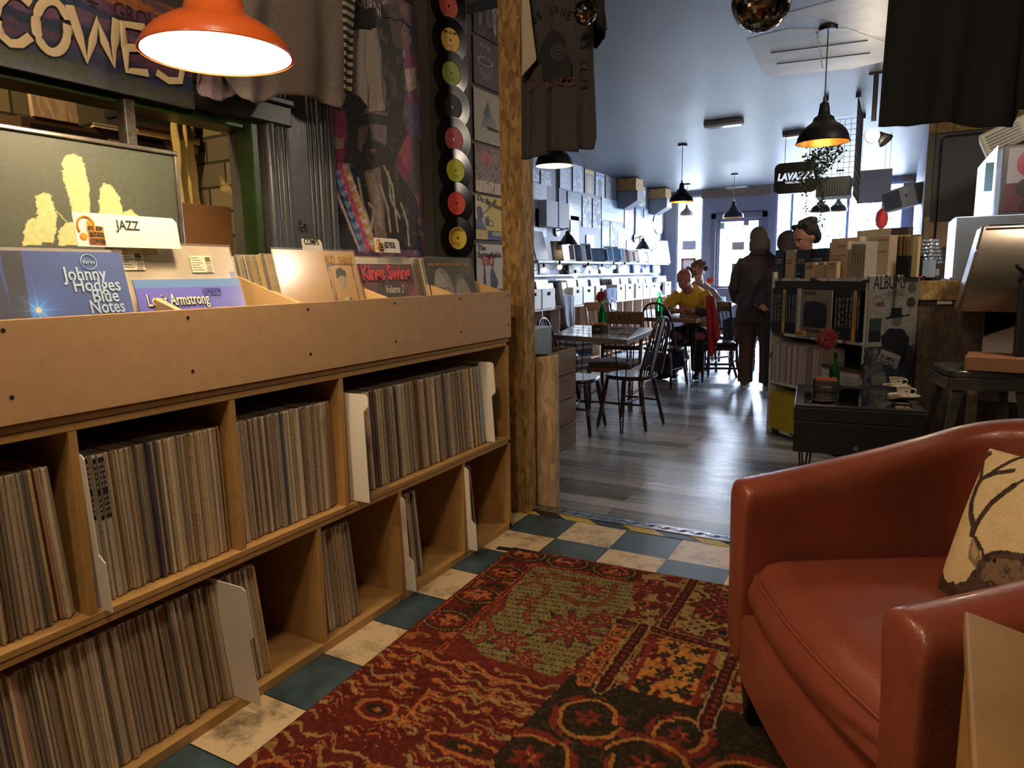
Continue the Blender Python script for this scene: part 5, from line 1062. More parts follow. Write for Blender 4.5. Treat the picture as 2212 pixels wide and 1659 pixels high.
p = yb_(1470, 596); q = yb_(1502, 557); t = thing('framed_notice', 'red brown framed sheet standing in the left window', 'frame', (p.x, YB + .02, p.z)); b = B(); fw, fh = q.x - p.x, q.z - p.z
for r4 in ((0, fw, 0, .04), (0, fw, fh - .04, fh), (0, .04, 0, fh), (fw - .04, fw, 0, fh)): b.box(r4[0], r4[1], 0, .02, r4[2], r4[3])
b.obj('frame', flat('8a4a38'), t); B().box(.04, fw - .04, .008, .012, .04, fh - .04).obj('sheet', WHITE, t)
# pavement, and the white building over the road
struct(B().box(-14, 12, YB + .16, 30, -.4, -.25).obj('ground_pavement', mat('pavement', '9a9792', .8)))
t = thing('building', 'white building with blue paned windows seen through the shop window', 'building', (-3, 21, -.25)); b = B(); b.box(-4.5, 5.2, 0, 3, 0, 3.3); b.obj('facade', mat('white_render', 'e8e8ea', .8), t)
for i in range(7):
    b = B(); b.box(-3.8 + i * 1.2, -3.0 + i * 1.2, -.04, 0, 1.9, 3.0); q = b.obj('window', mat('blue_glass', '35608a', .2), t)
    g = B(); [g.box(-3.8 + i * 1.2 + k * .27, -3.76 + i * 1.2 + k * .27, -.07, -.04, 1.9, 3.0) for k in range(4)]; [g.box(-3.8 + i * 1.2, -3.0 + i * 1.2, -.07, -.04, 1.9 + k * .36, 1.94 + k * .36) for k in range(4)]; g.obj('glazing_bars', mat('white_bars', 'f2f2f2', .6), q)
# repaired patch on the ceiling
PATCH = mat('pale_ceiling_patch', 'aeb4bb', .45, noise=(5, .14), bump=(8, .3)); cz_ = CEIL - .004
def cpts(*p): return [(at(x_, y_, 'z', CEIL).x, at(x_, y_, 'z', CEIL).y) for x_, y_ in p]
b = B(); b.slab(cpts((1612, 84), (1700, 62), (1830, 60), (1925, 95), (1920, 130), (1840, 148), (1740, 158), (1665, 168), (1645, 155), (1640, 135)), CEIL - .0018, CEIL - .0003); struct(b.obj('trim_7', PATCH))
b = B(); b.slab(cpts((1690, 30), (1840, -10), (1960, -10), (1935, 85), (1860, 70), (1780, 40), (1695, 52)), CEIL - .0018, CEIL - .0003); struct(b.obj('trim_8', PATCH))
b = B()
for s in ([(1765, 68), (1777, 145)], [(1665, 112), (1875, 85)], [(1678, 136), (1880, 112)]): b.tube([(q[0], q[1], CEIL - .007) for q in cpts(*s)], .004, 6)
struct(b.obj('trim_9', CEILM))
# ================================================================== pendant lamps
BLK = mat('black_lamp_enamel', '1d1d20', .38); GOLDI = mat('gold_lining', 'c98a3c', .35, metal=.6, noise=(3, .3), stretch=(6, 6, .3))
def pend(px, py, rpx, y, label, m=BLK, mi=GOLDI, glow=None, x=None):
    p = at(px, py, 'y', y); dep = (p - EYE).dot(V([float(k) for k in CR[:, 2]])); r = rpx / FPX * dep; k = r / .18
    t = thing('pendant_lamp', label, 'lamp', p, group='black pendant lamps of the cafe')
    prof = [(.180, 0), (.177, .012), (.171, .04), (.155, .075), (.125, .108), (.092, .132), (.074, .148), (.068, .172), (.042, .188), (.036, .225), (.030, .268), (.014, .28)]
    prof = [(a_ * k, z_ * k) for a_, z_ in prof]
    B().lathe(prof, 40).obj('shade', m, t, smooth=50); B().lathe([(a_ - .003, z_ - .002) for a_, z_ in prof], 40).obj('shade_lining', mi, t, smooth=50)
    B().lathe([(.181 * k, -.004 * k), (.185 * k, 0), (.180 * k, .005 * k)], 40).obj('rim', m, t, smooth=60)
    b = B(); b.cyl((0, 0, .27 * k), (0, 0, .31 * k), .012 * k); b.obj('lamp_holder', m, t, smooth=40)
    b = B(); b.cyl((0, 0, .25 * k), (0, 0, CEIL - p.z), .004, n=8); b.obj('cable', BLACK, t)
    b = B(); b.cyl((0, 0, CEIL - p.z - .022), (0, 0, CEIL - p.z), .055, n=24); b.obj('ceiling_rose', BLK, t, smooth=40)
    b = B(); b.ball((0, 0, .06 * k), .03 * k); b.obj('bulb', mat('dim_bulb', 'fff0d0', .3, emit=('ffd9a0', 3 if glow else .6)), t, smooth=60)
    if glow: light('cafe_pendant_light', 'POINT', (p.x, p.y, p.z + .0), glow, (1, .75, .45), .04)
    return t
pend(1777, 308, 54, 5.0, 'largest black pendant lamp, below the pale ceiling patch, with a gold lining', glow=2.5)
pend(1197, 358, 41, 5.3, 'black pendant lamp with a pale lining just below the charcoal tee', glow=4, mi=mat('pale_lining', '9aa3ab', .5))
pend(1472, 436, 26, 8.47, 'dark pendant lamp hanging left of the door in front of the bright window', glow=4)
pend(1584, 470, 22, 11.4, 'metal rimmed pendant lamp hanging in front of the glazed door', m=mat('dark_steel_lamp', '4a4550', .22, metal=.7))
pend(1483, 465, 15, 12.2, 'small pale beige pendant lamp in the left hand window', m=mat('beige_lamp', 'a59a94', .4))
pend(1772, 458, 21, 11.0, 'dark pendant lamp in the shop window under the trailing ivy')
pend(1810, 456, 19, 12.0, 'dark pendant lamp in the shop window right of the ivy')
# ceiling light fittings and smoke/emergency lights
def ceil_light(px0, px1, label, d=.12, hgt=.06):
    a = at(*px0, 'z', CEIL - hgt); c_ = at(*px1, 'z', CEIL - hgt); L = (c_ - a).to_2d().length; t = thing('light_fitting', label, 'light', (a.x, a.y, CEIL), math.atan2(c_.y - a.y, c_.x - a.x)); B().box(0, L, -.0, d, -hgt * .6, 0).obj('base_plate', mat('fitting_grey', '6b6d74', .5), t, bevel=.004); B().box(.004, L - .004, .004, d - .004, -hgt, -hgt * .6).obj('diffuser', mat('clear_diffuser', 'dfe8ea', .15, alpha=.75), t, bevel=.006)
ceil_light((1519, 277), (1601, 267), 'oblong emergency light fitting in the middle of the cafe ceiling')
ceil_light((1689, 298), (1733, 292), 'oblong light fitting on the ceiling above the hanging coffee sign')
p = yb_(1572, 409); t = thing('exit_light', 'white emergency light box with a green lamp on the header over the door', 'light', (p.x, YB - .16, p.z)); wl_ = yb_(1617, 405).x - p.x
B().box(0, wl_, 0, .06, 0, .09).obj('case', WHITE, t, bevel=.006); B().box(wl_ * .8, wl_ * .84, -.003, 0, .01, .05).obj('green_lamp', mat('green_led', '40ffa0', .4, emit=('40ffa0', 4)), t)
# hanging coffee sign
ys_ = 8.0; a = at(1671, 420, 'y', ys_); c_ = at(1768, 346, 'y', ys_); t = thing('hanging_sign', 'black rounded hanging sign lettered LAVAZZA in white', 'sign', (a.x, ys_, a.z)); sw, sh = c_.x - a.x, c_.z - a.z
def rrect(w_, h_, r, n=5, x0=0, z0=0): return [(x0 + cx + r * math.cos(R(a0 + 90 * k / n)), z0 + cz + r * math.sin(R(a0 + 90 * k / n))) for cx, cz, a0 in ((w_ - r, h_ - r, 0), (r, h_ - r, 90), (r, r, 180), (w_ - r, r, 270)) for k in range(n + 1)]
B().prism(rrect(sw, sh, .06), 0, .09).obj('sign_box', mat('sign_black', '17181f', .3), t); LT = mat('lit_letters', 'e8f0ff', .5, emit=('dfe9ff', .9))
text('LAVAZZA', .035, sh * .44, .07, LT, t, width=sw * .86, y=-.004, bold=.05, shear=.15); text('TORINO, ITALIA, 1895', sw * .26, sh * .32, .02, LT, t, width=sw * .48, y=-.004, bold=.03)
for f in (.22, .78): b = B(); b.cyl((sw * f, .045, sh), (sw * f, .045, CEIL - a.z - .05), .003, n=6); b.obj('hanging_wire', BLACK, t)
# wire rack with ivy
WIRE = mat('black_wire', '202126', .4)
def grid(b, o, u_, v_, w_, h_, st, r=.0022):
    n1 = int(w_ / st); n2 = int(h_ / st)
    for i in range(n1 + 1): b.cyl(o + u_ * (i * w_ / n1), o + u_ * (i * w_ / n1) + v_ * h_, r, n=5)
    for i in range(n2 + 1): b.cyl(o + v_ * (i * h_ / n2), o + v_ * (i * h_ / n2) + u_ * w_, r, n=5)
yr1, yr2 = 6.9, 7.9; xr0 = at(1752, 400, 'y', yr1 + .2).x; xr1 = at(1846, 400, 'y', yr1 + .2).x; zr = at(1800, 428, 'y', yr1 + .2).z
t = thing('wire_rack', 'black wire grid rack hanging from the ceiling behind the big pendant lamp', 'rack', (xr0, yr1, zr))
X3, Y3, Z3 = V((1, 0, 0)), V((0, 1, 0)), V((0, 0, 1)); rw = xr1 - xr0; rh = CEIL - zr
b = B(); grid(b, V((rw, 0, .0)), Y3, Z3, yr2 - yr1, rh - .02, .07); b.obj('side_grid', WIRE, t)
b = B(); grid(b, V((0, yr2 - yr1, 0)), X3, Z3, rw, rh - .02, .05); b.obj('back_grid', WIRE, t); b = B(); grid(b, V((0, 0, 0)), X3, Y3, rw, yr2 - yr1, .08); b.obj('bottom_grid', WIRE, t)
b = B(); [b.box(rw * f - .02, rw * f + .02, 0, .03, rh - .04, rh) for f in (.3, 1)]; [b.box(rw * f - .02, rw * f + .02, yr2 - yr1 - .03, yr2 - yr1, rh - .04, rh) for f in (.0, 1)]; b.obj('ceiling_bracket', BLACK, t)
t2 = thing('ribbed_crate', 'black ribbed plastic crate lying in the hanging wire rack', 'crate', (xr0 + .05, yr1 + .1, zr + .006)); B().box(0, rw - .08, 0, .3, 0, .17).obj('crate_body', BLACK, t2, bevel=.005)
b = B(); [b.box(.01 + k * .022, .018 + k * .022, -.008, 0, .01, .155) for k in range(int((rw - .1) / .022))]; b.obj('ribs', mat('grey_ribs', '4a4c52', .5), t2)
LEAF = mat('ivy_green', '2c3a22', .5, noise=(20, .3)); t = thing('ivy', 'trailing green ivy hanging beside the coffee sign in the wire rack', 'plant', (xr0 + .05, yr1 - .02, zr + .3)); rs = random.Random(12); b = B(); s_ = B()
def leaf(b, c, s):
    n = V((rs.uniform(-1, 1), rs.uniform(-1, .2), rs.uniform(-.5, 1))).normalized(); u_ = n.orthogonal().normalized(); u_.rotate(Matrix.Rotation(rs.uniform(0, 6), 3, n)); w_ = n.cross(u_)
    b.add([c - u_ * s, c - u_ * .2 * s + w_ * .7 * s, c + u_ * s, c - u_ * .2 * s - w_ * .7 * s, c + n * s * .2], [(0, 3, 4), (3, 2, 4), (2, 1, 4), (1, 0, 4)])
def strand(pts, n, spread, s=.016):
    P = [at(x_, y_, 'y', yr1 - .02) - t.location for x_, y_ in pts]; s_.tube([tuple(p) for p in P], .0025, 5)
    for i in range(n):
        f = rs.random() * (len(P) - 1); k = int(f); c = P[k].lerp(P[min(k + 1, len(P) - 1)], f - k) + V((rs.gauss(0, spread), rs.gauss(0, spread), rs.gauss(0, spread))); leaf(b, c, s * rs.uniform(.7, 1.3))
strand([(1815, 318), (1785, 328), (1755, 338), (1745, 365), (1738, 410)], 420, .035); strand([(1800, 335), (1780, 360), (1765, 385)], 160, .035); strand([(1740, 400), (1742, 440), (1738, 465)], 60, .012, .013); strand([(1770, 400), (1778, 440), (1772, 470), (1768, 505)], 90, .018, .013)
b.obj('leaves', LEAF, t); s_.obj('stems', mat('ivy_stem', '3a3020', .7), t)
# spot lamps
t = thing('spot_lamp', 'lit twin spotlight on the ceiling left of the black cloth shirt', 'lamp', at(1887, 262, 'y', 6.3)); b = B(); b.cyl((0, 0, 0), (0, 0, CEIL - t.location.z), .018); b.box(-.05, .05, -.03, .03, CEIL - t.location.z - .02, CEIL - t.location.z); b.obj('mount', BLK, t)
def spotcan(off, d, lit):
    b = B(); d = V(d).normalized(); o = V(off); q = d.to_track_quat('Z', 'Y').to_matrix().to_4x4(); b.m = Matrix.Translation(o) @ q; b.lathe([(.0, -.08), (.02, -.078), (.03, -.05), (.055, 0), (.058, .01), (.054, .01)], 20); b.obj('spot_head', BLK, t, smooth=40)
    c = B(); c.m = b.m; c.disc(.052, .004, 20); c.obj('lens', mat('lit_lens', 'fff2dc', .5, emit=('ffe9c8', 26)) if lit else mat('dark_lens', '8a7a60', .2), t)
spotcan((0, -.03, -.11), (-.25, -.9, -.35), True); spotcan((.09, 0, -.15), (.6, -.2, -.7), False); light('spot_lamp_light', 'POINT', t.location + V((-.03, -.14, -.16)), 14, (1, .8, .55), .05)
t = thing('wall_lamp', 'small brass lamp with a clear bulb on the right cafe wall', 'lamp', (XR, 8.4, at(1985, 328, 'x', XR).z)); b = B(); b.cyl((0, 0, 0), (-.1, 0, 0), .006); b.obj('bracket', mat('brass', 'b08d4c', .3, metal=1), t); b = B(); b.lathe([(.0, .06), (.02, .05), (.03, .0), (.055, -.06)], 18, (-.12, 0, 0)); b.obj('shade', mat('brass', 'b08d4c', .3, metal=1), t, smooth=40)
t = thing('board', 'blank grey white board hanging in front of the shop window', 'board', at(1850, 440, 'y', 9.0)); B().box(0, .34, 0, .02, 0, .36).obj('panel', mat('board_grey', '9aa0ae', .6), t); b = B(); [b.cyl((x_, .01, .36), (x_, .01, CEIL - t.location.z), .002, n=5) for x_ in (.03, .31)]; b.obj('hanging_wire', BLACK, t)
t = thing('loudspeaker', 'white box loudspeaker mounted high on the right wall by the window', 'speaker', at(1910, 462, 'y', 8.5), rot=(R(8), R(-12), R(-25))); B().box(0, .34, 0, .26, 0, .22).obj('cabinet', mat('speaker_white', 'b9bcb4', .5), t, bevel=.015); B().box(.015, .19, -.004, 0, .02, .2).obj('grille', mat('grille_grey', '5c5f6c', .7), t)
b = B(); b.cyl((.27, .13, .1), (.36, .2, .09), .012); b.obj('wall_bracket', BLK, t); b = B(); b.cyl((.25, -.003, .12), (.25, 0, .12), .012); b.obj('badge', BLK, t)
p = at(1903, 495, 'y', 9.5); t = thing('lantern', 'red paper lantern hanging against the bright shop window', 'lantern', p); B().lathe([(.02, 0), (.06, .05), (.07, .12), (.06, .19), (.02, .24)], 16).obj('paper_shade', mat('red_lantern', 'd8382a', .6, trans=.3), t, smooth=50); b = B(); b.cyl((0, 0, .24), (0, 0, CEIL - p.z), .002, n=5); b.obj('hanging_cord', BLACK, t)

# ================================================================== cafe left wall
XP = XL + .008
def simple(c0, c1, c2, seed, kind=0):
    def f(u, v, cv, asp):
        a = Art(u, v, c0); n = fbm(u, v, 4 + seed % 3, seed)
        if kind == 0: a.ell(asp / 2, .55, asp * .28, .22, c1); a.poly([(asp * .2, 0), (asp * .8, 0), (asp * .7, .4), (asp * .3, .4)], c1); a.rect(0, .84, 9, .94, c2)
        elif kind == 1: a.fill(n > .5, c1); a.fill(n > .62, c2)
        elif kind == 2:
            for k in range(7): a.rect(asp * .1, .85 - k * .11, asp * (.5 + .4 * ((k * 7 + seed) % 5) / 5), .89 - k * .11, c1)
        elif kind == 3: a.poly([(0, 0), (asp, 0), (asp * .5, 1)], c1); a.fill(fbm(u, v, 9, seed) > .6, c2)
        a.grain(.07, 30); return a
    return f
top = [((1139, 1164, 354, 391), 'foil blue sleeve at the post end of the top row', '8fa4bd', 'b9cadb', 'dfe9f2', 1), ((1168, 1190, 370, 401), 'grey blue sleeve second from the post in the top row', '8b9db2', 'c4d2de', 'eef3f7', 1),
 ((1209, 1231, 362, 409), 'plain pale blue sleeve, third of the top row', '9fb3c8', 'c6d5e3', 'f0f5f8', 2), ((1237, 1257, 356, 415), 'pale blue sleeve with wavy lines, fourth of the top row', '9bb0c4', '7b93ab', 'bccbd8', 3), ((1263, 1282, 366, 419), 'brown sleeve with a yellow title, fifth of the top row', '6f6a6a', '8f857c', 'b3a05a', 0),
 ((1286, 1304, 374, 425), 'sleeve with a dark figure under a blue title, sixth of the top row', 'a3b3c4', '3f4a5c', '4f7fb5', 0), ((1308, 1325, 381, 431), 'dark sleeve with two grey figures, last before the speakers', '55585e', '7f8389', '6f7276', 0), ((1380, 1394, 400, 446), 'narrow pale sleeve between the two speakers', 'a4a98c', 'd8dde0', 'f3f5f6', 1), ((1429, 1443, 411, 433), 'small white patterned sign beyond the second speaker', 'dfe6ee', '8b98a8', 'aab6c4', 1)]
mid = [((1132, 1154, 391, 447), 'pink poster at the post end of the cafe wall', 'b5a3b3', '9f8fa3', 'a898aa', 2), ((1155, 1180, 398, 491), 'blue grey poster beside the pink one', 'a3b0c6', '8b9bb5', 'b5c1d3', 2), ((1148, 1163, 450, 531), 'poster with red and teal figures by the tan board', 'aecbd2', '6f9aa5', 'b58a80', 1), ((1226, 1255, 417, 476), 'pale blue lettered poster above the shiny sleeve', 'a8bccd', '8095aa', '8fa5ba', 2),
 ((1258, 1277, 424, 491), 'shiny foil sleeve right of the lettered poster', '9db2c0', 'dfe8ea', 'c8d0c0', 1), ((1280, 1297, 430, 493), 'shiny foil sleeve, second of the upper pair', 'a3a9b8', 'e6ecee', 'b8bccb', 1), ((1299, 1347, 432, 478), 'wide blue poster with a line of figures', '9db8cb', '7f9cb3', 'b8ccd9', 2), ((1349, 1368, 439, 494), 'dusty pink poster in the middle of the wall', 'b9a3b3', 'ad98a8', 'ad98a8', 3),
 ((1373, 1383, 451, 507), 'narrow blue figure poster behind the cable', '9fc0d6', '6f94b0', 'd3e2ec', 0), ((1383, 1412, 477, 536), 'white poster of scribbled blue lettering', 'd3e0ea', '8ea3b8', '9fb2c5', 2), ((1436, 1448, 452, 531), 'tall white poster near the window corner', 'e0e8f2', 'f2f5f8', 'c8ced6', 1), ((1232, 1250, 467, 535), 'shiny crumpled sleeve right of the wall lamp', 'a9c2d3', 'eef2f0', '7f99ae', 1),
 ((1300, 1316, 478, 537), 'lower shiny sleeve left of a matching one', 'a5b3c6', 'e6ecf0', '9fc8d6', 1), ((1318, 1333, 480, 538), 'lower shiny sleeve right of a matching one', 'a5afc3', 'f0f2f2', 'c9b8bb', 1), ((1266, 1283, 508, 541), 'small framed pale print low on the wall', 'a8c5d3', '8fa9b8', '6f8795', 2), ((1334, 1351, 500, 536), 'pale poster with slanting handwriting', 'b8cad6', '8fa3b3', 'a3b5c3', 2), ((1163, 1180, 489, 512), 'small paper notice left of the wall lamp', 'aebdce', '8f9fb3', '9fb0c3', 2), ((1391, 1407, 452, 472), 'little cut out letters on the cafe wall', '8d9ab0', 'd8e0e8', 'e8edf2', 1), ((1353, 1366, 520, 540), 'small poster above the middle of the shelf', 'a9b9cb', '7f93ab', 'c3d0dc', 1)]
low = [((1140, 1158, 570, 594), 'blue print under the wall shelf by the post', '9fb5ca', 'c3d2de', '8095aa', 1), ((1165, 1186, 571, 592), 'grey print under the wall shelf, second from the post', '8795a8', 'a9b5c4', '9aa8b8', 2), ((1230, 1257, 571, 598), 'large pale print under the shelf left of the bulbs', '9fb0c6', '8091a8', 'b5c3d3', 2), ((1266, 1289, 573, 594), 'lilac print under the middle of the shelf', 'a3a9c3', '8b91ad', 'b5bbd0', 1), ((1292, 1323, 571, 596), 'wide blue print under the middle of the shelf', '93abc8', 'b3c6da', '7b93b3', 1), ((1350, 1384, 572, 592), 'blue lilac print under the far shelf', '9aa8d0', 'b8c3e0', '8593c0', 1), ((1394, 1410, 572, 590), 'small blue print under the far end of the shelf', '93a8d3', 'b5c3e3', '7f93c3', 0)]
for px, lb, c0, c1, c2, kd in top + mid + low:
    wallpanel('poster', lb, 'poster', XP, px, 26, simple(c0, c1, c2, px[0] % 11, kd), PAINTG if 'shiny' in lb or 'foil' in lb else PAINT, th=.006)
def onw(px, py, x=XL): return at(px, py, 'x', x)
# thick white canvases
for (l, r_, tp, bt, lb) in ((1181, 1205, 431, 489, 'thick white canvas left of another above the wall lamp'), (1208, 1230, 436, 492, 'thick white canvas right of another above the wall lamp')):
    x = XL + .12; a = onw(l, bt, x); c_ = onw(r_, tp, x); t = thing('canvas', lb, 'canvas', (x, a.y, onw(l, bt, x).z)); B().box(-.118, 0, 0, c_.y - a.y, 0, onw(l, tp, x).z - a.z).obj('canvas_block', mat('canvas_white', 'aeb9c4', .7, noise=(30, .06)), t, bevel=.004)
x = XL + .5; a = onw(1129, 532, x); c_ = onw(1147, 434, x); o = B().box(0, .3, 0, .02, 0, c_.z - a.z).obj('board', mat('tan_board', '9c8478', .7)); pbx = at(1118, 532, 'y', 6.6); o.location = (pbx.x, 6.6, pbx.z); o.scale = (.55, 1, at(1130, 434, 'y', 6.6).z - pbx.z and (at(1130, 434, 'y', 6.6).z - pbx.z) / (c_.z - a.z)); tag(o, 'tan board edge showing right of the doorway post at head height', 'board')
# wooden speaker brackets and speakers
for (l, m_, r_, tp, md, bt, lb) in ((1326, 1349, 1370, 381, 404, 432, 'nearer'), (1394, 1411, 1428, 401, 420, 448, 'farther')):
    x = XL + .01; a = onw(l + 6, tp, x); c_ = onw(r_, tp, x); dx = .32
    y0_ = a.y; w_ = .34; zt_ = CEIL - .02; zb_ = onw(m_, md, XL + .3).z
    o = B().box(0, dx, 0, w_, 0, zt_ - zb_).obj('chipboard_box', OSB, bevel=.003); o.location = (x, y0_, zb_); tag(o, f'chipboard box over the {lb} grey corner speaker high on the left cafe wall', 'box')
    t = thing('loudspeaker', f'{lb} grey angled loudspeaker under a chipboard box on the left cafe wall', 'speaker', (x, y0_, zb_ - .26)); b = B(); b.prism([(0, .255), (0, 0), (.12, -.02), (.34, .1), (.34, .255)], .02, w_ - .02); b.obj('cabinet', mat('speaker_grey', '6a6d75', .6), t, bevel=.005)
# ovals strip
for k, (cy, lb) in enumerate(((450, 'upper'), (482, 'lower'))):
    c_ = onw(1423, cy, XL + .012); t = thing('oval_mirror', f'{lb} of two white oval signs near the window corner', 'sign', c_, rot=(0, 0, R(90))); b = B(); b.prism([(.33 * math.cos(q), .17 * 1.6 * math.sin(q) * .75) for q in np.linspace(0, 2 * PI, 24)[:-1]], -.01, 0); b.obj('oval_plate', WHITE, t)
# shelf with small frames and discs
zs = onw(1200, 563, XL + .24).z; ysh0 = onw(1163, 566, XL + .24).y; ysh1 = onw(1446, 566, XL + .24).y
o = B().box(0, .24, 0, ysh1 - ysh0, -.03, 0).obj('wall_shelf', mat('white_painted_shelf', 'a9b0b8', .5, noise=(30, .15)), bevel=.003); o.location = (XL, ysh0, zs); tag(o, 'long white shelf on the left cafe wall above the string lights', 'shelf')
o = B().box(0, .02, 0, .34, 0, .36).obj('blank_board', mat('grey_board', '8089a0', .6), bevel=.002); p = onw(1166, 562, XL + .15); o.location = (XL + .18, ysh0 + .04, zs + .001); o.rotation_euler = (0, R(-14), 0); tag(o, 'grey blank board leaning at the near end of the wall shelf', 'board')
rs = random.Random(5); pxs = [1189, 1203, 1216, 1230, 1241, 1254, 1272, 1291, 1303, 1314, 1322, 1330, 1338, 1346, 1353, 1360, 1367, 1374, 1381, 1388, 1395, 1406, 1418, 1430]
cols = ['30343c', '9fb0bf', '3a4150', '4a5a6c', 'c6d2dc', '38465a', '4f6880', '26282e', '5a7a96', '4a6a8c', '41608a', '7f93a8', '7a4a4a', 'a3a090', '6a4a48', 'c0b0a0', '93a8b8', 'b8c8d3', 'd8e0e8', 'c0ccd6', 'a3b8c8', '8a6a50', 'b8c8da', 'e0e6ee']
hts = [.25, .23, .23, .22, .22, .25, .19, .2, .24, .23, .22, .22, .2, .2, .19, .2, .19, .19, .18, .19, .19, .26, .38, .42]
labs = ['black framed picture beside the grey board', 'pale print second along', 'dark framed print with a white ring', 'slate framed print', 'white print with red marks', 'dark tall print', 'low wide dark print', 'black backed case in the gap', 'blue framed print after the gap', 'mid blue print', 'deep blue print', 'greyish print', 'dull red print', 'khaki print', 'brown red print', 'sandy print', 'pale steel print', 'light blue print', 'white print', 'pale grey print', 'blue grey narrow print', 'brown sided case', 'tall pale print', 'tallest white print at the window end']
for i, px in enumerate(pxs):
    p = onw(px, 560, XL + .16); w_ = .17 if i != 6 else .26; t = thing('display_case', labs[i] + ' on the long wall shelf', 'display case', (XL + .20, p.y, zs + .001), rot=(R(-12), 0, R(62)))
    B().prism([(0, 0), (w_, 0), (w_, hts[i]), (0, hts[i])], 0, .012).obj('case', flat('c8d0d8' if i % 3 else '2a2c32', .3), t); B().prism([(.018, .018), (w_ - .018, .018), (w_ - .018, hts[i] - .018), (.018, hts[i] - .018)], -.002, 0).obj('cover_print', flat(cols[i], .2), t)
# two lamps on arms
for (px, py, rx, ry, lb) in ((1201, 499, 1227, 527, 'nearer'), (1369, 515, 1389, 533, 'farther')):
    p = onw(px, py); q = onw(rx, ry + 2, XL + .3); t = thing('wall_lamp', f'{lb} conical black wall lamp on an arm above the wall shelf', 'lamp', p); d_ = q - p
    b = B(); b.cyl((0, 0, 0), (.03, 0, 0), .07, n=20); b.obj('wall_plate', BLK, t, smooth=40); b = B(); b.tube([(.02, 0, 0), (.3, d_.y, .01), (.3, d_.y, -.03)], .008, 6); b.obj('arm', BLK, t)
    b = B(); b.lathe([(.0, -.02), (.03, -.03), (.035, -.07), (.05, -.08), (.13, -.2)], 24, (.3, d_.y, 0)); b.obj('shade', BLK, t, smooth=40); b = B(); b.ball((.3, d_.y, -.17), .035); b.obj('bulb', mat('bulb_on', 'ffffff', .3, emit=('fff3e0', 14)), t, smooth=60)
    light('wall_lamp_light', 'POINT', p + V((.3, d_.y, -.24)), 4, (1, .85, .7), .04)
b = B(); b.cyl((XL + .015, onw(1203, 350).y, CEIL), (XL + .015, onw(1203, 350).y, onw(1203, 495).z), .012, n=8); o = b.obj('conduit', BLACK); tag(o, 'black vertical conduit down to the nearer wall lamp', 'pipe')
b = B(); b.cyl((XL + .015, onw(1371, 400).y, CEIL), (XL + .015, onw(1371, 400).y, onw(1371, 512).z), .012, n=8); o = b.obj('conduit', BLACK); tag(o, 'black vertical conduit down to the farther wall lamp', 'pipe')
# festoon lights
bl_ = [(1135, 579), (1175, 583), (1209, 577), (1243, 595), (1271, 579), (1301, 581), (1326, 577), (1350, 576)]; xf = XL + .27
t = thing('string_lights', 'string of round warm bulbs slung below the long wall shelf', 'lights', onw(1135, 572, xf)); b = B(); pts = []
for i, (x_, y_) in enumerate(bl_):
    p = onw(x_, y_ - 9, xf) - t.location; pts.append(p)
    if i < len(bl_) - 1: q = onw(bl_[i + 1][0], bl_[i + 1][1] - 9, xf) - t.location; m_ = (p + q) / 2 - V((0, 0, .07)); pts.append(m_)
b.tube([tuple(p) for p in pts], .004, 5); b.obj('cable', BLACK, t)
for x_, y_ in bl_:
    p = onw(x_, y_, xf) - t.location; b = B(); b.ball(p, .033); b.obj('bulb', mat('festoon_bulb', 'ffe9b8', .4, emit=('ffe6a8', 2.2)), t, smooth=60); b = B(); b.cyl(p + V((0, 0, .025)), p + V((0, 0, .075)), .016); b.obj('bulb_holder', BLACK, t)
# storage unit with wooden crates of records
XC2 = -3.72; zc = .715; yc0 = 4.7; yc1 = 12.7
t = thing('cubby_unit', 'long low plywood cubby unit along the left cafe wall under the crates', 'shelf unit', (XL, yc0, CZ)); PLY = mat('reddish_ply', '8a5c40', .55, noise=(8, .2)); PALE = mat('pale_ply_edge', 'b8ac9c', .6)
L = yc1 - yc0; Wd = XC2 - XL
B().box(.01, Wd, 0, L, zc - CZ - .03, zc - CZ).obj('top_board', PALE, t, bevel=.003); B().box(.0, .012, 0, L, 0, zc - CZ - .03).obj('back_panel', PLY, t); B().box(.012, Wd - .01, 0, L, .05, .07).obj('bottom_board', PLY, t)
for k in range(18): B().box(.012, Wd, k * L / 17 - .008 if k else 0, k * L / 17 + .008, 0, zc - CZ - .03).obj('divider', PALE, t)
B().box(.012, Wd - .12, 0, L, .07, zc - CZ - .035).obj('inner_shelving', PLY, t)
zl = onw(1300, 600, XL + .13).z
o = B().box(0, .10, 0, L, -.025, 0).obj('ledge', mat('white_ledge', 'd8dee6', .5), bevel=.002); o.location = (XL, yc0, zl + .06); tag(o, 'white ledge running behind the record crates on the cafe wall', 'ledge')
CRT = mat('whitewashed_crate', 'b9b5b0', .6, noise=(14, .18), stretch=(1, 6, 1)); crx = [(1141, 1170), (1172, 1200), (1238, 1259), (1261, 1284), (1288, 1310), (1333, 1350), (1352, 1369), (1374, 1388), (1389, 1404), (1405, 1421), (1437, 1449)]
cwords = ['nearest wooden record crate beside the post', 'second wooden record crate, left of the grey tee', 'wooden record crate just right of the grey tee', 'wooden record crate two right of the grey tee', 'wooden record crate left of the blue tee behind the flower', 'wooden record crate just right of the blue tee', 'second wooden record crate right of the blue tee', 'third record crate right of the blue tee', 'fourth record crate right of the blue tee', 'fifth record crate right of the blue tee', 'last record crate by the window end']
proto = None
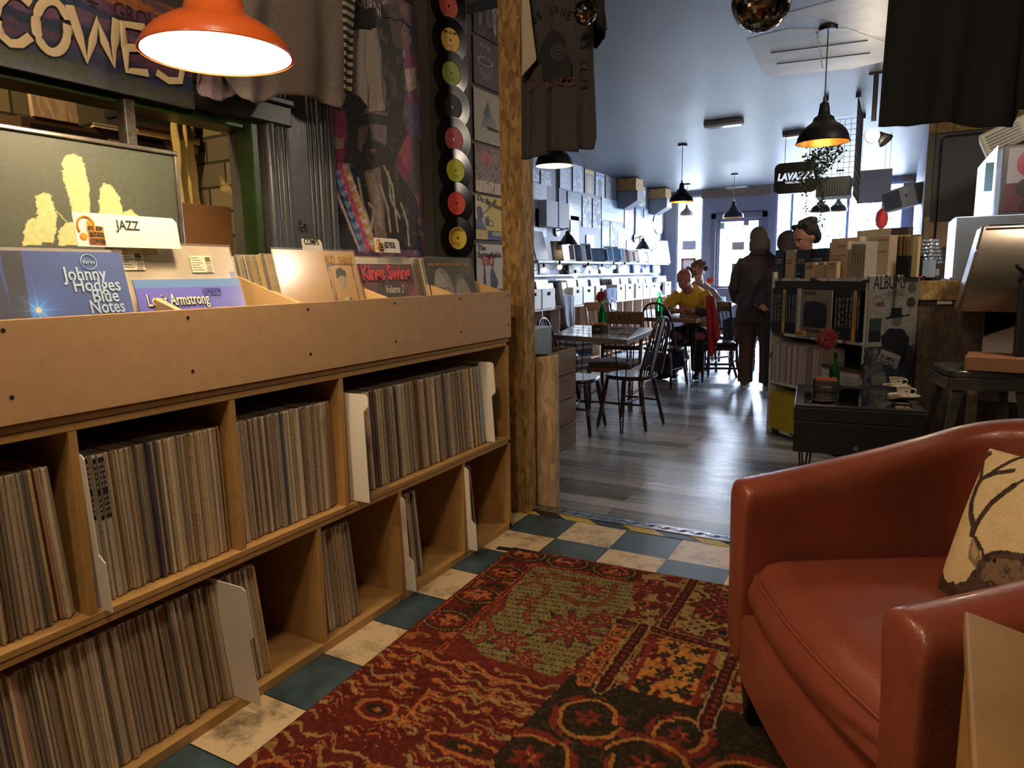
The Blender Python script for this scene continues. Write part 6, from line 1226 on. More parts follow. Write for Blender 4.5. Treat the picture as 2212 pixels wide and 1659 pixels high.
for i, (l, r_) in enumerate(crx):
    a = at(l, 650, 'x', XC2 + .03); c_ = at(r_, 650, 'x', XC2 + .03); w_ = c_.y - a.y - .012
    t = thing('record_crate', cwords[i], 'crate', (XC2 + .03, a.y, zc + .001), group='record crates on the cafe unit'); hh = .235; b = B(); 
    hole = [(w_ * .36, .155), (w_ * .64, .155), (w_ * .64, .195), (w_ * .36, .195)]
    b.box(-.012, 0, 0, w_, 0, .155); b.box(-.012, 0, 0, w_, .195, hh); b.box(-.012, 0, 0, w_ * .36, .155, .195); b.box(-.012, 0, w_ * .64, w_, .155, .195); b.obj('front_board', CRT, t)
    b = B(); b.box(-.24, -.012, 0, .01, 0, hh); b.obj('side_board', CRT, t); b = B(); b.box(-.24, -.012, w_ - .01, w_, 0, hh); b.obj('side_board', CRT, t); B().box(-.24, -.012, .01, w_ - .01, 0, .012).obj('bottom_board', CRT, t)
    n = 5; sw_ = w_ - .03
    for k in range(n):
        c3 = rs.choice(['dfe6ec', 'c8d3dc', 'eef2f5', 'b8c6d3', 'a09a90', 'd8dcdc', '8fb0c8', 'e6e2d8']); b = B(); b.prism([(0, 0), (min(sw_, .325), 0), (min(sw_, .325), .325), (0, .325)], 0, .006)
        if k == 0: b.cur = 1; b.prism([(sw_ * .25, .14), (sw_ * .7, .14), (sw_ * .6, .28), (sw_ * .3, .3)], -.001, 0); b.cur = 0
        o = b.obj('record_sleeve', [flat(c3, .35), flat(rs.choice(['5a7a96', '9fb8c8', '3a4a5a', 'b8a898']), .4)]); o.location = (XC2 - .015 - k * .038, a.y + .012 + .003, zc + .02); o.rotation_euler = (R(-9), 0, R(90)); tag(o, 'record standing in the ' + cwords[i].replace('wooden ', ''), 'record', 'records in cafe crate ' + cwords[i])
for (l, r_, lb, c_) in ((1130, 1148, 'blue sleeve leaning at the post end of the cafe record row', '9fb3d0'), (1181, 1202, 'white box file among the cafe records', 'e6eaee'), (1221, 1240, 'tilted white record cover above the grey tee', 'eef0f2'), (1424, 1436, 'pale sleeve near the window end of the record row', 'd8e0ea')):
    a = at(l, 620, 'x', XC2 - .02); w_ = at(r_, 620, 'x', XC2 - .02).y - a.y; o = B().prism([(0, 0), (w_, 0), (w_, .3), (0, .3)], 0, .05).obj('record_cover', flat(c_, .35), bevel=.002); o.location = (XC2 - .02, a.y, zc + .002); o.rotation_euler = (R(-10), 0, R(90)); tag(o, lb, 'record')
# records and cards on the ledge
for i, (px, w_, h_, c_, lb) in enumerate(((1224, .2, .12, '6a5a4c', 'brown edged card left of the lettered one on the ledge'), (1232, .3, .13, 'c8d6e2', 'pale blue lettered card on the ledge'), (1249, .3, .09, 'a8b8cc', 'low blue card on the ledge'), (1270, .3, .12, 'e2e8ee', 'white box lettered card on the ledge'), (1293, .35, .07, 'a3b8d0', 'low pale card in the middle of the ledge'), (1332, .3, .16, 'c6d3e0', 'spotted print on the ledge'), (1366, .3, .17, 'dfe5ec', 'white box at the far part of the ledge'), (1384, .3, .08, '93a8d0', 'low blue card at the far part of the ledge'), (1408, .4, .14, 'e8ecf0', 'white roll at the window end of the ledge'))):
    p = onw(px, 598, XL + .05); o = B().prism([(0, 0), (w_, 0), (w_, h_), (0, h_)], 0, .03).obj('card', flat(c_), bevel=.002); o.location = (XL + .09, p.y, zl + .061); o.rotation_euler = (R(-6), 0, R(90)); tag(o, lb, 'card')
cloth('tee_shirt', 'grey tee hanging from the cubby unit between wooden crates', 'shirt', [(1213, 638), (1227, 636), (1241, 640)], [(1221, 705), (1232, 708), (1240, 700)], XC2 + .06, mat('grey_tee', '7a7b88', .9), .012, 2, nu=26, nv=26)
t = thing('tee_shirt', 'blue grey tee with a white headphone print hanging right of the red flower', 'shirt', at(1310, 622, 'x', XC2 + .06)); cloth('fabric', '', '', [(1310, 624), (1321, 621), (1333, 622)], [(1312, 686), (1320, 688), (1328, 684)], XC2 + .06, mat('blue_grey_tee', '4c5570', .9), .01, 2, nu=26, nv=26, parent=t)
b = B(); b.tube([at(x_, y_, 'x', XC2 + .085) - t.location for x_, y_ in ((1316, 668), (1316, 652), (1321, 643), (1327, 650), (1330, 664))], .006, 6); b.obj('printed_headphones', WHITE, t); b = B(); P = [at(x_, y_, 'x', XC2 + .083) - t.location for x_, y_ in ((1321, 652), (1332, 656), (1332, 670), (1321, 668))]; b.add([tuple(p) for p in P], [(0, 1, 2, 3)]); b.obj('printed_block', flat('c8d0dc'), t, solid=.001)
# near left clutter behind the panel
for k, (z0_, lb) in enumerate(((0, 'lower'), (.36, 'upper'))):
    t = thing('wooden_crate', f'{lb} of two stacked worn plank crates behind the chipboard panel', 'crate', (at(1184, 730, 'y', 4.15).x - .36, 4.15, CZ + .001 + z0_ * 1.0)); CW = mat('worn_planks', '7c6a5a', .7, noise=(6, .2), stretch=(1, .4, 8)); h_ = .355
    for (x0_, x1_, y0_, y1_) in ((0, .36, 0, .015), (0, .36, .445, .46), (0, .015, .015, .445), (.345, .36, .015, .445)):
        for q in range(2): B().box(x0_, x1_, y0_, y1_, q * .18, q * .18 + .172).obj('plank', CW, t, bevel=.003)
    B().box(.015, .345, .015, .445, 0, .012).obj('bottom_board', CW, t)
t = thing('plastic_sleeves', 'upright pack of clear plastic record sleeves in the upper plank crate', 'sleeves', (at(1150, 660, 'y', 4.2).x - .28, 4.2, CZ + .375)); B().box(0, .28, 0, .3, 0, .5).obj('pack', mat('cloudy_plastic', 'a8b5bd', .25, alpha=.85, noise=(3, .3), stretch=(1, 40, 1)), t, bevel=.004)
z = CZ + .002; p = at(1232, 812, 'z', CZ); bw = ['grey book at the bottom of the tall floor stack', 'cream book second from the bottom of the floor stack', 'dark book third up in the floor stack', 'pale grey book fourth up in the floor stack', 'brown book in the lower middle of the floor stack', 'white book in the middle of the floor stack', 'slate book in the middle of the floor stack', 'blue black book in the upper middle of the floor stack', 'buff book above the blue black one in the floor stack', 'dark green book high in the floor stack', 'light blue book near the top of the floor stack', 'white book second from the top of the floor stack', 'black book on top of the tall floor stack']
for i, lb in enumerate(bw):
    h_ = .032 + .018 * ((i * 5) % 3) / 2; o = B().box(0, .3, 0, .26, 0, h_).obj('book', flat(['8a8c90', 'c8bfa8', '3a3c42', 'a8adb3', '6a5444', 'd3d6da', '5a6270', '2a3040', 'a89c80', '2f3d38', '9fb3c3', 'd8dce0', '1f2024'][i], .4), bevel=.002); o.location = (p.x - .15 + .012 * math.sin(i * 2), p.y, z); o.rotation_euler = (0, 0, R(6 * math.sin(i * 1.7) - 20)); z += h_ + .0005; tag(o, lb, 'book', 'books stacked on the cafe floor')
o = B().box(0, .22, 0, .25, 0, .55).obj('black_bag', BLACK, bevel=.03); o.location = (p.x - .35, p.y + .45, CZ + .001); tag(o, 'tall black bag standing behind the floor stack of books', 'bag')

# ================================================================== chairs and tables
def bow(W, H, n=26, p=.72): return [(W * math.copysign(abs(math.cos(a_)) ** p, math.cos(a_)), H * abs(math.sin(a_)) ** .8) for a_ in np.linspace(PI, 0, n)]
def windsor(name, label, loc, rz, tall=.47, wheel=False):
    """front faces local -y; seat 0.43 high"""
    t = thing(name, label, 'chair', loc, rz, group='dark windsor chairs'); SH = .43
    b = B(); pts = []
    for k in range(28): a_ = 2 * PI * k / 28; r_ = .205 * (1 + .05 * math.cos(2 * a_)); pts.append((r_ * 1.02 * math.copysign(abs(math.cos(a_)) ** .8, math.cos(a_)), r_ * math.copysign(abs(math.sin(a_)) ** .8, math.sin(a_))))
    b.slab(pts, SH - .032, SH); b.obj('seat', DKWOOD, t, bevel=.010, smooth=50)
    legs = [(-.15, -.14, -.21, -.20), (.15, -.14, .21, -.20), (-.12, .13, -.17, .21), (.12, .13, .17, .21)]
    for x0, y0, x1, y1 in legs:
        b = B(); P = [(x0 + (x1 - x0) * f, y0 + (y1 - y0) * f, (SH - .02) * (1 - f)) for f in (0, .15, .3, .45, .6, .62, .66, .85, 1)]; b.tube(P, [.012, .017, .019, .017, .014, .018, .014, .016, .011], 10); b.obj('leg', DKWOOD, t, smooth=50)
    for s_ in (-1, 1): b = B(); b.tube([(s_ * .182, -.172, .20), (s_ * .168, 0, .2), (s_ * .147, .172, .20)], [.007, .012, .007], 8); b.obj('stretcher', DKWOOD, t, smooth=50)
    b = B(); b.tube([(-.165, 0, .2), (0, 0, .2), (.165, 0, .2)], [.007, .012, .007], 8); b.obj('stretcher', DKWOOD, t, smooth=50)
    tilt = .30
    hoop = bow(.195, tall); P = [(x, .165 + z_ * tilt * .75, SH - .01 + z_) for x, z_ in hoop]; b = B(); b.tube(P, .0115, 10); b.obj('back_hoop', DKWOOD, t, smooth=60)
    for k in range(-3, 4):
        x0 = k * .042; x1 = k * .052; zt_ = tall * max(.2, (1 - (abs(x1) / .2) ** 2.8)) ** .5; q = B()
        if k == 0 and wheel:
            q.prism([(-.022, SH - .01), (.022, SH - .01), (.03, SH + .2), (.022, SH + tall - .01), (-.022, SH + tall - .01), (-.03, SH + .2)], -.004, .004); q.v = [(v_[0], v_[1] + .165 + (v_[2] - SH) * tilt * .75, v_[2]) for v_ in q.v]; q.obj('splat', DKWOOD, t)
        else: q.tube([(x0, .165, SH - .01), ((x0 + x1) / 2, .165 + zt_ * tilt * .375, SH + zt_ * .5), (x1, .165 + zt_ * tilt * .75, SH + zt_ - .008)], [.005, .0075, .005], 7); q.obj('spindle', DKWOOD, t, smooth=60)
    return t
windsor('windsor_chair', 'dark windsor chair at the right end of the nearer table, seen from the side', (-1.86, 5.40, CZ), R(-97), wheel=True)
windsor('windsor_chair', 'dark windsor chair with its hoop back to us at the farther table', (at(1430, 800, 'y', 7.45).x, 7.5, CZ), R(176), tall=.50)
windsor('windsor_chair', 'dark windsor chair at the left end of the nearer table, partly behind the panel', (-2.22, 5.05, CZ), R(95))
def dining(label, loc, rz, m, sm, carved=False):
    t = thing('dining_chair', label, 'chair', loc, rz); SH = .40
    b = B(); b.box(-.21, .21, -.2, .2, SH - .045, SH); b.obj('seat_rail', m, t, bevel=.006)
    b = B(); b.slab([(-.2, -.2), (.2, -.2), (.185, .19), (-.185, .19)], SH, SH + .045); b.obj('seat_pad', sm, t, bevel=.018)
    for s_ in (-1, 1):
        b = B(); b.box(s_ * .19 - .018, s_ * .19 + .018, -.195, -.159, SH - .06, SH); b.lathe([(.012, 0), (.016, .06), (.022, .12), (.014, .15), (.02, .2), (.012, .22), (.02, .245), (.012, .27), (.019, .30), (.019, .345)], 14, (s_ * .19, -.177, 0)); b.obj('leg', m, t, smooth=40)
        b = B(); b.tube([(s_ * .185, .26, 0), (s_ * .185, .2, .2), (s_ * .185, .19, SH), (s_ * .185, .235, .65), (s_ * .185, .28, .87)], .017, 8); b.obj('leg', m, t, smooth=40)
        b = B(); b.box(s_ * .185 - .008, s_ * .185 + .008, -.17, .2, .14, .165); b.obj('stretcher', m, t)
    b = B(); b.box(-.2, .2, .255, .28, .76, .88); b.obj('top_rail', m, t, bevel=.012)
    if carved:
        for s_ in (-1, 1): b = B(); b.tube([(s_ * (.01 + .08 * f) , .250, .82 + .03 * math.sin(f * 9) * (1 - f * .3)) for f in np.linspace(0, 1, 18)], .005, 6); b.obj('carving', DKWOOD, t)
    b = B(); b.box(-.18, .18, .2, .22, .52, .56); b.obj('lower_rail', m, t)
    for k in range(-2, 3): b = B(); b.cyl((k * .06, .21, .54), (k * .06, .265, .78), .008, n=8); b.obj('spindle', m, t, smooth=50)
    return t
OAKD = mat('old_oak', '6b4630', .4, noise=(8, .25), stretch=(1, 1, .3)); PADM = mat('taupe_seat', '5c4f44', .9, noise=(60, .15))
dining('brown carved back dining chair with a taupe pad behind the nearer table', (at(1335, 790, 'y', 6.05).x - .03, 6.05, CZ), R(4), OAKD, PADM, True)
dining('pale wooden chair standing by the cubbies beyond the green bottle', (-3.15, 8.3, CZ), R(60), mat('warm_beech', 'a5714a', .4), PADM)
t = thing('round_stool', 'small dark turned leg stool left of the nearer table', 'stool', (at(1215, 790, 'y', 6.3).x, 6.3, CZ)); B().lathe([(0, .45), (.15, .45), (.16, .435), (.155, .42), (0, .415)], 28).obj('seat', DKWOOD, t, smooth=40)
for k in range(3): a_ = R(120 * k + 30); b = B(); b.tube([(.08 * math.cos(a_) + .09 * f * math.cos(a_), .08 * math.sin(a_) + .09 * f * math.sin(a_), .42 * (1 - f)) for f in np.linspace(0, 1, 11)], [.018 + .007 * (k2 % 2) for k2 in range(11)], 10); b.obj('leg', DKWOOD, t, smooth=50)
# tables with pictures under clear varnish
def tabletop(name, label, cs, zt_, edge, papers, seed, legs):
    c0 = cs[0]; t = thing(name, label, 'table', (c0.x, c0.y, CZ)); h_ = zt_ - CZ
    b = B(); b.slab([(p.x - c0.x, p.y - c0.y) for p in cs], h_ - .04, h_); b.obj('table_top', edge, t, bevel=.002)
    ex_ = cs[1] - c0; ey_ = cs[3] - c0; rs = random.Random(seed); k = 0
    for i in range(5):
        for j in range(4):
            f0, g0 = (i + .02) / 5, (j + .02) / 4; f1, g1 = (i + .98) / 5, (j + .98) / 4; q = [ex_ * f + ey_ * g for f, g in ((f0, g0), (f1, g0 + .02), (f1, g1), (f0, g1 - .02))]
            b = B(); b.slab([(p.x, p.y) for p in q], h_ + .0004, h_ + .0012); b.obj('inlaid_picture', mat('varnished_' + str(papers[k % len(papers)]), papers[k % len(papers)], .07, noise=(28, .5), coat=.8), t); k += rs.randint(1, 3)
    for f, g in legs:
        p = ex_ * f + ey_ * g; c_ = (ex_ * .5 + ey_ * .5 - p); c_.z = 0; c_.normalize(); s_ = V((-c_.y, c_.x, 0)); p = V((p.x, p.y, 0)) - c_ * -.06
        b = B(); ft = p - c_ * .02; b.tube([p + s_ * .05 + V((0, 0, h_ - .04)), ft + s_ * .008 + V((0, 0, .02)), ft + V((0, 0, .008)), ft - s_ * .008 + V((0, 0, .02)), p - s_ * .05 + V((0, 0, h_ - .04))], .0055, 7); b.cyl(ft + V((0, 0, 0)), ft + V((0, 0, .012)), .014); b.obj('hairpin_leg', BLACK, t, smooth=50)
    return t
ZT = .625
T1 = [at(1194, 723, 'z', ZT), at(1355, 734, 'z', ZT), at(1420, 708, 'z', ZT), at(1243, 702, 'z', ZT)]
EDG = mat('grey_oak_edge', '8a7f76', .4, noise=(8, .15))
tabletop('picture_table', 'nearer square cafe table with pictures varnished into its top', T1, ZT, EDG, ['c8d3dc', '8fa3b0', 'e3e8ea', '5a6068', 'b5c3cc', '9f8f86'], 3, [(.04, .06), (.95, .05), (.95, .95), (.05, .95)])
T2 = [at(1340, 684, 'z', ZT), at(1505, 690, 'z', ZT), at(1549, 674, 'z', ZT), at(1402, 668, 'z', ZT)]
tabletop('picture_table', 'farther cafe table where the man in yellow sits', T2, ZT, mat('brown_edge', '8a6248', .4), ['6f8096', 'a3b3c6', '4a5460', 'b8a89a', '8fa0b3'], 9, [(.05, .06), (.95, .06), (.95, .94), (.05, .94)])
T3 = [at(1543, 657, 'z', ZT), at(1576, 659, 'z', ZT), at(1590, 652, 'z', ZT), at(1560, 650, 'z', ZT)]
tabletop('picture_table', 'small far table by the door holding a round glass', T3, ZT, mat('brown_edge', '8a6248', .4), ['a8b3c8', '8fa0b3'], 4, [(.05, .06), (.95, .06), (.95, .94), (.05, .94)])
# bottles with gerberas
GRN = mat('green_glass', '2fc455', .05, trans=.9, ior=1.2, emit=None); REDP = mat('red_petal', 'a81c28', .55, noise=(30, .2)); STEM = mat('stem_green', '5a6b3a', .6)
def bottle(p, lab, px_head=None, hgt=.24, gb=GRN):
    t = thing('glass_bottle', lab + ' glass bottle', 'bottle', p); k = hgt / .24
    B().lathe([(.0, .001), (.032 * k, .001), (.034 * k, .01), (.034 * k, .12 * k), (.03 * k, .145 * k), (.016 * k, .175 * k), (.012 * k, .20 * k), (.012 * k, .225 * k), (.0145 * k, .228 * k), (.0145 * k, .24 * k), (.010 * k, .24 * k)], 24).obj('bottle_body', gb, t, smooth=50); return t
def gerbera(p, head, lab, r=.055, face_=(-.3, -.85, .35), m=REDP):
    t = thing('gerbera_flower', lab, 'flower', p); h_ = V(head) - V(p); n = V(face_).normalized()
    b = B(); b.tube([(0, 0, 0), h_ * .5 + V((.012, 0, .02)), h_ - n * .02, h_], .003, 6); b.obj('stem', STEM, t, smooth=60)
    q = n.to_track_quat('Z', 'Y').to_matrix(); b = B()
    for ring, (rr_, cnt, lift, w_) in enumerate(((r, 22, -.15, .009), (r * .8, 20, .12, .008), (r * .5, 16, .45, .006))):
        for k in range(cnt):
            a_ = 2 * PI * k / cnt + ring * .15; d_ = V((math.cos(a_), math.sin(a_), lift)); s_ = V((-math.sin(a_), math.cos(a_), 0)); dr = rr_ * (.9 + .2 * ((k * 7) % 5) / 5); bend = V((0, 0, -.12 * dr))
            pts = [V((0, 0, .002 * ring)), d_ * dr * .55 + s_ * w_, d_ * dr + bend, d_ * dr * .55 - s_ * w_]; b.add([tuple(h_ + q @ p_) for p_ in pts] , [(0, 1, 2, 3)])
    b.obj('petals', m, t, solid=.0008); b = B(); b.ball(h_ + n * .004, r * .2, n=12); b.obj('flower_centre', mat('flower_heart', '5a1218', .8), t, smooth=60); return t
pb = at(1301, 712, 'z', ZT); pb.z = ZT + .0015; bottle(pb, 'green', hgt=.27); gerbera(pb + V((0, 0, .02)), at(1296, 640, 'y', pb.y), 'bright red gerbera in the green bottle on the nearer table', .07)
pb = at(1424, 682, 'z', ZT); pb.z = ZT + .0015; bottle(pb, 'green (farther table)'.replace(' (farther table)', ''), hgt=.27)['label'] = 'green glass bottle on the farther table in front of the seated man'; gerbera(pb + V((0, 0, .02)), at(1428, 621, 'y', pb.y), 'small red gerbera on the farther table beside the seated man', .06, (-.9, -.4, .1))
bpy.data.objects['glass_bottle']['label'] = 'green glass bottle holding the red gerbera on the nearer table'
pb = at(1536, 660, 'z', ZT); pb.z = ZT; pb = at(1534, 650, 'y', 9.4); 
def caddy(p, lab, w_=.15, rz=R(-12)):
    t = thing('sugar_caddy', lab, 'caddy', p, rz); D = mat('dark_caddy', '3a2f2a', .45); b = B(); h_ = .065; q = rrect(w_, .085, .03)
    b.slab(q, 0, .006); n_ = len(q); b.add([(x_, y_, z_) for z_ in (0, h_) for x_, y_ in q] + [(w_ / 2 + (x_ - w_ / 2) * .95, .0425 + (y_ - .0425) * .93, z_) for z_ in (0, h_) for x_, y_ in q], [(i, (i + 1) % n_, n_ + (i + 1) % n_, n_ + i) for i in range(n_)] + [(2 * n_ + i, 2 * n_ + (i + 1) % n_, 3 * n_ + (i + 1) % n_, 3 * n_ + i) for i in range(n_)] + [(n_ + i, n_ + (i + 1) % n_, 3 * n_ + (i + 1) % n_, 3 * n_ + i) for i in range(n_)]); b.obj('tray', D, t, smooth=30)
    b = B(); [b.box(.02 + k * .011, .028 + k * .011, .02, .065, .008, .075 + .004 * (k % 3)) for k in range(10)]; b.obj('sugar_sachets', flat('c8683a'), t); text('LAVAZZA', .05, .026, .012, flat('b8b0a8'), t, width=.05, y=-.001, bold=.02); return t
pc = at(1275, 719, 'z', ZT); pc.z = ZT + .0015; caddy(pc, 'dark sugar caddy with orange sachets on the nearer table', .15)
# glass on the far table, mug on the farther one
pg = at(1559, 655, 'z', ZT); pg.z = ZT + .002; t = thing('glass_tumbler', 'clear round glass on a dark saucer on the small far table', 'glass', pg); B().lathe([(.0, .006), (.05, .006), (.06, .04), (.055, .10), (.052, .10), (.055, .04), (.046, .012), (0, .012)], 24).obj('glass_body', mat('frosted_tumbler', 'ccd6e8', .1, alpha=.6), t, smooth=50); B().lathe([(0, 0), (.08, .0), (.085, .006), (0, .005)], 24).obj('saucer', BLK, t)
pg = at(1474, 681, 'z', ZT); pg.z = ZT + .002; t = thing('glass_mug', 'tall coffee glass with a spoon in front of the seated man', 'glass', pg); B().lathe([(0, 0), (.032, 0), (.038, .10), (.036, .10), (.03, .006), (0, .006)], 20).obj('glass_body', mat('latte_glass', 'b5a594', .15, alpha=.8), t, smooth=50); b = B(); b.tube([(.01, 0, .02), (.04, -.01, .13)], .003, 6); b.obj('spoon', CHROME, t)

# ================================================================== people
def remesh(b, name, m, parent, vox=.011, smooth=4):
    o = b.obj(name, m, parent); o.data.remesh_voxel_size = vox; md = o.modifiers.new('r', 'REMESH'); md.mode = 'VOXEL'; md.voxel_size = vox; md.use_smooth_shade = True
    md2 = o.modifiers.new('s', 'SMOOTH'); md2.iterations = smooth; md2.factor = .5; return o
def head(b, c, fwd, r=.098, tilt=0):
    """skull, jaw, nose, ears, lips at c looking along fwd"""
    f = V(fwd).normalized(); s_ = f.cross(V((0, 0, 1))).normalized(); u_ = s_.cross(f); c = V(c); m0 = b.m.copy()
    b.m = Matrix.Translation(c) @ Matrix((s_, f, u_)).transposed().to_4x4()
    b.ball((0, -.012, .03), r, .78, .98, .95, 18); b.ball((0, .03, -.035), r * .72, .82, .95, 1.0, 14); b.ball((0, .055, -.085), .03, 1, .8, .7, 10); b.ball((0, .095, -.005), .016, .75, 1.1, 1.5, 10); b.ball((0, .103, -.022), .013, 1.1, 1, .8, 8)
    b.ball((0, .085, -.052), .018, 1.4, .6, .35, 8); b.ball((0, .084, -.060), .016, 1.3, .6, .35, 8)
    for k in (-1, 1): b.ball((k * .079, -.005, -.01), .024, .35, .6, 1.15, 10); b.ball((k * .034, .078, .022), .018, 1.1, .45, .45, 8)
    b.m = m0; return c, f, s_, u_
def eyes(t, c, f, s_, u_, mb='5a4030'):
    for k in (-1, 1):
        o = B().ball(V(c) + s_ * (.033 * k) + f * .079 + u_ * .006, .0085, n=10).obj('eye', mat('eye_white', 'd8d0c8', .3), t, smooth=60); B().ball(V(c) + s_ * (.033 * k) + f * .0855 + u_ * .006, .0035, n=8).obj('iris', INK, o)
        b = B(); b.tube([V(c) + s_ * (.018 * k) + f * .091 + u_ * .026, V(c) + s_ * (.035 * k) + f * .090 + u_ * .031, V(c) + s_ * (.052 * k) + f * .078 + u_ * .025], .0035, 6); b.obj('eyebrow', mat('brow_' + mb, mb, .9), t, smooth=60)
def hand(b, w_, d, up, side, curl=.4, r=.0085):
    """palm at w_ pointing along d; up = back of hand; thumb on side"""
    d = V(d).normalized(); up = V(up).normalized(); s_ = d.cross(up).normalized() * side; up = (s_ * side).cross(d).normalized(); w_ = V(w_)
    b.tube([w_, w_ + d * .04, w_ + d * .085], [.026, .034, .032], 10)
    for k, (off, ln) in enumerate(((.027, .068), (.010, .078), (-.008, .073), (-.026, .058))):
        p0 = w_ + d * .085 + s_ * off; d1 = (d - up * curl * .4).normalized(); d2 = (d - up * curl * 1.1).normalized(); d3 = (d - up * curl * 2.0).normalized(); p1 = p0 + d1 * ln * .45; p2 = p1 + d2 * ln * .32; p3 = p2 + d3 * ln * .25; b.tube([p0 - d * .02, p0, p1, p2, p3], [r * 1.1, r * 1.1, r, r * .92, r * .75], 7)
    p0 = w_ + d * .02 + s_ * .024; p1 = p0 + (d * .6 + s_ * .7).normalized() * .035; p2 = p1 + (d * .95 + s_ * .3 - up * .2).normalized() * .03; b.tube([w_ + s_ * .012 + d * .01, p0, p1, p2], [.012, .0125, .011, .009], 7)
SKIN = mat('skin', 'b07a62', .5, noise=(9, .08), spec=.4); SKIN2 = mat('skin_red', 'a8685a', .5, noise=(8, .10))
def limb(b, pts, rad, n=12): b.tube([V(p) for p in pts], rad, n)
# ---- standing person seen from behind, between the table and the shelf
fx = at(1606, 838, 'z', CZ); t = thing('person', 'standing person in a long dark coat, brown trousers and trainers, seen from behind', 'person', (-1.27, 7.72, CZ), R(0))
HP = 1.56
b = B(); c, f, s_, u_ = head(b, (-.02, .05, HP), (-.25, .95, -.25)); limb(b, [(0, .01, 1.30), (0, .02, 1.45), (-.01, .04, 1.52)], [.07, .055, .052])
limb(b, [(0, 0, .86), (0, 0, 1.0), (0, 0, 1.2), (0, .01, 1.34)], [.11, .105, .11, .09], 16)
for k in (-1, 1):
    limb(b, [(k * .09, 0, .86), (k * .10, .005, .48), (k * .10, -.01, .09)], [.085, .06, .042]); b.ball((k * .11, .06, .05), .05, .8, 2.0, .8, 10)
limb(b, [(.17, .01, 1.34), (.25, .0, 1.08), (.26, .06, .84)], [.055, .045, .03]); limb(b, [(-.17, .01, 1.34), (-.25, .02, 1.08), (-.26, .20, .92)], [.055, .045, .03])
hand(b, (.26, .07, .83), (0, .15, -1), (1, 0, 0), -1); hand(b, (-.26, .21, .915), (-.2, 1, -.1), (0, 0, 1), 1, .5); remesh(b, 'body', SKIN, t)
eyes(t, c, f, s_, u_)
COATM = mat('dark_tweed_coat', '4d4648', .95, noise=(90, .25)); b = B()
b.loft([(.0, .0, .70, .225, .165, .8), (0, 0, .74, .235, .17, .8), (0, 0, .95, .205, .155, .8), (0, 0, 1.15, .20, .15, .85), (0, .0, 1.30, .215, .14, .8), (0, .01, 1.37, .19, .115, .85), (0, .02, 1.42, .11, .085, 1), (0, .025, 1.45, .075, .07, 1)], 26)
limb(b, [(.15, .01, 1.35), (.235, .0, 1.2), (.27, .0, 1.07), (.275, .05, .85)], [.075, .068, .06, .048]); limb(b, [(-.15, .01, 1.35), (-.235, .01, 1.2), (-.265, .02, 1.07), (-.27, .18, .92)], [.075, .068, .06, .048])
remesh(b, 'coat', COATM, t, .012, 5)
b = B(); b.tube([(-.09, .0, 1.40), (-.05, -.06, 1.435), (.03, -.075, 1.435), (.09, -.03, 1.41)], [.03, .045, .045, .03], 10); b.obj('coat_hood', COATM, t, smooth=60)
TR = mat('brown_corduroy', '5a4236', .9, noise=(50, .15)); b = B()
for k in (-1, 1): limb(b, [(k * .085, 0, .86), (k * .095, .0, .7), (k * .105, .005, .45), (k * .108, -.01, .2), (k * .11, -.005, .06)], [.10, .105, .085, .078, .082], 14)
b.ball((0, 0, .84), .15, 1.15, .9, .8); remesh(b, 'trousers', TR, t, .012)
for k in (-1, 1):
    b = B(); b.ball((k * .115, .045, .045), .055, .85, 2.3, .85, 14); b.v = [(x_, y_, max(z_, .022)) for x_, y_, z_ in b.v]; o = b.obj('shoe', mat('grey_trainer', '55565c', .6), t, smooth=60); b = B(); b.loft([(k * .115, .045, .0, .048, .13), (k * .115, .045, .024, .05, .132)], 18); b.obj('sole', WHITE, o, smooth=40)
b = B(); b.ball((-.025, .02, HP + .035), .107, .88, 1.05, 1.0, 18); b.ball((-.02, -.045, HP - .05), .085, 1.1, .8, 1.3, 14); b.tube([(-.075, -.0, HP), (-.085, -.02, HP - .1), (-.06, -.04, HP - .16)], [.03, .035, .02]); b.tube([(.065, -.0, HP), (.07, -.02, HP - .1), (.05, -.05, HP - .16)], [.03, .035, .02]); hr = remesh(b, 'hair', mat('grey_blond_hair', '6b6056', .8, noise=(40, .3), stretch=(3, 3, .3)), t, .012, 2)
# ---- man in yellow, leaning on his folded arms
hp_ = at(1478, 604, 'y', 8.05); t = thing('person', 'seated bald man in a yellow tee over dark sleeves, leaning on the table', 'person', (hp_.x, hp_.y, CZ)); HZ = hp_.z - CZ
b = B(); c, f, s_, u_ = head(b, (0, 0, HZ), (-.35, -.85, -.42), .1); limb(b, [(.03, .13, HZ - .16), (.02, .08, HZ - .10), (0, .03, HZ - .03)], [.065, .06, .058])
limb(b, [(.05, .50, .48), (.05, .46, .62), (.05, .33, .80), (.04, .17, HZ - .2)], [.12, .12, .13, .11], 16)
limb(b, [(-.15, .2, HZ - .22), (-.27, .05, HZ - .4), (-.08, -.12, .80)], [.055, .045, .03]); limb(b, [(.22, .2, HZ - .22), (.33, .02, HZ - .38), (.1, -.10, .80)], [.055, .045, .03])
hand(b, (-.10, -.11, .80), (1, -.15, 0), (0, 0, 1), 1); hand(b, (.09, -.08, .82), (-1, .05, -.02), (0, 0, 1), -1)
for k in (-1, 1): limb(b, [(.05 + k * .09, .48, .48), (.05 + k * .13, .05, .50), (.05 + k * .13, .0, .08)], [.085, .065, .042]); b.ball((.05 + k * .13, -.05, .05), .045, .9, 1.9, .8, 10)
remesh(b, 'body', SKIN2, t, .009, 3); eyes(t, c, f, s_, u_, '8a6a58')
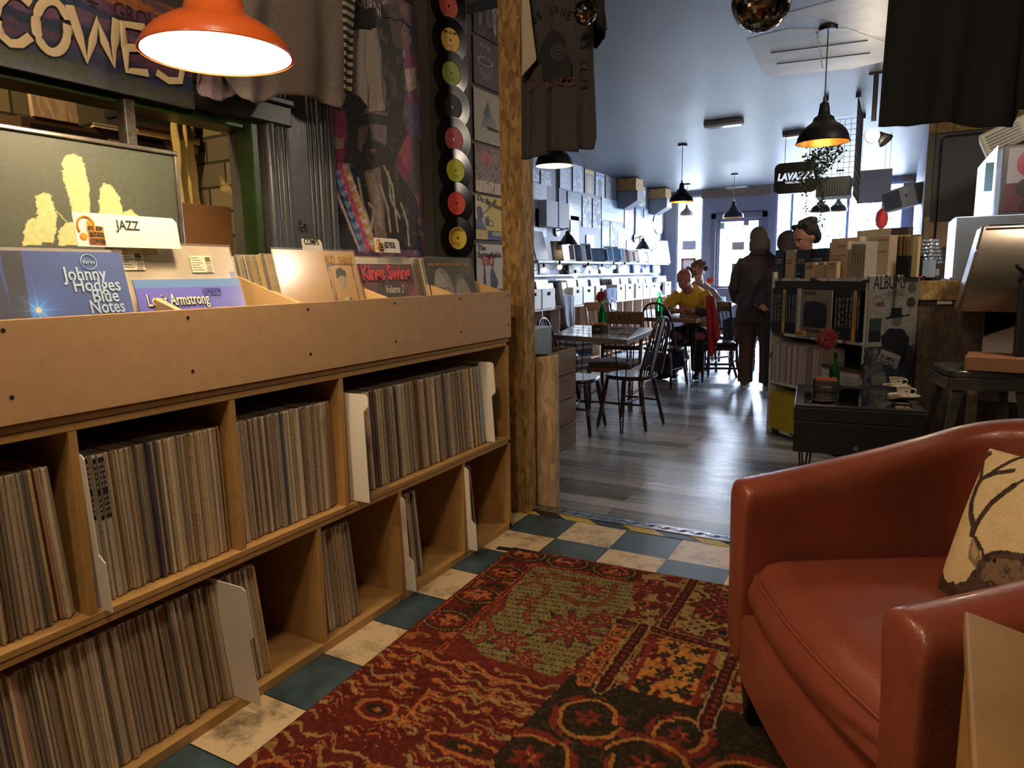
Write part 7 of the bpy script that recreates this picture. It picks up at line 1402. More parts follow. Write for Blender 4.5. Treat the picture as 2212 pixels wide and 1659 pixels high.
YT = mat('yellow_tee', 'c9a22c', .9, noise=(14, .1)); b = B(); limb(b, [(.05, .50, .50), (.05, .47, .62), (.05, .34, .80), (.04, .19, HZ - .19), (.03, .14, HZ - .115)], [.17, .168, .19, .165, .10], 18); limb(b, [(-.10, .18, HZ - .18), (-.2, .11, HZ - .28), (-.24, .07, HZ - .36)], [.085, .075, .07]); limb(b, [(.18, .18, HZ - .18), (.27, .11, HZ - .28), (.30, .06, HZ - .35)], [.085, .075, .07]); remesh(b, 'tee', YT, t, .011)
b = B(); limb(b, [(-.2, .12, HZ - .32), (-.27, .04, HZ - .41), (-.15, -.08, .805)], [.055, .055, .042]); remesh(b, 'sleeve', mat('charcoal_sleeve', '33343c', .9), t, .011); b = B(); limb(b, [(.27, .12, HZ - .32), (.335, .01, HZ - .40), (.16, -.1, .81)], [.055, .058, .042]); remesh(b, 'sleeve', mat('charcoal_sleeve', '33343c', .9), t, .011)
b = B(); [limb(b, [(.05 + k * .09, .50, .48), (.05 + k * .13, .06, .505), (.05 + k * .135, .0, .42), (.05 + k * .13, .01, .1)], [.12, .108, .10, .08]) for k in (-1, 1)]; remesh(b, 'jeans', mat('dark_jeans', '20242f', .85), t, .012)
for k in (-1, 1): b = B(); b.ball((.05 + k * .13, -.06, .045), .05, .9, 2.1, .8, 12); b.v = [(x_, y_, max(z_, .002)) for x_, y_, z_ in b.v]; b.obj('shoe', BLK, t, smooth=60)
b = B(); b.ball((.02, .0, HZ - .125), .075, 1, .9, .9, 14); b.v = [(x_ + .03, y_ - .07, z_ - .05) for x_, y_, z_ in b.v]
tt = t.location
dining('dark chair the man in yellow sits on', (tt.x + .05, tt.y + .45, CZ), R(0), DKWOOD, BLK)
# ---- person in beige with curly hair behind him
hp2 = at(1508, 590, 'y', 9.3); t = thing('person', 'seated person in a beige top with curly brown hair behind the man in yellow', 'person', (hp2.x, hp2.y, CZ)); HZ2 = hp2.z - CZ
b = B(); c, f, s_, u_ = head(b, (0, 0, HZ2), (.3, -.9, -.3)); limb(b, [(0, .08, HZ2 - .16), (0, .03, HZ2 - .03)], [.06, .055]); limb(b, [(0, .3, .48), (0, .2, .8), (-.02, .12, HZ2 - .22)], [.15, .16, .12]); [limb(b, [(k * .09, .3, .48), (k * .12, -.1, .5), (k * .12, -.1, .05)], [.08, .06, .04]) for k in (-1, 1)]
limb(b, [(-.17, .14, HZ2 - .25), (-.3, 0, .85), (-.1, -.15, .80)], [.05, .04, .03]); limb(b, [(.17, .14, HZ2 - .25), (.27, 0, .85), (.1, -.15, .80)], [.05, .04, .03]); hand(b, (-.10, -.15, .80), (.8, -.5, 0), (0, 0, 1), 1); hand(b, (.10, -.15, .80), (-.8, -.5, 0), (0, 0, 1), -1); remesh(b, 'body', SKIN, t); eyes(t, c, f, s_, u_)
b = B(); limb(b, [(0, .3, .46), (0, .22, .8), (-.02, .12, HZ2 - .19), (0, .09, HZ2 - .12)], [.17, .185, .16, .08], 16); limb(b, [(-.12, .14, HZ2 - .25), (-.28, .02, .87), (-.12, -.13, .81)], [.08, .065, .045]); limb(b, [(.12, .14, HZ2 - .25), (.26, .02, .87), (.12, -.13, .81)], [.08, .065, .045]); remesh(b, 'jumper', mat('beige_jumper', '9a8c80', .95), t, .013)
b = B(); rs = random.Random(3); [b.ball((rs.gauss(0, .05), .02 + rs.gauss(0, .045), HZ2 + .06 + rs.gauss(0, .04)), .035, n=8) for _ in range(40)]; b.obj('hair', mat('curly_brown_hair', '6a4a38', .9), t, smooth=60)
b = B(); [limb(b, [(k * .09, .32, .47), (k * .12, -.08, .505), (k * .12, -.09, .08)], [.095, .08, .06]) for k in (-1, 1)]; remesh(b, 'trousers', mat('dark_jeans', '20242f', .85), t, .013)
dining('dark chair under the person in beige', (hp2.x, hp2.y + .28, CZ), R(0), DKWOOD, BLK)
# ---- two people behind the book shelf
def bust(px, py, y, lab, fwd, hairc, coatc, short):
    p = at(px, py, 'y', y); t = thing('person', lab, 'person', (p.x, y, CZ)); H = p.z - CZ; b = B(); c, f, s_, u_ = head(b, (0, 0, H), fwd, .1); limb(b, [(.03, .04, H - .25), (.01, .02, H - .12), (0, 0, H - .03)], [.07, .056, .055]); limb(b, [(0, .05, .8), (0, .05, 1.1), (.02, .04, H - .26)], [.15, .16, .13])
    for k in (-1, 1): limb(b, [(k * .09, .05, .82), (k * .1, .05, .45), (k * .1, .04, .08)], [.085, .06, .042]); b.ball((k * .1, -.01, .05), .045, .9, 2, .8, 10); limb(b, [(k * .17, .04, H - .3), (k * .25, 0, H - .58), (k * .16, -.2, H - .6)], [.052, .044, .03]); hand(b, (k * .155, -.21, H - .6), (-k * .2, -1, 0), (0, 0, 1), -k)
    remesh(b, 'body', SKIN, t); eyes(t, c, f, s_, u_, '2a221c'); cm = mat('coat_' + coatc, coatc, .9); b = B(); b.loft([(0, .05, .78, .19, .14, .85), (0, .05, 1.05, .205, .15, .85), (.01, .04, H - .3, .215, .14, .8), (.01, .04, H - .22, .17, .11, .9), (.01, .03, H - .16, .08, .08, 1)], 22)
    for k in (-1, 1): limb(b, [(k * .14, .04, H - .29), (k * .25, .02, H - .55), (k * .175, -.16, H - .6)], [.075, .062, .045])
    remesh(b, 'jacket', cm, t, .013); b = B(); [limb(b, [(k * .085, .05, .82), (k * .1, .05, .45), (k * .1, .04, .08)], [.105, .085, .07]) for k in (-1, 1)]; remesh(b, 'trousers', mat('dark_jeans', '20242f', .85), t, .013)
    b = B(); hc = V((0, 0, H)) - f * .025 + u_ * .028; b.m = Matrix.Translation(hc) @ Matrix((s_, f, u_)).transposed().to_4x4()
    if short: b.ball((0, -.01, .02), .105, .88, .95, .80, 16); rs = random.Random(6); [b.ball((rs.uniform(-.07, .07), rs.uniform(-.09, .055), .075 + rs.uniform(-.03, .02)), .028, n=8) for _ in range(30)]; b.ball((0, -.055, -.04), .08, 1, .6, 1, 12)
    else: b.ball((0, -.01, -.005), .112, .92, 1, 1.05, 16); b.ball((0, -.05, -.09), .09, 1.05, .7, 1.3, 14)
    remesh(b, 'hair', mat('hair_' + hairc, hairc, .85, noise=(60, .3)), t, .011, 2); return t
bust(1740, 514, 6.3, 'dark haired man bending his head behind the book shelf', (-.62, -.65, -.45), '231c1a', '23222a', True)
bust(1700, 530, 7.4, 'long haired person half hidden behind the dark haired man', (-.3, .9, -.2), '3f3532', '33303a', False)
# coats on chairs
CO = mat('red_coat', 'a8242c', .8, noise=(12, .15)); t = dining('dark chair behind a red coat beside the farther table', (at(1530, 780, 'y', 8.0).x + .06, 8.15, CZ), R(-70), DKWOOD, BLK); 
cloth('red_coat', 'red coat draped over a chair right of the man in yellow', 'coat', [(1527, 640), (1534, 637), (1542, 642)], [(1533, 770), (1543, 764), (1551, 735), (1556, 715)], 7.85, CO, .02, 2, axis='y', nu=30, nv=30, thick=.02)
t = dining('dark chair with a grey jacket on its back near the far table', (at(1580, 760, 'y', 8.9).x, 8.95, CZ), R(150), DKWOOD, BLK); cloth('grey_jacket', 'slate grey jacket hanging on the chair back near the standing person', 'jacket', [(1562, 692), (1575, 685), (1592, 688)], [(1568, 752), (1578, 760), (1594, 745)], 8.60, mat('slate_jacket', '3c424e', .9), .02, 2, axis='y', nu=30, nv=26, thick=.02)
o = B().ball((0, 0, .16), .16, 1.3, .9, 1, 16).obj('dark_bag', mat('dark_bag', '1b1d22', .8), smooth=60); q = at(1425, 810, 'y', 7.9); o.location = (q.x, 7.9, CZ + .0); tag(o, 'black bag slumped on the floor under the farther table', 'bag')
gb = at(1534, 658, 'y', 9.9); t = bottle(V((gb.x, 9.9, ZT)), 'x', hgt=.27); t['label'] = 'green glass bottle far back left of the door'; gerbera(V((gb.x, 9.9, ZT + .02)), at(1533, 606, 'y', 9.9), 'orange red gerbera far back left of the door', .07, m=mat('coral_petal', 'd8583c', .6))
T4 = [V((gb.x - .35, 9.6, ZT)), V((gb.x + .15, 9.6, ZT)), V((gb.x + .15, 10.2, ZT)), V((gb.x - .35, 10.2, ZT))]
tabletop('picture_table', 'far table beneath the bottle left of the door', T4, ZT, mat('brown_edge', '8a6248', .4), ['a8b3c8', '8fa0b3'], 6, [(.05, .06), (.95, .06), (.95, .94), (.05, .94)])

# ================================================================== book shelf by the step
A0 = at(1655, 933, 'z', CZ); _d = -ray(730, 603); _d.z = 0; _d.normalize(); yawb = math.atan2(_d.y, _d.x); BW = .99; BDp = .36
def bsl(px, py, dy=0):
    """local (u, z) of a photo point on the shelf's front plane shifted back by dy"""
    n = V((-_d.y, _d.x, 0)); P0 = A0 + n * dy; d = ray(px, py); k = (P0 - EYE).dot(n) / d.dot(n); q = EYE + d * k - A0; return q.dot(_d), q.z
t = thing('book_shelf', 'white edged shelf of records, books and magazines standing right of the walkway', 'book shelf', A0, yawb)
def clip_mat():
    m = mat('clipping_covered_edge', 'c9c6bc', .5); b = m.node_tree.nodes['Principled BSDF']; tc = N(m, 'ShaderNodeTexCoord'); vo = N(m, 'ShaderNodeTexVoronoi', Scale=11., distance='MANHATTAN'); LK(m, tc.outputs['Object'], vo.inputs['Vector']); sc = N(m, 'ShaderNodeSeparateColor'); LK(m, vo.outputs['Color'], sc.inputs[0]); r = N(m, 'ShaderNodeValToRGB'); r.color_ramp.interpolation = 'CONSTANT'; e = r.color_ramp.elements; e[0].color = lin('3a3a3c'); e[1].position = .1; e[1].color = lin('cfccc2'); q = e.new(.75); q.color = lin('a8aab0'); q = e.new(.92); q.color = lin('8a4a4a'); LK(m, sc.outputs[0], r.inputs[0]); LK(m, r.outputs[0], b.inputs['Base Color']); return m
CLP = clip_mat(); LV = [.05, .415, .785, 1.186]
for z_ in LV: B().box(.02, BW - .02, 0, BDp, z_ - .022, z_).obj('shelf', CLP, t)
for x0_ in (0, BW - .022): B().box(x0_, x0_ + .022, 0, BDp, 0, 1.20 if x0_ else 1.23).obj('side_panel', CLP, t)
B().box(.02, BW - .02, BDp, BDp + .01, 0, 1.19).obj('back_panel', BLACK, t); B().box(.022, BW - .022, .01, .03, 1.10, 1.163).obj('front_rail', mat('rail_brown', '2d2a2c', .6), t)
def onshelf(name, lab, cat, m, u0, u1, z0, h_, y0=.02, y1=.3, grp=None, lean=0, bev=.001):
    o = B().box(0, u1 - u0, 0, y1 - y0, 0, h_).obj(name, m, bevel=bev); c_, s_ = math.cos(yawb), math.sin(yawb); o.location = (A0.x + u0 * c_ - y0 * s_, A0.y + u0 * s_ + y0 * c_, CZ + z0 + .001); o.rotation_euler = (0, lean, yawb); return tag(o, lab, cat, grp)
def spine_text(o, s_, h_, w_, m=None):
    q = text(s_, 0, 0, .012, m or flat('c8c8c4'), o, width=h_ * .6, y=0, name='spine_lettering', depth=.0002); q.rotation_euler = (0, R(90), 0); q.location = (w_ * .35, -.0008, h_ * .85)
# third tier: thick black books and the grey record in the middle
spec = [('1c1e24', .034), ('20222a', .034), ('1a1c22', .034), ('17181d', .03), ('c99a3a', .032), ('15171b', .034), ('1b1d22', .036), ('17191e', .034), ('1d1f25', .03), ('c8c8c8', .03), ('d6d4d0', .032)]
u = .012; zt3 = LV[2]; wb_ = ['black book at the left end', 'second black book', 'third black book', 'black book with red dots on its spine', 'yellow book', 'black book just right of the yellow one', 'black lettered book', 'black book with white script', 'black book before the white ones', 'grey white book lettered THE CLASH', 'white book beside the grey record']
for i, (c_, w_) in enumerate(spec):
    o = onshelf('book', wb_[i] + ' on the middle tier, left half', 'book', flat(c_, .35), u, u + w_ - .002, zt3, .325 - .008 * (i % 3 == 1), -.005, .25); spine_text(o, ('ROCK ALBUMS', 'STUDIO', 'BLUES', 'o o o o o o', 'LIFE IN MUSIC', 'PUNK ROCK', 'THE STORY', 'NEW WAVE', 'RECORDS', 'THE CLASH', 'SINGLES GUIDE')[i], .325, w_, flat('2a2a2c') if c_ in ('c8c8c8', 'd6d4d0', 'c99a3a') else None); u += w_
u1_, _z = bsl(1808, 700, -.0); 
un = u + .004; wn = .318
tt_ = thing('record_cover', 'grey record cover lettered NIRVANA UNPLUGGED with a black panel, facing out', 'record', A0 + _d * un + V((-_d.y, _d.x, 0)) * -.012 + V((0, 0, zt3 + .001)), yawb)
panel('sleeve_front', wn, wn, 60, lambda u, v: art('857d76', lambda a: (a.rect(.06, .06, .94, .78, '7a726c'), a.poly([(.12, .2), (.1, .5), (.14, .72), (.5, .78), (.84, .70), (.88, .4), (.84, .2)], '191a1c'), a.grain(.06, 30)))(u, v), tt_, th=.01)
text('NIRVANA', .03, .282, .03, flat('4a443f'), tt_, width=.13, y=-.0115, bold=.01); text('UNPLUGGED', .06, .03, .022, INK, tt_, width=.15, y=-.0115, bold=.01)
u = un + wn + .006; spec2 = ['1b1d22', '1f2127', '191b20', '17181c', '22242a', 'c99a3a', '1a1b20', 'd2d0cc', '3a3c40']; wb2 = ['black book right after the grey record', 'second black book after the grey record', 'black book with white dots', 'third black book after the grey record', 'black book before the yellow one', 'yellow book', 'black book between yellow and white', 'white book lettered THE CLASH', 'dark grey book at the right end']
for i, c_ in enumerate(spec2):
    w_ = min(.034, (BW - .03 - u)) if i == len(spec2) - 1 else .034
    if u + w_ > BW - .024: break
    o = onshelf('book', wb2[i] + ' on the middle tier, right half', 'book', flat(c_, .35), u, u + w_ - .002, zt3, .325 - .006 * (i % 2), -.005, .25); spine_text(o, ('GUITAR', 'JAZZ', 'o o o o o', 'SOUL', 'FOLK', 'DUKE ELLINGTON', 'NEIL YOUNG', 'THE CLASH', 'MOD')[i], .325, w_, flat('2a2a2c') if c_ in ('d2d0cc', 'c99a3a') else None); u += w_
# second tier: magazines then flat pile
u = .035; i = 0; rs = random.Random(8)
while u < .56:
    w_ = rs.choice((.006, .007, .008, .009)); c_ = rs.choice(['b5b1ae', 'a8a6a6', 'c0bdb8', '9a8a88', 'b0a4a0', '8f3a36', 'c8c6c2', 'adb0b6', '7f7c7c']); onshelf('magazine', 'thin magazine standing on the second tier of the book shelf', 'magazine', flat(c_, .5), u, u + w_ - .0008, LV[1], .295 - rs.random() * .02, .0, .21, 'magazines on the second tier', bev=None); u += w_
z_ = LV[1]
for i, (c_, h_, lb) in enumerate((('b8b8b8', .024, 'white book at the bottom of the flat pile'), ('9a5a3c', .026, 'orange brown book second in the flat pile'), ('2a2a2c', .022, 'black book third in the flat pile'), ('a8a8aa', .03, 'pale plastic wrapped pack in the flat pile'), ('b5b5b8', .03, 'pale plastic wrapped pack above its twin'), ('c0c0c3', .03, 'upper plastic wrapped pack in the flat pile'), ('8a5a4a', .012, 'reddish booklet near the top of the flat pile'), ('4a4644', .02, 'dark folded bag on top of the flat pile'))):
    o = onshelf('book', lb + ' on the second tier', 'book', mat('wrapped_' + c_, c_, .2, coat=.6), .60, BW - .035, z_, h_ - .001, .0, .27); z_ += h_
# lowest tier: yellow magazines
u = .035; i = 0
while u < .70: onshelf('magazine', 'yellow spined magazine on the lowest tier of the book shelf', 'magazine', mat('yellow_spine', 'b8a52a', .5, noise=(70, .25)), u, u + .0118, LV[0], .285 - .012 * (u - .04), .0, .2, 'yellow magazines on the lowest tier', bev=None); u += .0133
# side poster
sd = thing('albums_poster', 'grey poster lettered ALBUMS 50 YEARS with a man in a hat, on the shelf side', 'poster', A0 + _d * (BW + .003) + V((0, 0, .44)), yawb + R(90)); PH = .755; PW_ = .37
def a_alb(a):
    a.rect(0, 0, 2, .42, '2a2e38'); a.fill((a.v < .42) & (fbm(a.u, a.v, 9, 3) > .55), '4a4a52'); a.rect(.02, .46, .14, .66, '2a3a36'); a.rect(.02, .46, .14, .55, '15181c'); a.ell(.42, .78, .045, .045, '35322f'); a.ell(.42, .90, .045, .045, '4a4744'); a.ell(.09, .80, .05, .045, '6a4a48', ring=.25); a.rect(.08, .75, .16, .79, '5f3e3c')
    a.poly([(.16, .42), (.14, .5), (.22, .57), (.36, .56), (.43, .48), (.40, .26), (.2, .26)], '17191f'); a.ell(.29, .63, .05, .05, '57534f'); a.poly([(.18, .645), (.41, .665), (.41, .68), (.34, .675), (.33, .74), (.23, .74), (.22, .67), (.17, .66)], '15161a'); a.poly([(.12, .30), (.16, .40), (.36, .33), (.32, .22)], '7f7c78'); a.ell(.17, .16, .045, .05, '5f5d5c'); a.poly([(.06, .0), (.1, .13), (.26, .13), (.27, 0)], '3a3c42'); a.ell(.1, .38, .03, .03, '5a5856'); a.grain(.15, 40)
panel('print', PW_, PH, 80, art('7d7873', a_alb), sd, th=.004); text('ALBUMS', .03, PH * .895, .09, INK, sd, width=.235, y=-.0055, bold=.0); text('50 YEARS', .135, PH * .835, .04, flat('55504c'), sd, width=.13, y=-.0055)
q = text('EX-SMITH\nUNICORN', .11, PH * .33, .028, INK, sd, width=.12, y=-.0055, bold=.01, rot=R(-22))
# on top of the shelf
def top_box(lab, l, r_, tp, bt, dy, dep, c_, words=None, ink='c8c8c8', name='product_box', cat='box', z0=None, bev=.002):
    u0, zb_ = bsl(l, bt, dy); u1, zt_ = bsl(r_, tp, dy); um, zt_ = bsl((l + r_) / 2, tp, dy); z0 = LV[3] if z0 is None else z0
    o = onshelf(name, lab, cat, flat(c_, .4) if isinstance(c_, str) else c_, u0, u1, z0, zt_ + A0.z - CZ - z0 if False else zt_ - z0 + (A0.z - CZ), dy, dy + dep, bev=bev); w_ = u1 - u0; h_ = zt_ - z0
    if words:
        for j, (s_, fx_, fz, fw) in enumerate(words): text(s_, w_ * fx_, h_ * fz, .012, flat(ink), o, width=w_ * fw, y=-.001, name='box_lettering')
    return o
VW = [('analogis', .15, .62, .6), ('record care', .1, .52, .7), ('no 6', .1, .12, .3)]
top_box('black record care box at the left end on top of the shelf', 1673, 1694, 540, 602, .03, .07, '1d1f2c', VW); top_box('cream record care box between the two black ones', 1695, 1717, 541, 602, .03, .07, 'b5a388', VW, '5a4c3a'); top_box('black record cleaning box right of the cream one', 1718, 1744, 540, 602, .03, .07, '1b1d29', VW); top_box('black record cleaning box behind the small cream packets', 1745, 1787, 537, 602, .06, .07, '1d1f2b', VW)
top_box('small cream packet in front, leftmost of three', 1738, 1761, 568, 601, -.0, .03, 'c3ab88', [('analogis', .15, .75, .6), ('adapter', .15, .6, .6)], '5a4c3a'); top_box('narrow cream packet with a round label in front', 1765, 1781, 566, 601, -.0, .03, 'b8a07c', [('anal', .15, .8, .6)], '5a4c3a'); top_box('small cream packet in front, rightmost of three', 1784, 1808, 566, 601, -.0, .03, 'c3ab88', [('analogis', .15, .8, .6), ('brush', .15, .6, .6)], '5a4c3a')
top_box('tall cream box with a brown spiral line', 1788, 1832, 523, 600, .08, .05, 'bda685', [('analogis', .45, .86, .4), ('pro line record club', .08, .6, .8), ('sleeves', .2, .5, .5)], '6a5a44'); top_box('cream box behind the tall cream one', 1792, 1858, 514, 600, .16, .05, 'c3ad8a')
top_box('plastic wrapped cream record pack with a brown picture', 1874, 1922, 510, 600, .14, .06, mat('wrapped_cream', 'b8a184', .2, coat=.8), [('analogis', .4, .88, .5), ('the record collection', .1, .6, .8)], '6a5a44')
for i in range(6): top_box('pale record sleeve leaning in the rack on top of the shelf', 1836 + i * 6, 1840 + i * 6, 522, 600, .05, .2, 'a8a090', bev=None)['group'] = 'pale sleeves in the rack on top'
for i in range(11): top_box('small card standing in the row behind the black box on top', 1924 + i * 4, 1927.4 + i * 4, 508 - .1 * i, 552, .255, .09, ('8a6f50', 'b59a70', '6a5642', 'a3885f')[i % 4], bev=None, z0=LV[3] + .11)['group'] = 'cards in the row on top'
top_box('plain black box right of the wrapped pack on top', 1922, 1966, 553, 596, .25, .1, '1f2024')
top_box('yellow card sticking up at the right end of the shelf top', 1968, 1985, 512, 580, .16, .02, 'c9b888')
top_box('row of crumpled pale paper bags behind the boxes on top', 1845, 1925, 496, 600, .30, .05, mat('paper_bags', 'a9a58c', .8, noise=(18, .3)))
top_box('dark bundle behind the boxes on top of the shelf', 1918, 1962, 492, 600, .27, .04, mat('brown_bundle', '4a3c38', .9))
# coasters
u0, z_ = bsl(1742, 716, -.05)
for i in range(4): o = onshelf('coaster', ('lowest', 'second', 'third', 'topmost')[i] + ' of the cork coasters on the tier edge below the grey record', 'coaster', flat('b08a62'), .36, .455, zt3 + i * .009, .008, -.09 + .01 * (i % 2) + .04, .0)
# ================================================================== black chest with glass top
ZC = .18; zct = .43; c0 = at(1713, 971, 'z', ZC); f0 = at(1717, 874, 'z', zct); f1 = at(2002, 889, 'z', zct); b0 = at(1760, 822, 'z', zct); Wc = f1.x - f0.x; Dc = .72
t = thing('chest', 'low black trunk table with an inset glass top and hairpin legs', 'table', (f0.x, f0.y, CZ), math.atan2(f1.y - f0.y, f1.x - f0.x)); CB = mat('black_chest', '141416', .45, noise=(10, .25), bump=(60, .06)); h0, h1 = ZC - CZ, zct - CZ
B().box(0, Wc, 0, Dc, h0, h0 + .165).obj('chest_body', CB, t, bevel=.004); B().box(-.004, Wc + .004, -.004, Dc + .004, h0 + .168, h1 - .012).obj('lid', CB, t, bevel=.004)
b = B(); e_ = .045; b.box(0, Wc, 0, e_, h1 - .012, h1); b.box(0, Wc, Dc - e_, Dc, h1 - .012, h1); b.box(0, e_, e_, Dc - e_, h1 - .012, h1); b.box(Wc - e_, Wc, e_, Dc - e_, h1 - .012, h1); b.obj('rim', CB, t, bevel=.002); B().box(e_, Wc - e_, e_, Dc - e_, h1 - .011, h1 - .004).obj('glass_top', mat('black_glass', '0a0b0d', .04, coat=1), t)
for x_ in (.06, Wc - .06):
    for y_ in (.06, Dc - .06): b = B(); b.tube([(x_ - .03, y_, h0), (x_ - .004, y_, .01), (x_ + .004, y_, .01), (x_ + .03, y_, h0)], .005, 6); b.obj('hairpin_leg', BLACK, t)
b = B(); b.cyl((Wc * .5, -.012, h0 + .04), (Wc * .5, 0, h0 + .04), .012); b.obj('latch', CHROME, t)
zc_ = zct - .0035
def onchest(px, py): p = at(px, py, 'z', zc_); p.z = zc_; return p
PORC = mat('cream_porcelain', 'd8cdb8', .18, coat=.5); NAVYL = flat('151a2c')
def cup(px, py, lab1, lab2, k=1.0):
    p = onchest(px, py); s = thing('saucer', lab2, 'saucer', p); B().lathe([(0, .004), (.03, .003), (.045, .006), (.070 * k, .015), (.071 * k, .0175), (.045, .009), (.03, .0065), (0, .0065)], 36).obj('dish', PORC, s, smooth=50)
    t = thing('coffee_cup', lab1, 'cup', p + V((-.002, 0, .0068)), R(-8)); B().lathe([(0, .001), (.020, .0), (.024, .004), (.030, .02), (.039, .052), (.0395, .054), (.0372, .053), (.028, .02), (.020, .006), (0, .006)], 32).obj('cup_body', PORC, t, smooth=50)
    b = B(); b.tube([(.030 + .0, 0, .045), (.047, 0, .049), (.058, 0, .040), (.056, 0, .026), (.045, 0, .018), (.029, 0, .017)], .0042, 8); b.obj('handle', PORC, t, smooth=60); B().lathe([(.0, .0505), (.0368, .0505), (.0369, .0515)], 28).obj('coffee', flat('6a4526'), t)
    b = B(); n_ = 4; vs = []
    for i in range(n_ + 1):
        a_ = R(-75 + 26 * i / n_)
        for z_, r_ in ((.010, .0262), (.038, .0352)): vs.append((r_ * math.cos(a_), r_ * math.sin(a_), z_))
    b.add(vs, [(2 * i, 2 * i + 2, 2 * i + 3, 2 * i + 1) for i in range(n_)]); b.obj('blue_stripe', NAVYL, t, solid=.0006)
cup(1952, 860, 'front cream coffee cup with a dark blue stripe on the chest', 'front cream saucer on the chest, under the nearer cup', 1.12); cup(1936, 838, 'rear cream coffee cup beside the poster', 'rear cream saucer on the chest, under the farther cup', 1.0)
pb = onchest(1801, 838); t = bottle(pb, 'x', hgt=.21, gb=mat('deep_green_glass', '1f5a38', .06, trans=.6, ior=1.3)); t['label'] = 'short dark green bottle holding a gerbera on the black chest'; gerbera(pb + V((0, 0, .02)), at(1786, 732, 'y', pb.y - .04), 'large dark red gerbera drooping over the chest', .075, (-.15, -.75, .15), mat('dark_red_petal', '7a1c2a', .6, noise=(30, .2)))
pc = onchest(1766, 847); pc.x -= .03; caddy(pc, 'brown sugar caddy on the black chest', .135, R(3)); pd = onchest(1777, 866); t = thing('glass_saucer', 'dark round coaster dish lying in front of the caddy on the chest', 'dish', pd); B().lathe([(0, .001), (.055, .001), (.062, .006), (.05, .004), (0, .004)], 28).obj('dish', mat('smoked_glass', '1a1c20', .05, coat=1), t, smooth=50)
o = B().box(0, .08, 0, .006, 0, .055).obj('card_holder', mat('acrylic_frame', '5a6058', .1, coat=.6), bevel=.001); q = onchest(1882, 829); q.y -= .05; q.z += .001; o.location = q; tag(o, 'small clear framed card standing at the back of the chest', 'card holder')
q = onchest(1950, 872); o = B().box(0, .12, 0, .05, 0, .004).obj('chrome_tray', mat('dark_tray', '3a3436', .15, metal=.6)); o.location = (q.x - .05, q.y - .04, zc_); tag(o, 'small dark tray lying in front of the front saucer', 'tray')
# ================================================================== counter and what stands on it
yc = 5.15; a_ = at(1962, 640, 'y', yc); zt_ = at(1985, 607, 'y', yc).z
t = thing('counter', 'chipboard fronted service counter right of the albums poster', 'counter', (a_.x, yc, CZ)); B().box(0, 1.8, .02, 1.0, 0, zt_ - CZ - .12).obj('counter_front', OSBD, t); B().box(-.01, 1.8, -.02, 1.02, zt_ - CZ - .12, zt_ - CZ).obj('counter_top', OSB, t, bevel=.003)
B().box(.36, .42, -.0, .018, .2, .55).obj('batten', OSBL, t); B().box(.16, .24, -.03, -.021, zt_ - CZ - .145, zt_ - CZ - .125).obj('paper_label', WHITE, t)
yv = 5.0; p = at(2075, 750, 'y', 4.6); o = B().prism([(0, 0), (.55, 0), (.55, .5), (0, .5)], 0, .02).obj('painted_board', mat('panel_pale', '8a7a78', .6)); o.location = (at(2122, 745, 'y', 4.55).x, 4.55, at(2122, 748, 'y', 4.55).z - .3); tag(o, 'pale panel with a dark red diagonal under the steel drum', 'panel'); b = B(); b.prism([(0, .35), (0, .5), (.55, .5), (.3, .5)], -.004, 0); b.prism([(0, .36), (.0, .5), (.4, .5)], -.004, 0); b.obj('red_diagonal', mat('panel_red', '4f1c22', .5), o)
lp = at(2006, 572, 'y', 5.4); t = thing('crystal_lamp', 'small table lamp with a faceted crystal shade on the counter', 'lamp', (lp.x, 5.4, zt_)); hz = lp.z - zt_; b = B(); b.lathe([(0, 0), (.05, 0), (.05, .012), (.008, .02), (.006, hz)], 18); b.obj('stand', CHROME, t, smooth=40)
b = B(); CR_ = mat('crystal', 'dfe4ea', .05, metal=.6)
for i in range(7):
    r_ = .082 - .0065 * i; z_ = hz + .012 + i * .0235; n_ = 22
    for k in range(n_): a2 = 2 * PI * (k + .5 * (i % 2)) / n_; c_ = V((r_ * math.cos(a2), r_ * math.sin(a2), z_)); s_ = .0105; dx = V((-math.sin(a2), math.cos(a2), 0)) * s_; dz = V((0, 0, s_ * 1.1)); o_ = V((math.cos(a2), math.sin(a2), 0)) * .008; b.add([c_ - dx, c_ - dz, c_ + dx, c_ + dz, c_ + o_], [(0, 1, 4), (1, 2, 4), (2, 3, 4), (3, 0, 4)])
b.obj('crystal_shade', CR_, t); b = B(); b.lathe([(.076, hz), (.034, hz + .165), (0, hz + .168)], 24); b.obj('shade_core', mat('shade_core', '7a7e84', .2, metal=.5), t); b = B(); b.ball((0, 0, hz + .175), .007, n=8); b.obj('finial', BLK, t)
p = at(1998, 600, 'y', 5.3); t = thing('card_reader', 'dark card machine standing beside the crystal lamp', 'device', (p.x, 5.3, zt_)); B().box(0, .09, 0, .1, 0, .09).obj('case', BLK, t, bevel=.005); B().box(.012, .078, -.002, 0, .03, .075).obj('screen', mat('grey_screen', '9a9a98', .2), t)
p = at(1966, 585, 'y', 5.25); t = thing('till_screen', 'pale blue tilted till screen with a red light beside the black box', 'screen', (p.x, 5.25, zt_)); B().box(0, .14, 0, .03, .02, .13).obj('screen', mat('pale_screen', '9fb3c6', .2), t, bevel=.003); B().box(.05, .09, 0, .05, 0, .03).obj('stand', BLK, t); B().box(.055, .07, -.003, 0, .024, .028).obj('red_light', mat('red_led', 'ff3040', .4, emit=('ff2040', 6)), t)
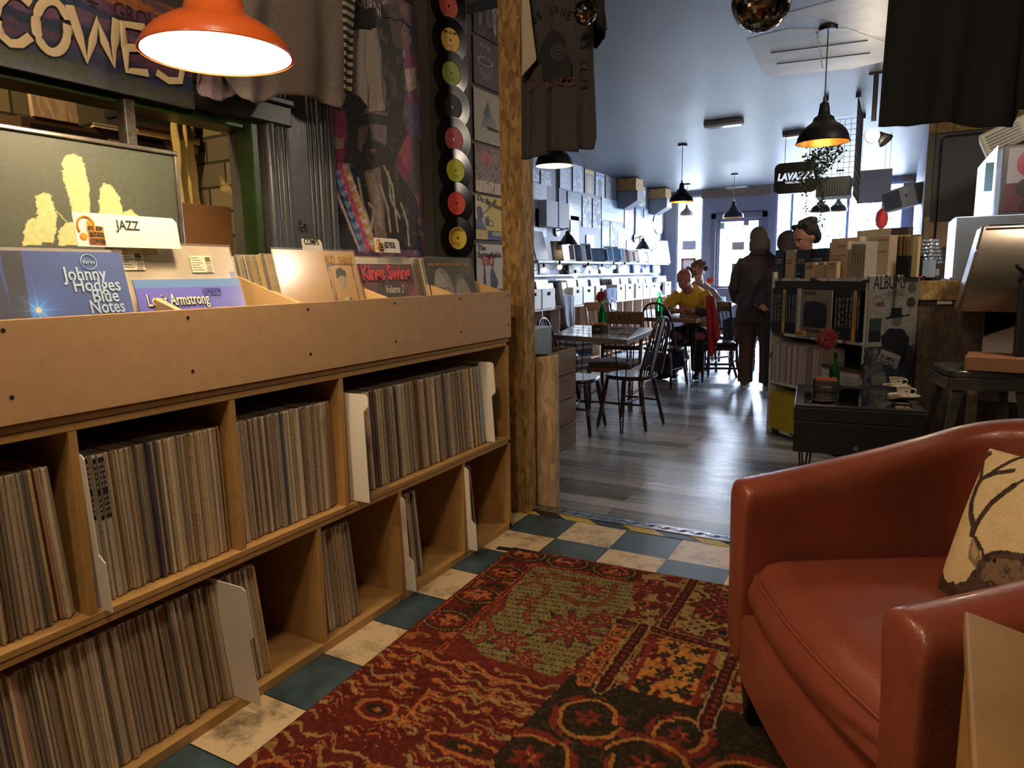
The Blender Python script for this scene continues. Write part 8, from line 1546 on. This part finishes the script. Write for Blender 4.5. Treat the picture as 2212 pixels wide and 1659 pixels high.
# steel refrigerated case and chrome drum
p = at(2050, 604, 'y', 5.3); pt = at(2052, 470, 'y', 5.3); t = thing('steel_cabinet', 'brushed steel cabinet behind the champagne coloured drum', 'cabinet', (p.x, 5.25, zt_)); B().box(0, 1.2, 0, .6, 0, pt.z - zt_).obj('casing', mat('blue_steel', '8d97a5', .32, metal=.8, noise=(3, .15)), t, bevel=.006); B().box(-.004, .012, -.01, -.001, .02, pt.z - zt_ - .01).obj('edge_strip', mat('cool_strip', 'dfe6ff', .3, emit=('dfe6ff', 1.6)), t)
yd = 4.55; pts_ = [(2121, 500), (2128, 492), (2150, 489), (2400, 489), (2400, 672), (2068, 672), (2074, 640), (2096, 560)]; P = [at(x_, y_, 'y', yd) for x_, y_ in pts_]; t = thing('steel_drum', 'champagne steel front of the big coffee machine at the right edge', 'coffee machine', (P[0].x, yd, P[5].z)); b = B(); nn = 16; x0_, x1_ = .0, .6
zlo, zhi = P[5].z - P[5].z, P[2].z - P[5].z
vs = []; 
for k in range(nn + 1):
    g = k / nn; z_ = zhi * g; xl = P[5].x + (P[0].x - P[5].x) * g - P[0].x; yy = -.13 * math.sin(PI * (.15 + .7 * g)); vs += [(xl, yy, z_), (.7, yy, z_), (.7, .3, z_), (xl, .3, z_)]
fs = []
for k in range(nn):
    for j in range(4): fs.append((4 * k + j, 4 * k + (j + 1) % 4, 4 * k + 4 + (j + 1) % 4, 4 * k + 4 + j))
fs += [(3, 2, 1, 0), (4 * nn, 4 * nn + 1, 4 * nn + 2, 4 * nn + 3)]; b.add(vs, fs); b.obj('drum', mat('champagne_steel', '9a8d7c', .3, metal=.75, noise=(30, .06)), t, smooth=30, bevel=.004)
b = B(); b.tube([(v_[0] - .004, v_[1] - .003, v_[2]) for v_ in vs[0::4]], .006, 6); b.obj('edge_rim', mat('champagne_rim', 'b0a594', .25, metal=.8), t, smooth=50); b = B(); b.cyl((.02, -.08, zhi + .006), (.7, -.08, zhi + .006), .006); b.obj('top_rail', CHROME, t)
p = at(2107, 565, 'y', 4.9)
# stool, board and press
zs_ = .60; pf = at(2052, 800, 'z', zs_); t = thing('metal_stool', 'grey metal cafe stool behind the armchair', 'stool', (pf.x, pf.y, CZ), R(12)); MG = mat('gunmetal', '6a6660', .32, metal=.7, noise=(4, .2)); hs = zs_ - CZ
b = B(); b.slab(rrect(.38, .36, .07), hs - .045, hs); b.obj('seat', MG, t, bevel=.012, smooth=50)
for (x_, y_, sx, sy) in ((.03, .03, -1, -1), (.35, .03, 1, -1), (.03, .33, -1, 1), (.35, .33, 1, 1)): b = B(); b.m = Matrix.Identity(4); w_ = .06; b.add([(x_, y_, hs - .04), (x_ - sx * w_, y_, hs - .04), (x_, y_ - sy * w_, hs - .04), (x_ + sx * .09, y_ + sy * .06, 0), (x_ + sx * .06, y_ + sy * .06, 0), (x_ + sx * .09, y_ + sy * .03, 0)], [(0, 1, 4, 3), (0, 3, 5, 2), (1, 2, 5, 4), (0, 2, 1), (3, 4, 5)]); b.obj('leg', MG, t, bevel=.003)
b = B(); b.box(.0, .38, -.01, -.004, hs - .10, hs - .04); b.box(-.01, -.004, 0, .36, hs - .10, hs - .04); b.obj('apron', MG, t, bevel=.002); b = B(); b.box(-.03, .41, .0, .012, .22, .245); b.obj('foot_rail', MG, t)
pw = at(2059, 777, 'z', zs_ + .001); o = B().box(0, .5, 0, .26, 0, .072).obj('wooden_board', mat('reddish_beech', '9a6a4a', .5, noise=(6, .12), stretch=(.6, 8, 8)), bevel=.004); o.location = (pf.x + .06, pf.y + .02, zs_ + .0008); o.rotation_euler = (0, 0, R(-8)); tag(o, 'thick reddish wooden board lying on the metal stool', 'board')
zq = zs_ + .073; pq = at(2213, 740, 'y', pf.y + .05); t = thing('lever_press', 'black post with a knobbed lever standing on the wooden board', 'press', (at(2206, 740, 'y', pf.y + .1).x, pf.y + .1, zq)); ht_ = at(2206, 575, 'y', pf.y + .1).z - zq; b = B(); b.box(-.03, .06, -.03, .03, 0, ht_); b.obj('post', BLK, t, bevel=.012); b = B(); b.tube([(.06, 0, ht_ - .03), (-.02, -.02, ht_ - .02), (-.045, -.02, ht_), (-.05, -.02, ht_ + .01)], [.022, .018, .012, .010], 10); b.tube([(.02, -.02, ht_ - .03), (-.03, -.02, ht_ - .055), (-.042, -.02, ht_ - .075)], [.02, .012, .008], 8); b.obj('lever', BLK, t, smooth=50)
# black notice board, conduit and upper right pieces on the return wall
yw = 7.6; bl0 = at(2008, 480, 'y', yw); bt0 = at(2008, 292, 'y', yw); t = thing('notice_board', 'large black board with a dark pipe frame high on the right wall', 'board', (bl0.x, yw - .04, bl0.z)); hb_ = bt0.z - bl0.z; B().box(0, 1.9, 0, .035, 0, hb_).obj('board_face', mat('board_black', '26282c', .5), t, bevel=.003); b = B(); b.tube([(.045, -.012, -.9), (.045, -.012, hb_ - .06), (.075, -.012, hb_ - .035), (1.9, -.012, hb_ - .02)], .009, 8); b.obj('pipe', BLACK, t, smooth=60)
o = B().box(0, 1.9, 0, .03, 0, CEIL - bt0.z - .01).obj('chipboard_strip', OSB); o.location = (XR, yw - .035, bt0.z + .005); struct(o); o.name = 'trim_10'
p = at(1988, 535, 'y', yw - .03); o = B().box(0, .6, 0, .025, 0, .28).obj('wooden_plank', mat('beech_panel', 'a58a6a', .5, noise=(4, .1), stretch=(1, 1, 8))); o.location = (XR + .02, yw - .03, at(1995, 536, 'y', yw).z); tag(o, 'pale wooden panel low on the right wall behind the crystal lamp', 'panel')
p = at(1976, 585, 'y', 7.0)
t = thing('air_conditioner', 'cream slanted vent unit at the upper right edge', 'air conditioner', at(2133, 340, 'y', 5.7), rot=(0, R(-24), R(-6))); B().box(0, .9, 0, .35, 0, .16).obj('casing', mat('cream_plastic', 'a39c88', .45), t, bevel=.015); b = B(); [b.box(.03, .22, -.004, 0, .02 + k * .02, .028 + k * .02) for k in range(6)]; b.obj('vent_slats', BLK, t); b = B(); b.cyl((.4, .17, .16), (.4 + .3, .17, 1.1), .01); b.obj('ceiling_rod', BLK, t)
pr = at(2152, 470, 'y', 5.35); pt2 = at(2152, 318, 'y', 5.35); hr_ = pt2.z - pr.z; t = thing('drinks_fridge', 'small glass fronted drinks fridge with red sides on the steel cabinet', 'fridge', (pr.x, 5.3, pt.z + .001)); hr_ = pt2.z - pt.z
B().box(0, .6, 0, .4, 0, hr_).obj('case', mat('fridge_case', '3a3634', .4), t, bevel=.006); b = B(); b.prism([(.03, hr_ - .02), (.6, hr_ - .02), (.6, hr_ * .45), (.03, hr_ * .45)], -.004, 0); b.obj('pale_side_print', mat('pale_print', '8a8280', .5), t); b = B(); b.prism([(.03, hr_ * .45), (.6, hr_ * .45), (.6, .02), (.03, .02)], -.004, 0); b.obj('red_side_print', mat('red_print', '4a1c22', .5), t)
for (x_, z_, r_, c_) in ((.16, hr_ * .72, .085, '8a1c34'), (.13, hr_ * .38, .05, '201c20'), (.17, hr_ * .2, .042, '2f6a34'), (.14, hr_ * .04 + .03, .035, '2a1c20')): b = B(); b.cyl((x_, -.007, z_), (x_, -.004, z_), r_, n=24); b.obj('round_logo', mat('logo_' + c_, c_, .4), t)
b = B(); b.cyl((.16, -.0085, hr_ * .72), (.16, -.007, hr_ * .72), .03, n=20); b.obj('logo_centre', flat('9a8a88'), t)
b = B(); x_ = -.03; b.add([(x_ - .07, -.02, .0), (x_, -.03, 0), (x_, -.03, hr_), (x_ - .07, -.02, hr_ - .09), (x_ - .07, .3, .0), (x_, .3, 0), (x_, .3, hr_), (x_ - .07, .3, hr_ - .09)], [(0, 1, 2, 3), (4, 7, 6, 5), (0, 4, 5, 1), (3, 2, 6, 7), (0, 3, 7, 4), (1, 5, 6, 2)]); b.obj('lit_door', mat('lit_door', 'e8eeff', .3, emit=('e0e8ff', 1.4)), t); b = B(); b.box(x_ - .055, x_ - .012, -.035, -.028, hr_ * .35, hr_ - .10); b.obj('door_glass', mat('door_glass', '5a7480', .1), t)
light('fridge_light', 'POINT', (pr.x - .15, 5.15, pt.z + .15), 1.5, (.8, .88, 1), .08)
